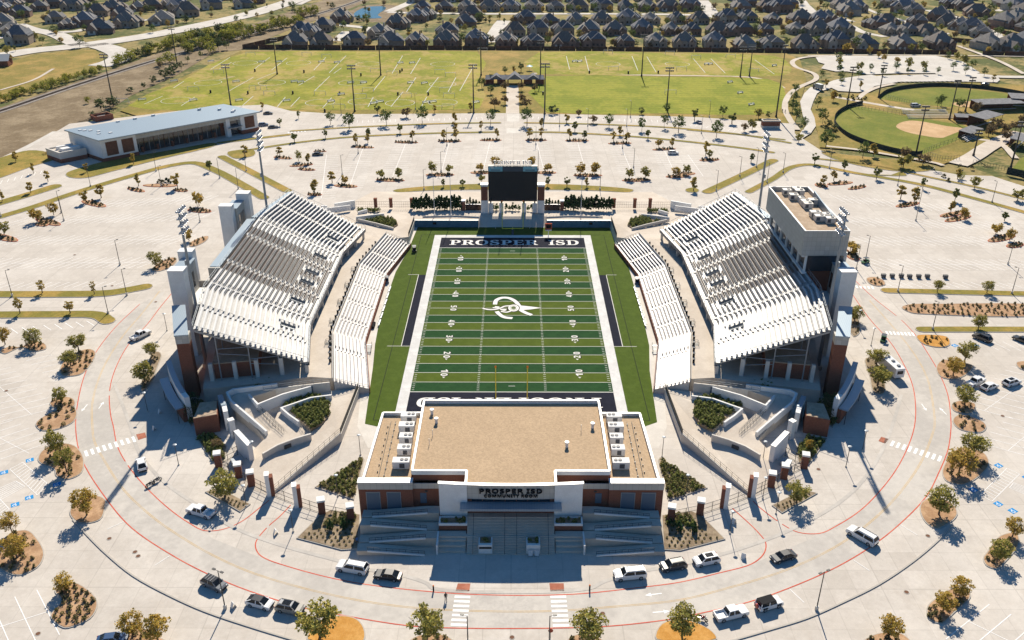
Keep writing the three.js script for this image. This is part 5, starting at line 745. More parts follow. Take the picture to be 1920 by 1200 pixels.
treeRow('among the far car park rows', [[189.3,-322.3,oak,.75],[219.6,-382.3,oak,.7],[213.1,-361.6,olive,1.1],[206.1,-340.5,oak,.7],[200.4,-319.2,oak,.75],[219.9,-344.0,olive,1.2],[212.8,-324.0,oak,.7],[227.3,-344.1,oak,.6],[230.1,-330.6,oak,.65],[248.1,-376.7,gold,.9],[254.9,-371.1,gold,.9],[244.3,-345.9,oak,.75],[255.0,-352.9,olive,1.2],[247.8,-335.7,oak,.6],[263.5,-349.5,olive,1.1],[257.1,-334.1,oak,.65],[266.6,-335.8,oak,.6],[281.6,-347.8,oak,.7],[298.4,-369.5,olive,1.2],[284.0,-335.9,oak,.75],[296.4,-353.2,oak,.7],[292.6,-329.4,oak,.7],[290.5,-313.4,amber,.9],[296.2,-388.6,oak,.7],[299.4,-382.8,olive,1.1],[233.8,-410.6,gold,1.2],[249.2,-406.5,gold],[250.3,-392.3,gold,.9],[279.8,-410.9,olive,1.2],[289.1,-415.2,oak,.8],[301.0,-402.7,rust]]);
treeRow('around the ball fields', [[153.6,-150.5,oak,1],[159.2,-153.0,amber,1.2],[165.8,-136.3,olive,1.3],[172.2,-151.4,rust,.9],[175.8,-140.2,rust,1],[227.4,-245.7,oak,.8],[231.8,-250.6,oak,.75],[236.1,-239.7,oak,.9],[242.7,-233.9,rust,1.1],[227.1,-188.2,rust,1.15],[235.0,-198.1,rust,1.1],[237.7,-193.1,rust,1],[243.9,-196.1,rust,1.1],[183.4,-121.6,bush,.5],[232.2,-181.5,rust,.9],[255.0,-211.7,rust,.9]]);
treeRow('beside the railway', [[-217.7,-236.2,dark,1],[-215.1,-245.8,dark,1.15],[-216.0,-222.4,dark,.6],[-219.8,-281.1,dark,.6],[-215.9,-291.1,dark,.6],[-215.8,-306.0,dark,.75],[-214.4,-320.0,dark,1],[-213.4,-328.1,dark,1],[-214.5,-338.1,dark,1],[-213.7,-348.5,dark,.9],[-217.4,-372.1,oak,.6],[-213.5,-387.5,oak,.6],[-219.2,-250.8,rust,.8],[-229.9,-355.4,rust,.7],[-230.2,-373.9,bush,1.3],[-230.8,-362.7,bush,1],[-213.9,-410.0,bush,1.4],[-211.5,-420.7,dark,1.2],[-206.4,-422.9,oak,.7]]);
{ const rowB = []; for (const [p, n, k] of [[[[-283.6,-256.7],[-277.1,-282.2],[-269.1,-311.8],[-261.8,-344.7]], 30, .75], [[[-262.8,-355.3],[-258.3,-393.2],[-254.2,-411.9]], 16, .95], [[[-252.3,-411.9],[-246.7,-445.3],[-235.1,-484.7],[-215.9,-506.2]], 22, 1.3], [[[-231.3,-405.7],[-225.5,-440.8],[-212.6,-464.7],[-198.8,-506.3],[-182.0,-546.7]], 30, 1.35], [[[-188.9,-578.1],[-180.4,-605.1]], 4, 1.6], [[[-232.9,-258.3],[-224.6,-245.8]], 2, .6]]) { const c = new THREE.CatmullRomCurve3(p.map(([x, z]) => V(x, 0, z))); for (let i = 0; i < n; i++) { const q = c.getPoint((i + .5) / n); rowB.push([q.x + rr(-3, 3), q.z + rr(-3, 3), rnd() < .85 ? 'bush' : 'dark', k * rr(.8, 1.2)]); } } treeRow('in the railway hedgerow', rowB); }
// clipped conifers flanking the scoreboard, small ones below it
{ const rowC = []; for (const s of [-1, 1]) { for (let x = 19.3; x < 36; x += .92) rowC.push([s * x, -77.4 + rr(-.7, .7), 'conifer', rr(.9, 1.25)]); for (let x = 12.2; x < 17; x += 1.1) rowC.push([s * x, -77.6, 'conifer', rr(.7, .95)]); } treeRow('beside the scoreboard', rowC, 2.3, 'near'); const small = []; for (const x of [-6.9, -5.8, -2.4, -1.25, 0, 1, 2.2, 5.6, 6.8]) small.push([x, -76, 'conifer', rr(.5, .66)]); treeRow('under the scoreboard screen', small, 2.3); }
treeRow('in the corner yards', [[-74.2, 53.4, 'dark', .8], [-73, 57.5, 'dark', .7], [74, 53, 'dark', .85], [73, 57.5, 'dark', .7], [-63.5, 69, 'rust', .45], [64, 69.5, 'gold', .5], [-31.6, 95.4, 'conifer', .6], [-34, 95.6, 'conifer', .55], [31.6, 95.6, 'conifer', .6], [34.5, 95.8, 'conifer', .55]]);

// planting islands with kerbs
const tufts = [];                              // [x, y, z, size, kind]
function inside(p, x, z) { let c = false; for (let i = 0, j = p.length - 1; i < p.length; j = i++) if ((p[i][1] > z) !== (p[j][1] > z) && x < (p[j][0] - p[i][0]) * (z - p[i][1]) / (p[j][1] - p[i][1]) + p[i][0]) c = !c; return c; }
let place = '';
function scatter(poly, n, size, kind, y, min = 1, m = .5) { const P0 = inset(poly, m), xs = P0.map((p) => p[0]), zs = P0.map((p) => p[1]), got = []; for (let t = 0; t < n * 40 && got.length < n; t++) { const x = rr(Math.min(...xs), Math.max(...xs)), z = rr(Math.min(...zs), Math.max(...zs)); if (!inside(P0, x, z) || got.some(([a, b]) => Math.hypot(a - x, b - z) < min)) continue; got.push([x, z]); tufts.push([x, y, z, size * rr(.9, 1.4), kind, place]); } }
function island(p, mat, n, size = .8, kind = 'tuft', kerb = 'kerb', sm = true) { const poly = sm ? smooth(p, 4, true) : p, k = nb().prism(poly, 0, .14).struct('planting_island', M[kerb]); nb().prism(inset(poly, .2), .1, .19).build('soil', M[mat], k); if (n) scatter(poly, n, size, kind, .18, size * 1.15); }
const nearIslands = [
  [[[-100.3,73.3],[-100.8,70.1],[-99.2,67.5],[-95.5,67.9],[-92.3,70.6],[-89.6,75.2],[-89.0,78.5],[-91.0,80.3],[-93.7,79.1],[-95.3,76.7],[-98.8,74.9]], 'mulch', 22], [[[-85.8,90.4],[-85.6,87.5],[-83.3,85.4],[-80.4,86.6],[-79.5,88.7],[-78.8,92.7],[-80.7,93.8],[-82.9,93.5]], 'mulch', 0], [[[-94.4,99.3],[-94.0,96.6],[-91.4,95.8],[-88.3,98.1],[-84.9,102.4],[-84.5,105.8],[-86.8,107.8],[-91.0,106.2],[-93.7,103.8],[-93.3,101.0]], 'mulch', 22], [[[-78.8,111.4],[-78.1,109.8],[-76.3,109.4],[-71.7,112.3],[-69.9,114.7],[-69.8,117.7],[-72.4,119.8],[-73.5,119.8],[-76.8,117.2],[-76.5,113.9]], 'mulch', 30],
  [[[-112.4,37.2],[-114.1,31.9],[-113.3,27.1],[-110.8,24.8],[-108.2,26.3],[-106.5,33.2],[-107.0,38.0],[-110.4,38.8]], 'mulch', 18], [[[-108.3,51.3],[-108.0,48.7],[-104.9,48.5],[-102.8,50.1],[-102.0,52.7],[-105.0,53.8]], 'mulch', 9], [[[-107.4,59.8],[-106.8,56.5],[-105.0,53.8],[-101.6,53.1],[-99.1,58.7],[-101.2,61.9],[-104.5,62.6]], 'mulch', 12], [[[-133.3,25.8],[-131.8,23.5],[-128.8,23.7],[-127.6,20.5],[-123.4,22.0],[-121.8,24.9],[-124.7,26.3],[-128.7,24.0],[-131.1,27.5]], 'mulch', 12], [[[-63.4,120.6],[-62.1,119.4],[-60.2,119.8],[-56.8,121.7],[-54.5,123.3],[-61.2,123.9]], 'mulch', 6],
  [[[-32.9,122.2],[-31.6,118.2],[-28.2,117.0],[-25.4,117.8],[-23.7,120.4],[-23.8,122.7]], 'orangeMulch', 0], [[[23.6,122.0],[25.0,118.6],[28.7,117.6],[32.7,119.7],[33.5,121.9]], 'orangeMulch', 0], [[[-16.8,123.2],[-14.9,121.2],[-10.5,121.2],[-8.7,123.2]], 'mulch', 5], [[[8.9,123.1],[10.0,121.3],[13.3,120.9],[15.7,123.1]], 'mulch', 5],
  [[[89.2,77.5],[91.5,73.8],[95.5,69.3],[98.8,68.3],[101.3,70.3],[100.8,73.7],[99.2,76.0],[93.7,80.5],[91.2,81.4],[89.0,80.2]], 'mulch', 18], [[[79.8,89.0],[81.5,86.5],[84.7,85.2],[86.9,87.3],[86.5,90.6],[83.0,93.7],[80.5,94.8],[79.3,92.9]], 'mulch', 0], [[[85.5,102.9],[87.1,101.1],[91.7,96.7],[95.1,95.9],[94.4,98.6],[89.1,103.8],[86.8,105.6],[85.3,104.8]], 'mulch', 12], [[[70.2,115.1],[71.5,113.6],[77.1,110.2],[79.3,110.5],[78.9,112.4],[74.5,116.0],[71.3,118.4],[69.6,117.5]], 'mulch', 15],
  [[[106.8,33.7],[110.6,29.6],[114.0,31.0],[116.5,32.4],[115.1,35.0],[108.9,39.5],[106.1,38.5]], 'mulch', 9], [[[102.8,51.2],[105.7,49.3],[108.6,50.5],[107.2,53.5],[105.0,55.1],[102.4,53.9]], 'mulch', 6], [[[100.1,57.9],[103.0,55.3],[106.7,57.9],[106.8,60.1],[104.2,62.6],[100.3,61.4]], 'mulch', 9], [[[108.9,16.5],[112.3,15.9],[116.8,17.1],[115.4,21.9],[112.0,23.1],[108.7,21.1]], 'orangeMulch', 7], [[[109.1,-21.4],[111.9,-22.2],[113.6,-20.2],[112.9,-16.3],[110.2,-15.5],[108.5,-17.4]], 'mulch', 6], [[[128.3,31.0],[131.3,30.4],[131.6,33.6],[129.4,35.3],[127.6,34.2]], 'mulch', 4], [[[55.9,123.2],[59.4,120.7],[63.8,120.5],[64.7,123.1]], 'mulch', 6],
  [[[-93.3,26.2],[-91.0,26.8],[-89.1,34.5],[-87.8,43.5],[-88.4,46.0],[-90.1,43.5],[-91.3,35.8]], 'darkMulch', 16, .7], [[[90.7,28.9],[92.6,28.9],[91.1,41.6],[88.6,46.5],[86.8,46.1],[88.5,37.8]], 'darkMulch', 14, .7], [[[94.8,3.7],[96.8,3.7],[94.2,15.0],[91.7,17.2]], 'darkMulch', 8, .7], [[[111.7,-0.8],[114.8,-2.9],[123.5,-3.3],[153.6,-2.0],[150.4,3.8],[117.5,3.6],[113.0,2.6]], 'mulch', 90, .9],
  [[[-113.6,-27.4],[-112.9,-33.0],[-110.1,-37.0],[-108.1,-34.8],[-108.0,-29.6],[-110.3,-25.8],[-113.2,-26.2]], 'mulch', 16], [[[-108.9,-49.0],[-107.0,-54.4],[-104.7,-55.9],[-103.8,-52.4],[-105.6,-47.1],[-107.4,-46.1]], 'mulch', 8],
];
const isle = ['left lot two-tree island', 'bare left island', 'lower left corner island', 'bottom left triangular island', 'upper left road island', 'small left road island', 'treeless left road island', 'left edge island', 'bottom left edge island', 'bottom orange island', 'bottom right orange island', 'bottom planter left of centre', 'bottom planter right of centre', 'right lot two-tree island', 'bare right island', 'right edge oval island', 'lower right oval island', 'upper right road island', 'small right road island', 'treeless right road island', 'orange right island', 'crossing island by the press box', 'right edge small island', 'bottom right edge island', 'strip bed outside the left stand', 'strip bed outside the right stand', 'bed by the right pylon', 'long right bed', 'island by the left pylons', 'island behind the left pylons'];
nearIslands.forEach(([p, m, n, sz], i) => { place = 'in the ' + isle[i]; island(p, m, n, sz || .95); });
// oval islands further away: centre, half length, half width, turn
const farIslands = [[-166.4,-69.7, 7, 2, -.55, 13], [-158.4,-89.2, 7, 2, -.55, 13], [-148.8,-105.7, 5, 1.6, -.55, 7], [-141.3,-111.1, 7, 2, -.05, 4], [-131.1,-105.1, 3.5, 1.6, -.4, 6], [-116,-81.7, 5, 2.2, -.3, 14], [-173.9,-54.1, 7, 2, -.5, 10], [-167.4,-67, 3, 1.6, -.5, 4],
  [-68.9,-167.3, 5.6, 1.7, -.2, 12], [-49.8,-175.5, 5.6, 1.7, -.08, 12], [-29.8,-177.5, 5.6, 1.7, 0, 12], [-10.6,-179.4, 5.2, 1.7, 0, 12], [10.7,-179.5, 5.2, 1.7, 0, 12], [29.9,-178.7, 5.6, 1.7, 0, 12], [49.5,-174.2, 5.6, 1.7, .1, 12], [68.5,-164.4, 5.6, 1.7, .2, 12], [-101.4,-150.1, 4.6, 1.7, -.35, 8], [-90.8,-139, 5, 1.8, .3, 10], [-87.2,-132.8, 4, 1.6, -.2, 6], [-87,-160.2, 3, 1, 0, 5],
  [-66.9,-110.8, 5, 2, -.2, 10], [-50,-118.4, 6, 2, -.1, 13], [-30.3,-125.7, 6, 2, 0, 13], [-13.4,-128.7, 4.5, 2, 0, 8], [13.6,-128.8, 4.5, 2, 0, 8], [31,-125.2, 6, 2, 0, 13], [50.3,-118.9, 6, 2, .1, 13], [67.9,-124, 5, 2, .15, 10], [-77.1,-100.2, 3, 1.6, -.2, 7],
  [85.8,-147.7, 4.6, 2, .2, 9], [72.2,-127.6, 4, 2, .2, 6], [123.6,-112.3, 2.4, 3, .2, 9], [132,-115.1, 6, 2, .3, 9], [137,-109.7, 5, 1.5, .5, 10], [149,-89.4, 6, 1.8, .45, 13], [161,-78.9, 6, 1.8, .45, 10], [167.4,-55.1, 7, 2, .5, 14], [161.2,-74.4, 7, 1.8, .5, 12], [168.7,-48.7, 4, 1.8, .5, 8], [110.7,-39.2, 2, 4, .1, 8], [109.2,-43.8, 2, 3, .1, 4]];
farIslands.sort((a, b) => a[0] - b[0]).forEach(([x, z, a, b, t, n], i) => { place = `in the ${ord(i)} oval lot island from the left`; const p = []; for (let i = 0; i < 14; i++) { const q = i / 14 * 6.2832, u = Math.cos(q) * a, v = Math.sin(q) * b; p.push([x + u * Math.cos(t) + v * Math.sin(t), z - u * Math.sin(t) + v * Math.cos(t)]); } island(p, 'mulch', n, .95, 'shrub', 'redKerb', false); });
// beds by the gates: rows of tufts, and green shrubs
for (const s of [-1, 1]) {
  const F = (p) => fx(p, s), gridTufts = (poly, ux, uz, st, size) => { const L1 = Math.hypot(ux, uz), a = [ux / L1, uz / L1], P0 = inset(poly, .5), cx = P0.reduce((q, p) => q + p[0], 0) / P0.length, cz = P0.reduce((q, p) => q + p[1], 0) / P0.length; for (let i = -20; i < 20; i++) for (let j = -20; j < 20; j++) { const u = (i + (j & 1) * .5) * st, v = j * st * .9, x = cx + a[0] * u - a[1] * v + rr(-.08, .08), z = cz + a[1] * u + a[0] * v + rr(-.08, .08); if (inside(P0, x, z)) tufts.push([x, .22, z, size, 'tuft', place]); } };
  const sd = s < 0 ? 'left' : 'right'; place = `in the ${sd} gate tree bed`; gridTufts(F([[-61.4,84.2],[-58.8,83.0],[-51.2,88.0],[-52.6,90.4]]), 1, s * -.55, 1.0, .6); place = `in the ${sd} bed before the building`; gridTufts(F([[-35.8,94.1],[-28.9,95.2],[-28.0,100.8],[-31.0,101.1],[-39.6,97.9]]), 1, 0, 1.15, .62);
  place = `in the ${sd} triangular bed`; scatter(F([[-31.6,72.1],[-31.1,73.1],[-31.1,86.6],[-39.7,82.6]]), 70, .95, 'green', .22, .75); place = `in the ${sd} bed before the building`; scatter(F([[-34.5,90.2],[-29.3,91.1],[-29.3,95.2],[-35.7,94.6]]), 26, 1.0, 'green', .22, .8);
  place = `in the ${sd} ramp bed`; scatter(F([[-47.1,50.1],[-53.0,54.1],[-47.9,60.0],[-44.3,64.4],[-42.1,62.3],[-41.1,58.9],[-42.0,54.0],[-43.9,51.1]]), 110, 1.1, 'green', 1.95, .6, .2); place = `in the ${sd} yard bed`; scatter(F([[-69.6, 65], [-65.4, 64], [-61.6, 68.4], [-60.4, 74], [-62.8, 74.4]]), 34, 1.1, 'green', .22, .8);
  place = `beside the ${sd} brick tower`; scatter(F([[-73.4, 51], [-71.2, 50], [-70.6, 56], [-72, 60.8], [-76.4, 54]]), 16, 1.5, 'green', .22, 1); place = `in the far ${sd} planter`; scatter(F([[-52, -61.6], [-46, -58.2], [-41, -55], [-39.6, -59], [-41, -64], [-45.6, -66.8]]), 42, 1.3, 'green', 3.4, .9); place = `by the far ${sd} gate`; scatter(F([[-57, -77], [-48, -77], [-48, -74], [-56, -74]]), 24, 1.1, 'green', 2.4, .8); place = `in the ${sd} ramp planter`; scatter(F([[-62.4,46.6],[-55.8,45.4],[-60.0,49.7]]), 10, .9, 'green', 3.3, .6, .1);
  place = `in the ${sd} front planter`; scatter(F([[-13, 95.9], [-8.4, 95.9], [-8.4, 97.5], [-13, 97.5]]), 10, .7, 'green', 3.3, .4, .1);
}
for (const x of [-4.6, 4.1]) place = `in the ${x < 0 ? 'left' : 'right'} stair planter`, scatter([[x - .9, 100.1], [x + .9, 100.1], [x + .9, 101.3], [x - .9, 101.3]], 5, .6, 'green', 2.25, .3, .05);
scatter([[-128.5,-158.3],[-118.9,-162.7],[-115.9,-155.0],[-121.3,-150.0]], 0, 1, 'shrub', .1);
for (const [x, z] of [[-143.0,-115.2],[-140.0,-115.9],[-141.4,-114.5],[-138.6,-114.5],[190.4,-137.2],[177.0,-118.1],[177.7,-123.8],[194.7,-135.7],[186.4,-265.7],[188.5,-263.1],[192.3,-267.1],[192.5,-261.9],[190.7,-271.1],[196.0,-265.8],[183.7,-271.0]]) tufts.push([x, .1, z, 2.2, 'shrub', 'on a far verge']);
{
  const mk = (c0, c1, n, h, sp, sz) => { const pts = []; for (let i = 0; i < n; i++) { const a = rr(0, 6.28), r = Math.sqrt(rnd()) * sp, t = rnd(); pts.push(V(Math.cos(a) * r * (1 - t * .45), t * h * (1.05 - r / sp * .45), Math.sin(a) * r * (1 - t * .45))); } return leaves(pts, c0, c1, sz); };
  const P1 = { tuft: [mk([0.090, 0.083, 0.039], [0.210, 0.180, 0.078], 34, .72, .46, .34), mk([0.112, 0.105, 0.039], [0.255, 0.210, 0.091], 34, .66, .48, .34)], shrub: [mk([0.038, 0.053, 0.026], [0.105, 0.105, 0.046], 30, .75, .5, .42), mk([0.053, 0.060, 0.026], [0.150, 0.120, 0.052], 30, .7, .5, .42)], green: [mk([0.075, 0.112, 0.033], [0.225, 0.225, 0.065], 40, .8, .52, .38), mk([0.135, 0.150, 0.052], [0.360, 0.300, 0.117], 40, .75, .5, .38)] };
  const info = { tuft: ['grass_tuft', 'dark grass tuft'], shrub: ['shrub', 'small dark shrub'], green: ['green_shrub', 'green shrub'] };
  tufts.sort((a, b) => b[2] - a[2]); const cnt = {}, rest = { tuft: [], shrub: [], green: [] };
  const seen = {}, total = {}; for (const q of tufts) total[q[4] + q[5]] = (total[q[4] + q[5]] || 0) + 1;
  for (const [x, y, z, s, k, where] of tufts) { const ix = seen[k + where] = (seen[k + where] ?? -1) + 1; cnt[k] = (cnt[k] || 0) + 1; if (cnt[k] <= (k === 'green' ? 200 : 290)) { const m = new THREE.Mesh(P1[k][cnt[k] % 2], leafMat); m.name = numbered(info[k][0]); m.position.set(x, y, z); m.rotation.y = rr(0, 6.28); m.scale.setScalar(s); scene.add(m); tag(m, (total[k + where] > 1 ? ord(ix) + ' ' : '') + info[k][1] + (total[k + where] > 1 ? ' from the front ' : ' ') + where, 'shrub', { tuft: 'ornamental grass tufts', shrub: 'car park shrubs', green: 'bed shrubs' }[k]); } else rest[k].push([x, y, z, s]); }
  for (const k in rest) { if (!rest[k].length) continue; const im = new THREE.InstancedMesh(P1[k][0], leafMat, rest[k].length), mt = new THREE.Matrix4(); rest[k].forEach(([x, y, z, s], i) => im.setMatrixAt(i, mt.makeRotationY(i * 1.7).scale(V(s, s, s)).setPosition(x, y, z))); im.name = info[k][0] + '_mass'; im.userData = { label: { tuft: 'mass of further dark grass tufts in the car park islands', shrub: 'mass of further dark shrubs in the far car park islands', green: 'mass of further green shrubs in the planted beds' }[k], category: 'shrubs', kind: 'stuff' }; scene.add(im); }
}

// ---------- vehicles ----------
const paint = (r, g, b) => new THREE.MeshPhysicalMaterial({ color: lin(r, g, b), roughness: .35, clearcoat: .8, clearcoatRoughness: .12 });
const PAINT = { white: paint(.72, .72, .72), black: paint(.012, .013, .016), grey: paint(.13, .14, .155), silver: paint(.36, .365, .37), beige: paint(.27, .255, .22), blue: paint(.03, .07, .16), red: paint(.20, .012, .012), dark: paint(.03, .034, .042) };
const carGlass = new THREE.MeshPhysicalMaterial({ color: lin(.010, .013, .017), roughness: .16, specularIntensity: .6 }), tyre = std({ color: lin(.018, .018, .018) }), rim = std({ color: lin(.4, .4, .41), roughness: .35, metalness: .6 }), lampM = std({ color: lin(.7, .7, .68), roughness: .2 }), tailM = std({ color: lin(.35, .01, .01), roughness: .3 }), trimM = std({ color: lin(.025, .025, .027) });
const SPEC = {                                 // length, width, ground clearance, belt height, roof height, bonnet end, windscreen top, rear glass top, tail
  suv: { L: 4.85, W: 1.96, b: 1.08, h: 1.74, c: [1.05, 1.85, 4.2, 4.7], hood: 1.04 }, big: { L: 5.7, W: 2.06, b: 1.22, h: 1.93, c: [1.3, 2.05, 5.3, 5.62], hood: 1.18 }, sedan: { L: 4.9, W: 1.86, b: .88, h: 1.45, c: [1.25, 2.05, 3.5, 4.4], hood: .86 }, cross: { L: 4.75, W: 1.93, b: 1.02, h: 1.63, c: [.95, 1.85, 3.5, 4.62], hood: .97 },
  pickup: { L: 5.8, W: 2.0, b: 1.12, h: 1.9, c: [1.5, 2.05, 3.6, 3.85], hood: 1.14, bed: true }, jeep: { L: 4.7, W: 1.88, b: 1.12, h: 1.85, c: [1.35, 1.6, 4.35, 4.5], hood: 1.1, jeep: true },
};
function vehicle(type, color, x, z, turn, label, o = {}) {    // front towards +x before turning
  const S = SPEC[type], t = thing(o.name || ({ pickup: 'pickup_truck', sedan: 'sedan_car', jeep: 'jeep_car' }[type] || 'suv_car'), label, type === 'pickup' ? 'pickup truck' : 'car', x, 0, z, turn, 'cars by the stadium');
  const P0 = PAINT[color], X = (d) => S.L / 2 - d, W = S.W, prof = (pts, w, bev) => { const s = new THREE.Shape(pts.map(([a, b]) => new THREE.Vector2(a, b))), g = new THREE.ExtrudeGeometry(s, { depth: w - 2 * bev, bevelEnabled: true, bevelThickness: bev, bevelSize: bev, bevelSegments: 2 }); g.translate(0, 0, -(w - 2 * bev) / 2); return g; };
  const k = .05, bodyTop = S.bed ? [[X(0) - .02, .55], [X(.1), S.hood - .12], [X(.35), S.hood - k], [X(S.c[0]), S.b - k], [X(S.c[3]), S.b - k], [X(S.c[3] + .05), .72], [X(S.L - .12), .72], [X(S.L - .12), S.b - k], [X(S.L) + k, S.b - k], [X(S.L) + k, .48]] : [[X(0) - k, .5], [X(.06) - k, S.hood - .2], [X(.4), S.hood - k], [X(S.c[0]), S.b - k], [X(S.c[3]), S.b - k], [X(S.L - .08), S.b - .12], [X(S.L) + k, .62], [X(S.L) + k + .06, .4]];
  nb().add(prof([...bodyTop, [X(S.L) + .3, .32], [X(0) - .25, .32]], W, k)).build('body', P0, t);
  if (S.bed) { for (const s of [-1, 1]) nb().base(X(S.L - .1 - (S.L - S.c[3]) / 2) - .05, .72, s * (W / 2 - .1), S.L - S.c[3] - .1, S.b - .72, .14).build('bed_side', P0, t); nb().base(X((S.c[3] + S.L) / 2), .73, 0, S.L - S.c[3] - .2, .03, W - .34).build('bed_floor', o.bed || trimM, t); if (o.load) nb().base(X(S.c[3] + .45), .76, 0, .5, .55, W - .5).build('tool_box', PAINT.white, t); }
  const cab = (y0, y1, f, inn0, inn1) => { const lo = [X(S.c[0]), X(S.c[3])], hi = [X(S.c[1]), X(S.c[2])], mixx = (a, b, q) => a + (b - a) * q, b = [[mixx(lo[0], hi[0], y0), 0], [mixx(lo[1], hi[1], y0), 0]], tt = [[mixx(lo[0], hi[0], y1)], [mixx(lo[1], hi[1], y1)]], yA = S.b - .02 + (S.h - S.b) * y0, yB = S.b - .02 + (S.h - S.b) * y1, w0 = W / 2 - inn0, w1 = W / 2 - inn1; f.hex8([[b[1][0], yA, -w0], [b[0][0], yA, -w0], [b[0][0], yA, w0], [b[1][0], yA, w0]], [[tt[1][0], yB, -w1], [tt[0][0], yB, -w1], [tt[0][0], yB, w1], [tt[1][0], yB, w1]]); };
  const gl = nb(); cab(0, .93, gl, .06, S.jeep ? .12 : .26); gl.build('windows', carGlass, t);
  const rf = nb(); cab(.88, 1, rf, S.jeep ? .1 : .23, S.jeep ? .13 : .28); rf.build('roof', o.roof || P0, t);
  const pil = nb(); for (const s of [-1, 1]) for (const [u0, u1] of [[X(S.c[0]), X(S.c[1])], [(X(S.c[1]) * .55 + X(S.c[2]) * .45), (X(S.c[1]) * .55 + X(S.c[2]) * .45)], [X(S.c[3]), X(S.c[2])]]) pil.bar([u0 - .02, S.b - .02, s * (W / 2 - .06)], [u1 - .02, S.h - .08, s * (W / 2 - (S.jeep ? .12 : .27))], .15, .08); pil.build('pillars', P0, t);
  if (o.rails) for (const s of [-1, 1]) nb().box((X(S.c[1]) + X(S.c[2])) / 2, S.h + .04, s * (W / 2 - .38), S.c[2] - S.c[1] - .2, .05, .05).build('roof_rail', trimM, t);
  if (o.sunroof) nb().box((X(S.c[1]) + X(S.c[2])) / 2 + .15, S.h + .001, 0, (S.c[2] - S.c[1]) * .62, .03, W * .48).build('sunroof', carGlass, t);
  if (o.bars) for (const d of [.25, .5, .75]) nb().box(X(S.c[1] + (S.c[2] - S.c[1]) * d), S.h + .05, 0, .08, .05, W - .6).build('roof_bar', rim, t);
  const wr = S.h > 1.8 ? .4 : .35; for (const [d, n] of [[.95, 0], [S.L - 1.05, 1]]) for (const s of [-1, 1]) { const g = new THREE.CylinderGeometry(wr, wr, .26, 16); g.rotateX(Math.PI / 2); g.translate(X(d), wr, s * (W / 2 - .1)); const w = nb().add(g).build('wheel', tyre, t); const r2 = new THREE.CylinderGeometry(wr * .62, wr * .62, .03, 12); r2.rotateX(Math.PI / 2); r2.translate(X(d), wr, s * (W / 2 + .035)); nb().add(r2).build('rim', rim, w); }
  for (const s of [-1, 1]) { nb().box(X(.1), S.hood - .2, s * (W / 2 - .3), .12, .16, .36).build('headlight', lampM, t); nb().box(X(S.L - .03), S.b - .18, s * (W / 2 - .17), .1, .3, .16).build('taillight', tailM, t); nb().box(X(S.c[0] + .35), S.b + .08, s * (W / 2 + .06), .12, .14, .18).build('mirror', P0, t); }
  nb().box(X(.02), .55, 0, .1, .28, W * .55).build('grille', trimM, t); nb().box(X(S.L - .0), .42, 0, .1, .2, W * .8).build('rear_bumper', trimM, t);
  if (S.jeep) { const g = new THREE.CylinderGeometry(.4, .4, .24, 14); g.rotateZ(Math.PI / 2); g.translate(X(S.L + .12), 1, 0); nb().add(g).build('spare_wheel', tailM, t); for (const s of [-1, 1]) for (const d of [.95, S.L - 1]) nb().box(X(d), .86, s * (W / 2 + .02), .95, .08, .28).build('fender', trimM, t); }
  return t;
}
const D = Math.PI / 180;
vehicle('pickup', 'white', -99.6,18, 60 * D, 'white pickup truck on the road beside the left grandstand', { bed: std({ color: lin(.35, .35, .35) }) });
vehicle('cross', 'white', -77.3,75.7, -62 * D + Math.PI, 'white hatchback on the ring road below the left crossing');
vehicle('pickup', 'white', -60,90.9, 158 * D, 'white pickup truck with tool box near the left gate tree', { load: true });
vehicle('big', 'white', -28.1,106.2, 166 * D, 'long white SUV parked left of the entrance plaza, behind the black sedan', { rails: true });
vehicle('sedan', 'black', -21.6,108, 170 * D, 'black sedan parked left of the entrance plaza');
vehicle('suv', 'grey', -51.5,110.2, -28 * D, 'grey SUV with dark roof beside the left double lamp post', { roof: PAINT.black, bars: true });
vehicle('cross', 'white', -42.4,114.6, -18 * D, 'white crossover with black roof at the lower left kerb', { roof: PAINT.black });
vehicle('suv', 'beige', -37,115.8, -14 * D, 'beige crossover with roof rails beside the bottom tree', { rails: true, roof: PAINT.silver, sunroof: true });
vehicle('big', 'white', 21,107.7, 188 * D, 'long white SUV parked right of the entrance plaza', { rails: true });
vehicle('suv', 'dark', 29,105.4, 195 * D, 'dark blue SUV parked between two white SUVs right of the plaza', { rails: true });
vehicle('suv', 'white', 35.2,104, 196 * D, 'white SUV with sunroof parked furthest right of the plaza', { sunroof: true });
vehicle('sedan', 'dark', 49.3,103, 202 * D, 'dark grey car driving on the right part of the ring road', { roof: PAINT.black });
vehicle('big', 'white', 65.5,97.5, 130 * D, 'long white SUV crossing the red line at the lower right', { rails: true });
vehicle('pickup', 'white', 36.8,116.8, 17 * D, 'white pickup truck parked at the lower right kerb', { bed: std({ color: lin(.3, .32, .34) }) });
vehicle('jeep', 'white', 43.7,114.6, 20 * D, 'white off-road car with black roof and red spare wheel', { roof: trimM });
vehicle('sedan', 'blue', -64.1,122.6, 10 * D, 'dark blue car cut off by the bottom left edge');
vehicle('pickup', 'white', 112.9,41.5, 32 * D, 'white pickup truck parked in the right car park', {});
vehicle('cross', 'white', 115.2,43.7, 28 * D, 'small white car parked beside the pickup at the right');
vehicle('suv', 'white', 121.6,41.7, 25 * D, 'white SUV with dark roof at the right edge', { sunroof: true });
vehicle('suv', 'black', 125.5,18.6, 125 * D, 'black SUV parked by the right thin verge', { rails: true });
vehicle('sedan', 'black', 135.7,19.5, 125 * D, 'black car cut off at the right edge below the verge');
vehicle('suv', 'white', 71.4,-156.7, 0, 'white SUV alone in the north car park');
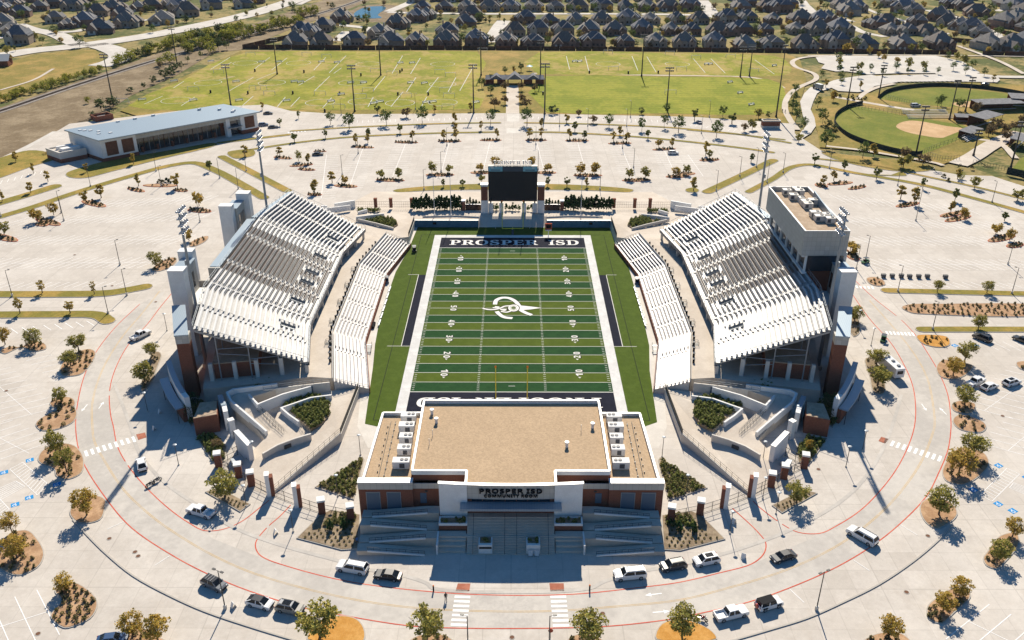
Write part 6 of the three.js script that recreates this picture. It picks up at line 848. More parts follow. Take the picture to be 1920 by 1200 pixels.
vehicle('sedan', 'black', -86.7,-154.3, 5 * D, 'black sedan beside an island in the north car park');
vehicle('sedan', 'black', -127.8,-229.6, 5 * D, 'black car on the bay behind the field house');
vehicle('suv', 'blue', -124.1,-205.5, 20 * D, 'blue car nearest the field house end wall');
vehicle('sedan', 'dark', -118.3,-201.4, 15 * D, 'dark car next to the blue car by the field house');
vehicle('sedan', 'blue', 93.4,-211.9, 95 * D, 'blue car on the arc parking right of the big trees');
vehicle('big', 'white', 216.7,-248.1, 10 * D, 'white car on the path between the ball fields');
vehicle('sedan', 'blue', 281.2,-304.2, 0, 'dark blue car on the road behind the upper ball field');
{ // box truck on the park road
  const t = thing('box_truck', 'grey box truck driving up the park road at the right', 'truck', 177.6, 0, -291.8, 2.0); nb().base(-.9, .8, 0, 4.6, 2.4, 2.3).build('box', M.galv, t); nb().base(2.4, .5, 0, 1.7, 1.9, 2.1).build('cab', PAINT.dark, t); nb().base(2.9, 1.5, 0, .8, .7, 1.9).build('windscreen', carGlass, t); for (const x of [-2, 2.3]) for (const s of [-1, 1]) nb().add(new THREE.CylinderGeometry(.48, .48, .3, 12).rotateX(Math.PI / 2).translate(x, .48, s * 1)).build('wheel', tyre, t);
}
{ // white trailer
  const t = thing('food_trailer', 'white concession trailer with roof vents outside the right grandstand', 'trailer', 94.4, 0, 35.9, 100 * D); nb().base(0, .6, 0, 7.6, 2.5, 2.5).build('body', PAINT.white, t); for (const x of [-2.4, 0, 2.4]) nb().base(x, 3.1, .2, .7, .3, .7).build('roof_vent', PAINT.grey, t); nb().base(2.4, 3.1, -.7, 1.2, .4, .8).build('air_conditioner', M.hvac, t); nb().base(-3.82, 1.6, 0, .06, .9, 1.5).build('window', carGlass, t); for (const x of [-.6, .6]) for (const s of [-1, 1]) nb().add(new THREE.CylinderGeometry(.38, .38, .26, 12).rotateX(Math.PI / 2).translate(x, .38, s * 1.1)).build('wheel', tyre, t); nb().bar([3.8, .65, -.6], [5, .55, 0], .1).bar([3.8, .65, .6], [5, .55, 0], .1).build('drawbar', trimM, t); nb().base(0, .5, 0, 7, .12, 2).build('chassis', trimM, t);
}
function motorbike(x, z, turn, c, label) {
  const t = thing('motorcycle', label, 'motorcycle', x, 0, z, turn, 'motorcycles'); for (const d of [-.75, .75]) nb().add(new THREE.TorusGeometry(.28, .075, 8, 16).translate(d, .35, 0)).add(new THREE.CylinderGeometry(.05, .05, .24, 6).rotateX(Math.PI / 2).translate(d, .35, 0)).build('wheel', tyre, t);
  nb().bar([.75, .35, .1], [.5, 1.02, .1], .06).bar([.75, .35, -.1], [.5, 1.02, -.1], .06).bar([-.75, .35, 0], [0, .45, 0], .12).bar([0, .45, 0], [.5, .9, 0], .1).build('frame', rim, t); nb().add(new THREE.SphereGeometry(.28, 10, 8).scale(1.35, .75, .75).translate(.18, .86, 0)).build('tank', c, t); nb().box(-.38, .82, 0, .75, .14, .3, 0, 0, .1).build('seat', trimM, t); nb().box(.1, .45, 0, .5, .36, .34).build('engine', rim, t); nb().bar([.48, 1.08, -.4], [.48, 1.08, .4], .05).build('handlebar', trimM, t); nb().add(new THREE.SphereGeometry(.12, 8, 6).translate(.68, .92, 0)).build('headlight', lampM, t);
}
motorbike(-73.1,82.3, 50 * D, PAINT.dark, 'dark motorcycle on the left ring road, nearer the kerb line'); motorbike(-72.2,80.9, 50 * D, PAINT.dark, 'dark motorcycle on the left ring road, nearer the stadium'); motorbike(31.8,117.7, -30 * D, PAINT.red, 'red motorcycle beside the bottom right island');
function cart(x, z, turn, c, label, y = .05) { const t = thing('utility_cart', label, 'utility cart', x, y, z, turn, 'utility carts'); nb().base(0, .3, 0, 2.6, .35, 1.25).base(.9, .65, 0, .5, .35, 1.2).build('body', c, t); nb().base(0, 1.8, 0, 1.5, .08, 1.25).build('roof', PAINT.dark, t); for (const x1 of [-.7, .7]) for (const s of [-.55, .55]) nb().base(x1, .6, s, .06, 1.2, .06).build('post', trimM, t); nb().base(-.2, .65, 0, .5, .2, 1.1).base(-.42, .8, 0, .12, .45, 1.1).build('seat', trimM, t); for (const x1 of [-.9, .9]) for (const s of [-.55, .55]) nb().add(new THREE.CylinderGeometry(.27, .27, .2, 10).rotateX(Math.PI / 2).translate(x1, .27, s)).build('wheel', tyre, t); }
const greenP = paint(.02, .16, .05); cart(113,-33.5, 30 * D, greenP, 'green utility cart by the small trees at the press box', 0); cart(98.9,19.3, 60 * D, greenP, 'green utility cart by the right crossing', 0); cart(-32.4,-42.7, 100 * D, PAINT.dark, 'dark utility cart on the far left turf edge'); cart(-38.3,-18, 100 * D, PAINT.blue, 'dark blue cart in front of the left bleacher'); cart(37.9,-17.5, 80 * D, PAINT.blue, 'dark blue cart in front of the right bleacher');

// ---------- people ----------
function person(x, z, turn, top, legs, label, step = .25) {
  const t = thing('person', label, 'person', x, 0, z, turn, 'people'), sk = std({ color: lin(.33, .19, .13) });
  const cap = (g, a, b, r0, r1) => g.tube(a, b, r0, r1, 8).add(new THREE.SphereGeometry(r1, 8, 6).translate(...b));
  const l = nb(); for (const s of [-1, 1]) { cap(l, [s * .09, .9, 0], [s * .1, .48, s * step * .6], .1, .075); cap(l, [s * .1, .48, s * step * .6], [s * .1, .08, s * step], .075, .05); l.box(s * .1, .05, s * step + .06, .1, .1, .26); } l.add(new THREE.SphereGeometry(.17, 10, 8).scale(1, .8, .75).translate(0, .92, 0)); l.build('trousers', legs, t);
  const b = nb(); b.tube([0, .9, 0], [0, 1.2, .01], .16, .19, 10).tube([0, 1.2, .01], [0, 1.45, 0], .19, .12, 10); for (const s of [-1, 1]) { b.add(new THREE.SphereGeometry(.085, 8, 6).translate(s * .2, 1.4, 0)); cap(b, [s * .21, 1.4, 0], [s * .27, 1.13, -s * .1], .065, .05); } b.build('shirt', top, t);
  const h = nb(); h.tube([0, 1.44, 0], [0, 1.55, .01], .055, .05, 8).add(new THREE.SphereGeometry(.105, 12, 10).scale(.85, 1.1, 1).translate(0, 1.64, .01)).add(new THREE.SphereGeometry(.02, 6, 5).translate(0, 1.63, .115)); for (const s of [-1, 1]) { cap(h, [s * .27, 1.13, -s * .1], [s * .27, .9, -s * .02], .045, .035); h.box(s * .27, .82, 0, .04, .14, .08); } h.build('skin', sk, t);
  nb().add(new THREE.SphereGeometry(.115, 12, 8, 0, 6.3, 0, 1.7).scale(.9, 1.1, 1.02).translate(0, 1.66, -.01)).build('hair', M.black, t);
}
const clothB = std({ color: lin(.02, .02, .024) }), clothG = std({ color: lin(.12, .12, .13) }), clothW = std({ color: lin(.6, .6, .6) }), clothR = std({ color: lin(.3, .05, .05) });
person(-11,113.4, .2, clothB, clothG, 'person in dark clothes walking beside the left front crossing'); person(141.7,-235.7, .3, clothB, clothG, 'left person of the pair walking on the park path'); person(142.8,-234.5, .3, clothW, clothB, 'right person of the pair walking on the park path'); person(-28.4,99.3, 1, std({ color: lin(.12, .25, .5) }), clothG, 'person in blue beside the left access ramps');
for (const [x, z, l] of [[-13.3,111.2, 'left'], [13.7,111, 'right']]) { const t = thing('bollard', `black bollard with orange top at the ${l} side of the front plaza`, 'bollard', x, 0, z, 0, 'front plaza bollards'); nb().cyl(0, 0, 0, .14, .14, 1.1, 10).build('post', M.black, t); nb().cyl(0, 1.1, 0, .16, .1, .2, 10).build('top', M.orange, t); }

// ---------- lamps and signs ----------
function lotLamp(x, z, label, turn = 0, h = 8.4, dbl = false) {
  const t = thing('lot_lamp', label, 'lamp post', x, 0, z, turn, 'car park lamps'); nb().cyl(0, 0, 0, .32, .32, .85, 10).build('footing', M.whiteCon, t); nb().cyl(0, .85, 0, .11, .075, h - .85, 6).build('pole', M.pole, t);
  for (const s of dbl ? [-1, 1] : [1]) { const a = nb().bar([0, h - .1, 0], [s * .55, h - .05, 0], .06).build('arm', M.pole, t); nb().box(s * .85, h, 0, .6, .14, .36).build('head', M.pole, a); }
}
const lampRows = { 'in the upper left car park': [[-168.4,-109.6],[-166.0,-79.2],[-140.4,-110.4],[-120.3,-120.9],[-108.8,-107.2],[-112.0,-130.5],[-149.8,-130.3],[-112.0,-69.9],[-161.2,-70.8],[-185.8,-74.6]], 'in the north car park': [[-69.2,-156.9],[-30.5,-170.2],[10.5,-172.2],[49.8,-166.1],[-30.2,-130.9],[10.6,-133.3],[51.3,-136.5],[-35.1,-106.2],[34.4,-106.5],[-70.8,-125.5]], 'in the upper right car park': [[112.9,-129.3],[134.2,-135.4],[154.2,-112.5],[93.6,-124.1],[103.6,-136.8],[102.7,-115.7],[80.1,-105.4],[151.3,-85.2],[145.0,-72.2],[113.9,-35.7],[158.1,-32.4],[182.0,-92.0],[108.3,-28.3]], 'on the left verges': [[-147.1,-7.3],[-124.9,-30.8],[-113.7,-8.1],[-114.2,3.9]], 'on the right verges': [[114.9,-11.7],[148.1,-10.3],[114.8,12.8]], 'along the arc road': [[-89.3,-227.5],[-52.1,-240.6],[22.9,-205.2],[37.0,-206.3],[60.3,-223.8],[56.2,-205.4],[90.8,-192.4],[100.9,-224.0]] };
for (const w in lampRows) lampRows[w].sort((a, b) => a[0] - b[0]).forEach(([x, z], i) => lotLamp(x, z, `${ord(i)} car park lamp from the left ${w}`, rr(-.4, .4) + (x < 0 ? .6 : 2.4)));
lotLamp(-48.1,115.4, 'double-headed lamp post on the lower left kerb', -.45, 8.4, true); lotLamp(51.6,115.3, 'double-headed lamp post on the lower right kerb', .45, 8.4, true); lotLamp(-6.8,122.7, 'lamp post at the bottom edge left of the centre', 2.9, 6); lotLamp(6.3,122.7, 'lamp post at the bottom edge right of the centre', .2, 6);
const walkLamps = { left: [[-69.8,75.1],[-51.9,88.6],[-41.0,96.0],[-93.9,14.2],[-84.0,54.6],[-54.2,73.9],[-32.2,71.4],[-34.5,85.3]], right: [[70.1,75.2],[51.4,90.4],[41.2,96.1],[94.9,11.3],[94.7,22.0],[75.6,69.4],[53.1,73.5],[32.1,71.9],[34.9,85.0],[50.0,85.8]] };
for (const w in walkLamps) walkLamps[w].sort((a, b) => b[1] - a[1]).forEach(([x, z], i) => { const t = thing('walk_lamp', `${ord(i)} short lamp post from the bottom along the ${w} stadium walks`, 'lamp post', x, 0, z, 0, 'walk lamps'); nb().cyl(0, 0, 0, .22, .2, .3, 8).build('base', M.whiteCon, t); nb().cyl(0, .3, 0, .075, .06, 4.7, 6).build('pole', M.pole, t); nb().cyl(0, 5, 0, .1, .42, .16, 10).cyl(0, 5.16, 0, .42, .2, .1, 10).build('head', M.galv, t); });
function aSign(x, z, turn, label) { const t = thing('sandwich_board', label, 'sign', x, 0, z, turn, 'sandwich boards'); for (const s of [-1, 1]) nb().box(s * .22, .55, 0, .04, 1.1, .75, 0, 0, s * .35).build('board', M.coping, t); }
aSign(-44.2,96.4, .4, 'white sandwich board on the pavement before the left gate'); aSign(42.2,102.8, 1, 'white sandwich board on the kerb right of the entrance'); aSign(-46.8,115, .7, 'white sandwich board beside the lower left lamp post'); aSign(-69.6,49, .7, 'white sandwich board in the left shaded yard'); aSign(-80.9,55.3, .7, 'white sandwich board in the shadow left of the ticket wall'); aSign(68.9,49.5, .7, 'white sandwich board in the right shaded yard'); aSign(42.6,93.1, .7, 'white sandwich board by the right tall pylon'); aSign(-79.7,62.1, .7, 'white sandwich board at the lower edge of the left shade');
for (const [x, l] of [[3.6, 'left'], [4.75, 'right']]) { const t = thing('notice_board', `${l} one of two white boards before the right stair planter`, 'sign', x, 0, 102.5, 0, 'white notice boards'); nb().box(0, .75, 0, .8, 1.2, .06, 0, -.1).build('board', M.coping, t); nb().box(-.35, .1, .05, .06, .2, .4).box(.35, .1, .05, .06, .2, .4).build('foot', M.galv, t); }
{ const t = thing('stop_sign', 'round dark red sign at the bottom edge right of the centre', 'sign', 6.5, 0, 122.4); nb().cyl(0, 0, 0, .05, .05, 2.6, 6).build('post', M.pole, t); nb().add(new THREE.CylinderGeometry(.42, .42, .05, 8).rotateX(Math.PI / 2).translate(0, 2.5, .05)).build('plate', M.redKerb, t); }
[[114.5,-22.2],[117.2,-22.2],[120.0,-22.2],[122.4,-21.8],[125.2,-21.8],[127.9,-21.9],[133.3,-21.5]].forEach(([x, z], i) => { const t = thing('storage_bin', `${ord(i)} dark rolling bin from the left in the line at the right car park`, 'bin', x, 0, z, 0, 'line of dark bins'); nb().base(0, .25, 0, 1.3, .8, .9).build('tub', M.hvacDark, t); nb().base(0, 1.05, 0, 1.4, .08, 1).build('lid', M.darkSteel, t); for (const a of [-.5, .5]) nb().base(a, 0, .5, .2, .25, .12).build('caster', M.black, t); });
// field furniture
{ const t = thing('play_clock', 'red play clock on a post behind the far end zone', 'clock', 12.3, 0, -56.9); nb().cyl(0, 0, 0, .12, .12, 2.6, 8).build('post', M.coping, t); nb().base(0, 2.3, 0, 2.4, 2.2, .5).build('housing', M.redKerb, t); nb().base(0, 1.9, .05, 2.2, .4, .5).build('skirt', M.coping, t); nb().base(0, 2.8, .27, 1.6, 1.2, .04).build('face', M.black, t); }
for (const s of [-1, 1]) { for (let k = 0; k < 6; k++) { const z = -12 + k * 4.4, t = thing('team_bench', `${ord(k)} grey team bench from the far end, ${s < 0 ? 'left' : 'right'} sideline`, 'bench', s * 36.6, .03, z, s * .03, 'sideline benches'); nb().base(0, .45, 0, .35, .06, 3.6).build('seat', M.steel, t); nb().base(s * .25, .75, 0, .06, .3, 3.6).build('backrest', M.steel, t); for (const e of [-1.5, 1.5]) nb().base(0, 0, e, .3, .45, .08).base(s * .25, .4, e, .05, .4, .08).build('leg', M.steel, t); }
  const t = thing('mobile_stairs', `small steel stairs at the near end of the ${s < 0 ? 'left' : 'right'} bleacher front`, 'stairs', s * 37.4, .02, 25.5, 0, 'bleacher stairs'); for (let k = 0; k < 7; k++) nb().base(0, .15 + k * .17, 1.4 - k * .42, 1.6, .06, .4).build('tread', M.steel, t); for (const e of [-.85, .85]) { nb().bar([e, .1, 1.6], [e, 1.2, -1.3], .06, .2).build('stringer', M.darkSteel, t); nb().bar([e, 1, 1.6], [e, 2.1, -1.3], .05).base(e, .1, 1.5, .05, .95, .05).base(e, 1.1, -1.2, .05, 1, .05).build('rail', M.darkSteel, t); } }
{ const sn = thing('pad_roll', 'dark padded roll at the foot of the left bleacher front', 'equipment', -38, .02, 11.6); nb().add(new THREE.CylinderGeometry(.4, .4, 3, 10).rotateX(Math.PI / 2).translate(0, .4, 0)).build('roll', M.black, sn); nb().base(0, 0, 0, .6, .2, 2.6).build('cradle', M.steel, sn); }

// ---------- practice fields ----------
nb().poly([[-208.3,-237.4],[-205.6,-315.3],[-194.3,-416.5],[-24.2,-419.7],[19.7,-420.0],[191.8,-408.3],[194.2,-384.1],[178.7,-317.5],[141.1,-211.1],[92.9,-225.1],[-0.7,-232.6],[-89.7,-229.8],[-129.2,-231.9],[-193.5,-224.7]], -.07).struct('field_verge', M.dryGrass);
nb().poly(smooth([[-208.4,-248.3],[-201.3,-312.2],[-189.5,-410.1],[-99.5,-412.8],[-25.8,-413.3],[-21.5,-316.3],[-18.2,-243.2],[-57.5,-240.6],[-91.4,-239.2],[-131.3,-240.2],[-178.7,-237.6]], 2, true), -.035).struct('practice_field', M.pitch);
nb().poly(smooth([[17.6,-411.4],[104.0,-409.8],[180.3,-399.9],[183.0,-372.5],[173.7,-337.0],[158.1,-328.6],[92.8,-334.8],[15.1,-336.1]], 2, true), -.035).struct('practice_field', M.pitch);
nb().poly(smooth([[19.9,-327.8],[91.5,-326.6],[156.0,-320.5],[158.7,-294.6],[141.9,-241.6],[127.1,-229.8],[77.6,-233.0],[17.8,-235.0]], 2, true), -.035).struct('practice_field', M.pitchB);
nb().ribbon(smooth([[12.4,-337.7],[45.9,-334.6],[95.6,-331.5],[144.5,-326.9],[156.0,-314.2],[158.7,-294.6]], 4), 2.4, -.04).struct('path', M.walk);
nb().ribbon(smooth([[221.0,-400.2],[200.7,-394.0],[188.3,-380.2],[184.4,-357.9],[189.4,-338.7],[185.5,-320.7],[171.9,-302.1],[162.0,-287.5],[152.6,-266.9],[144.8,-241.6],[141.1,-218.7],[139.2,-199.6]], 6), 3.2, -.02).struct('path', M.walk);
nb().ribbon([[-0.6,-301.1],[-0.4,-232.6],[-0.1,-195.9]], 7, -.02).struct('path', M.walk); nb().ribbon([[-0.2,-230.3],[-0.1,-214.7]], 6.4, .02).ribbon([[-0.1,-202.0],[-0.1,-191.9]], 6.4, .02).struct('path_paving', M.whiteCon);
{ // pitch markings: slanted pairs of lines, circles
  const m = nb(), w = .35, y = .0; const lines = [[-194.8,-348.2],[-194.8,-391.0],[-167.1,-350.2],[-167.4,-391.2],[-155.1,-346.6],[-155.1,-389.2],[-128.1,-346.8],[-128.9,-391.4],[-116.5,-337.9],[-116.2,-397.8],[-76.6,-336.4],[-77.0,-398.0],[-64.8,-334.7],[-63.9,-389.7],[-189.7,-350.1],[-188.4,-372.9],[-113.3,-336.2],[-111.6,-354.2]];
  for (let i = 0; i + 1 < lines.length; i += 2) m.ribbon([lines[i], lines[i + 1]], w, y);
  const l2 = [[[-199.3,-292.7],[-199.7,-312.2],[-156.9,-315.6],[-150.3,-341.9],[-127.6,-300.4],[-123.8,-328.6],[-81.2,-286.1],[-79.8,-327.2],[-61.7,-283.4],[-60.3,-324.1],[-66.0,-246.6],[-63.6,-283.4],[-49.9,-282.1],[-46.5,-324.2],[-37.7,-283.5],[-35.6,-324.2],[-31.1,-286.4],[-25.8,-367.6],[-179.6,-315.5],[-173.1,-326.7],[-164.4,-285.7],[-160.7,-323.5],[-115.1,-285.9],[-114.2,-327.0],[-78.3,-246.5],[-78.8,-269.6],[-49.6,-246.7],[-48.8,-269.8],[-201.1,-252.1],[-198.0,-271.7],[-179.6,-248.5],[-179.1,-269.1],[-146.5,-243.7],[-146.9,-271.9],[-127.1,-246.3],[-128.2,-269.3],[-119.9,-246.3],[-120.1,-269.4],[-102.2,-244.0],[-101.9,-268.2],[36.4,-397.0],[36.0,-349.9],[49.3,-397.1],[48.0,-344.8],[81.8,-397.3],[79.5,-346.7],[91.9,-395.3],[90.4,-341.6],[122.5,-387.6],[121.3,-340.0],[134.5,-387.6],[133.7,-338.4],[163.4,-383.9],[163.9,-335.2]]]; l2.forEach((q) => { for (let i = 0; i + 1 < q.length; i += 2) m.ribbon([q[i], q[i + 1]], w, y); });
  for (const [x, z] of [[-183.7,-307.7],[-145.3,-307.9],[-97.2,-308.2],[-42.3,-303.9],[-106.1,-256.4],[-38.8,-256.8],[-186.8,-261.1],[-83.1,-259.1],[-62.1,-255.4],[-178.5,-370.4],[-143.1,-370.6],[-96.4,-367.2],[-47.0,-367.5],[62.5,-368.1],[108.4,-368.4]]) { const c = []; for (let i = 0; i <= 20; i++) c.push([x + Math.cos(i * .31416) * 8, z + Math.sin(i * .31416) * 8]); m.ribbon(c, .25, y); }
  m.struct('pitch_line', M.fieldWhite);
}
const goalAt = [[-185.4,-285.6],[-186.0,-336.6],[-150.4,-288.6],[-138.5,-274.7],[-182.4,-397.7],[-143.6,-398.0],[-109.8,-274.8],[-128.3,-390.0],[-93.2,-242.8],[-83.8,-283.3],[-76.1,-332.2],[-39.3,-283.5],[-46.5,-337.4],[-39.1,-327.5],[-36.2,-269.8],[-22.1,-415.4],[-85.7,-268.2],[-60.5,-269.7],[66.2,-407.5],[109.0,-403.6],[64.0,-348.3],[107.5,-346.8],[148.8,-391.7],[152.4,-341.9],[-146.7,-288.6],[-35.0,-243.1],[-214.3,-255.8],[89.6,-278.7],[124.3,-387.6],[-87.7,-340.5]];
goalAt.sort((a, b) => a[0] - b[0]).forEach(([x, z], i) => { const t = thing('soccer_goal', `${ord(i)} white soccer goal from the left on the practice fields`, 'soccer goal', x, -.1, z, 0, 'soccer goals'); for (const s of [-3.2, 3.2]) nb().tube([s, 0, 0], [s, 2.3, 0], .11).tube([s, 2.3, 0], [s, 0, -1.9], .07).tube([s, 0, 0], [s, 0, -1.9], .07).build('post', M.coping, t); nb().tube([-3.2, 2.3, 0], [3.2, 2.3, 0], .11).build('crossbar', M.coping, t); nb().tube([-3.2, 0, -1.9], [3.2, 0, -1.9], .07).build('ground_bar', M.coping, t); });
const benchAt = [...[[-205.0,-310.6],[-167.2,-309.3],[-176.7,-259.9],[-151.4,-260.0],[-124.9,-258.9],[-205.4,-261.0],[-97.7,-274.9],[-61.7,-306.8],[-53.3,-305.4],[-97.6,-306.6],[-89.9,-306.7],[-132.1,-309.5],[-128.0,-308.0],[-128.2,-372.6],[-117.5,-370.8],[-168.0,-372.4],[-156.6,-372.4],[-202.4,-374.0],[-75.1,-369.1],[-67.3,-369.2],[-76.0,-252.8],[-73.1,-256.6],[-47.8,-255.4],[-44.1,-256.7],[-20.4,-255.6],[-100.2,-257.7],[41.0,-375.5],[44.2,-375.5],[127.5,-366.6],[129.9,-366.6],[170.8,-361.4],[130.4,-309.4],[129.8,-280.3],[129.2,-251.3]]];
benchAt.sort((a, b) => a[0] - b[0]).forEach(([x, z], i) => { const t = thing('player_bench', `${ord(i)} white player bench from the left on the practice fields`, 'bench', x, -.1, z, .6, 'practice field benches'); nb().base(0, .5, 0, 4.4, .12, .8).build('seat', M.coping, t); nb().base(0, .85, -.45, 4.4, .4, .08).build('backrest', M.coping, t); for (const s of [-1.9, 1.9]) nb().base(s, 0, 0, .1, .9, .9).build('leg', M.galv, t); });
[...[[-164.5,-341.8],[-132.6,-338.6],[-173.5,-280.0],[-151.4,-277.4],[-125.8,-277.5],[-98.9,-276.3],[-99.2,-234.4],[-95.0,-328.8],[-71.9,-338.9],[-71.2,-344.1],[-65.6,-275.1],[-48.4,-275.2],[47.8,-337.9],[72.2,-336.4],[91.3,-338.2],[16.8,-276.9]]].sort((a, b) => a[0] - b[0]).forEach(([x, z], i) => { const b = nb().cyl(x, -.1, z, .5, .5, 1.5, 8).build('field_bin', M.black); nb().cyl(x, 1.4, z, .55, .3, .3, 8).build('lid', M.darkSteel, b); tag(b, `${ord(i)} black bin from the left on the practice fields`, 'bin', 'practice field bins'); });
function fieldPole(x, z, h, label, wide = 4) { const t = thing('field_light', label, 'light pole', x, -.1, z, 0, 'field light poles'); nb().cyl(0, 0, 0, .42, .2, h, 8).build('pole', M.pole, t); nb().cyl(0, 0, 0, .6, .55, 1, 8).build('footing', M.darkSteel, t); for (const k of [0, 1]) { const a = nb().bar([-wide / 2, h - .3 - k * 1.5, 0], [wide / 2, h - .3 - k * 1.5, 0], .2).build('cross_arm', M.pole, t); for (let i = -2; i <= 2; i++) nb().add(new THREE.ConeGeometry(.5, .7, 8).rotateX(.9).translate(i * wide / 4.4, h - .1 - k * 1.5, .3)).build('floodlight', M.hvacDark, a); } }
[[...[[-152.8,-248.6,22],[-148.3,-333.4,22],[-83.7,-235.7,24],[-82.9,-330.5,25],[-20.8,-232.5,25],[-20.3,-330.9,26],[16.2,-313.4,24],[16.3,-230.4,26],[79.5,-328.1,25],[81.6,-241.3,22],[140.5,-326.9,18],[146.5,-328.5,18],[-216.7,-249.5,27],[135.6,-225.3,36],[-222.6,-366.4,24]]]][0].sort((a, b) => a[0] - b[0]).forEach(([x, z, h], i) => fieldPole(x, z, h, `${ord(i)} tall field light pole from the left around the practice fields`, h > 30 ? 2.2 : 4));
[[...[[180.2,-249.1,21],[204.9,-269.8,18],[179.1,-155.6,22],[222.7,-220.2,20],[238.7,-237.4,18],[211.6,-136.5,20],[204.4,-154.9,12]]]][0].forEach(([x, z, h], i) => fieldPole(x, z, h, `${ord(i)} tall light pole from the left around the ball fields`, 3));
// pavilion
{ const t = thing('park_pavilion', 'grey-roofed park pavilion with three gables at the end of the walk', 'pavilion'); const hip = (x, w, d, y, h, mat, zc = 0) => { const g = nb(), a = [x - w / 2, y, zc + d / 2], b = [x + w / 2, y, zc + d / 2], c = [x + w / 2, y, zc - d / 2], e = [x - w / 2, y, zc - d / 2], r1 = [x, y + h, zc + d / 2], r2 = [x, y + h, zc - d / 2]; g.quad(a, r1, r2, e).quad(r1, b, c, r2).tri(a, b, r1).tri(c, e, r2); return g.build('gable_roof', mat, t); };
  const [cx, cz] = [0.7,-307.2]; t.position.set(cx, -.1, cz); hip(0, 9, 10, 3.4, 3.2, M.shingle, 1); hip(-11, 8, 8, 3.2, 2.4, M.shingle); hip(11, 8, 8, 3.2, 2.4, M.shingle); { const g = nb(); g.quad([-18, 3.2, 4.5], [18, 3.2, 4.5], [17, 5, 0], [-17, 5, 0]).quad([18, 3.2, -4.5], [-18, 3.2, -4.5], [-17, 5, 0], [17, 5, 0]); g.build('main_roof', M.shingle, t); } for (const x of [-15, -8, 8, 15]) nb().base(x, 0, 0, 5, 3.2, 6.5).build('room', M.brick, t); for (const x of [-4, 4, -18, 18]) nb().base(x, 0, 4.8, .7, 3.4, .7).build('column', M.brick, t); }
{ const t = thing('picnic_parasol', 'teal parasol beside the pavilion', 'parasol', 10.2, 0, -346.3); nb().cyl(0, 0, 0, .08, .08, 3, 6).build('pole', M.coping, t); nb().add(new THREE.ConeGeometry(2.2, 1, 8).translate(0, 3.1, 0)).build('canopy', M.tealGlass, t); }

// ---------- field house at upper left ----------
{ const t = thing('field_house', 'long field house with blue metal roof and dark glazed front at upper left', 'building', 0, 0, 0); const Bp = [-177.1, -143.1], e = [.7133, -.7009], d = [-.788, -.6157], q = (u, v) => [Bp[0] + e[0] * u + d[0] * v, Bp[1] + e[1] * u + d[1] * v];
  const blk = (u0, u1, v0, v1, y0, y1, n, m, p = t) => nb().prism([q(u0, v0), q(u1, v0), q(u1, v1), q(u0, v1)], y0, y1).build(n, m, p);
  blk(0, 15.5, 0, 27, 1.6, 9.5, 'white_wall', M.whiteWall); blk(-.15, 15.6, -.2, 27.2, 0, 1.6, 'brick_base', M.brick); blk(66, 74.8, 0, 27, 1.6, 8.8, 'white_wall', M.whiteWall); blk(65.9, 75, -.2, 27.2, 0, 1.9, 'brick_base', M.brick); blk(15.6, 66, 4.4, 27, 0, 8.6, 'core_wall', M.brick); blk(15.6, 66, .2, 4.4, 7.2, 8.9, 'soffit', M.panel); blk(58.5, 60.5, .1, 2, 0, 8.4, 'column', M.whiteWall);
  for (let k = 0; k < 9; k++) { const u = 16.2 + k * 4.65; const g = blk(u, u + 4.3, 4.1, 4.36, .3, 7.1, 'window', M.glass); blk(u + 2.05, u + 2.25, 3.98, 4.08, .3, 7.1, 'mullion', M.steel, g); } for (let k = 0; k < 6; k++) blk(19 + k * 7, 19.8 + k * 7, 3.3, 4, 0, 2.4, 'pier', M.brick);
  for (const u of [2, 9]) blk(u, u + 5, -.14, .0, 2.4, 8.3, 'brown_panel', M.brownPanel); blk(68, 73, -.14, 0, 2.6, 8, 'brown_panel', M.brownPanel); blk(61, 65.6, 2.2, 2.5, .3, 7, 'window', M.glass); blk(59, 66, -1.5, 4, 4.1, 4.4, 'entrance_canopy', M.steel);
  const c = [q(-1, -1.2), q(76, -1.2), q(75.6, 27.5), q(-1, 28)], ys = [9.5, 9, 8.6, 9.4]; nb().hex8(c.map(([x, z], i) => [x, ys[i], z]), c.map(([x, z], i) => [x, ys[i] + .5, z])).build('roof', M.blueMetal, t);
  for (const [u, v] of [[4, 20], [5.5, 18], [3, 22], [9, 8], [5, 10], [7, 14], [30, 26], [22, 26], [66, 16], [67, 7], [69, 9], [60, 23], [39, 26.5]]) { const [x, z] = q(u, v); nb().base(x, 9.3, z, 1.4, .9, 1.1, .78).build('roof_vent', M.coping, t); }
  blk(-12.5, -1.2, 11, 23, 0, 1.8, 'annex_base', M.brick); blk(-12.4, -1.2, 11.1, 22.9, 1.8, 4, 'annex_wall', M.whiteCon); blk(-11.4, -2, 12, 22, 4, 4.06, 'annex_roof', M.walk); for (const [a, b, f, g2] of [[-12.5, -1.2, 11, 11.7], [-12.5, -11.8, 11.7, 23], [-11.8, -1.2, 22.3, 23]]) blk(a, b, f, g2, 4, 4.7, 'annex_parapet', M.whiteCon); blk(-9.5, -2, 14, 17, 4.06, 5.2, 'annex_unit', M.whiteWall); blk(-9.5, -3, 18.6, 20, 4.06, 5.4, 'annex_unit', M.whiteWall);
  nb().prism([q(-12, -10), q(4, -3.4), q(15, -3.2), q(60, -2.8), q(60, 0), q(-1, 0), q(-13, 9)], 0, .03).struct('forecourt', M.walk);
}
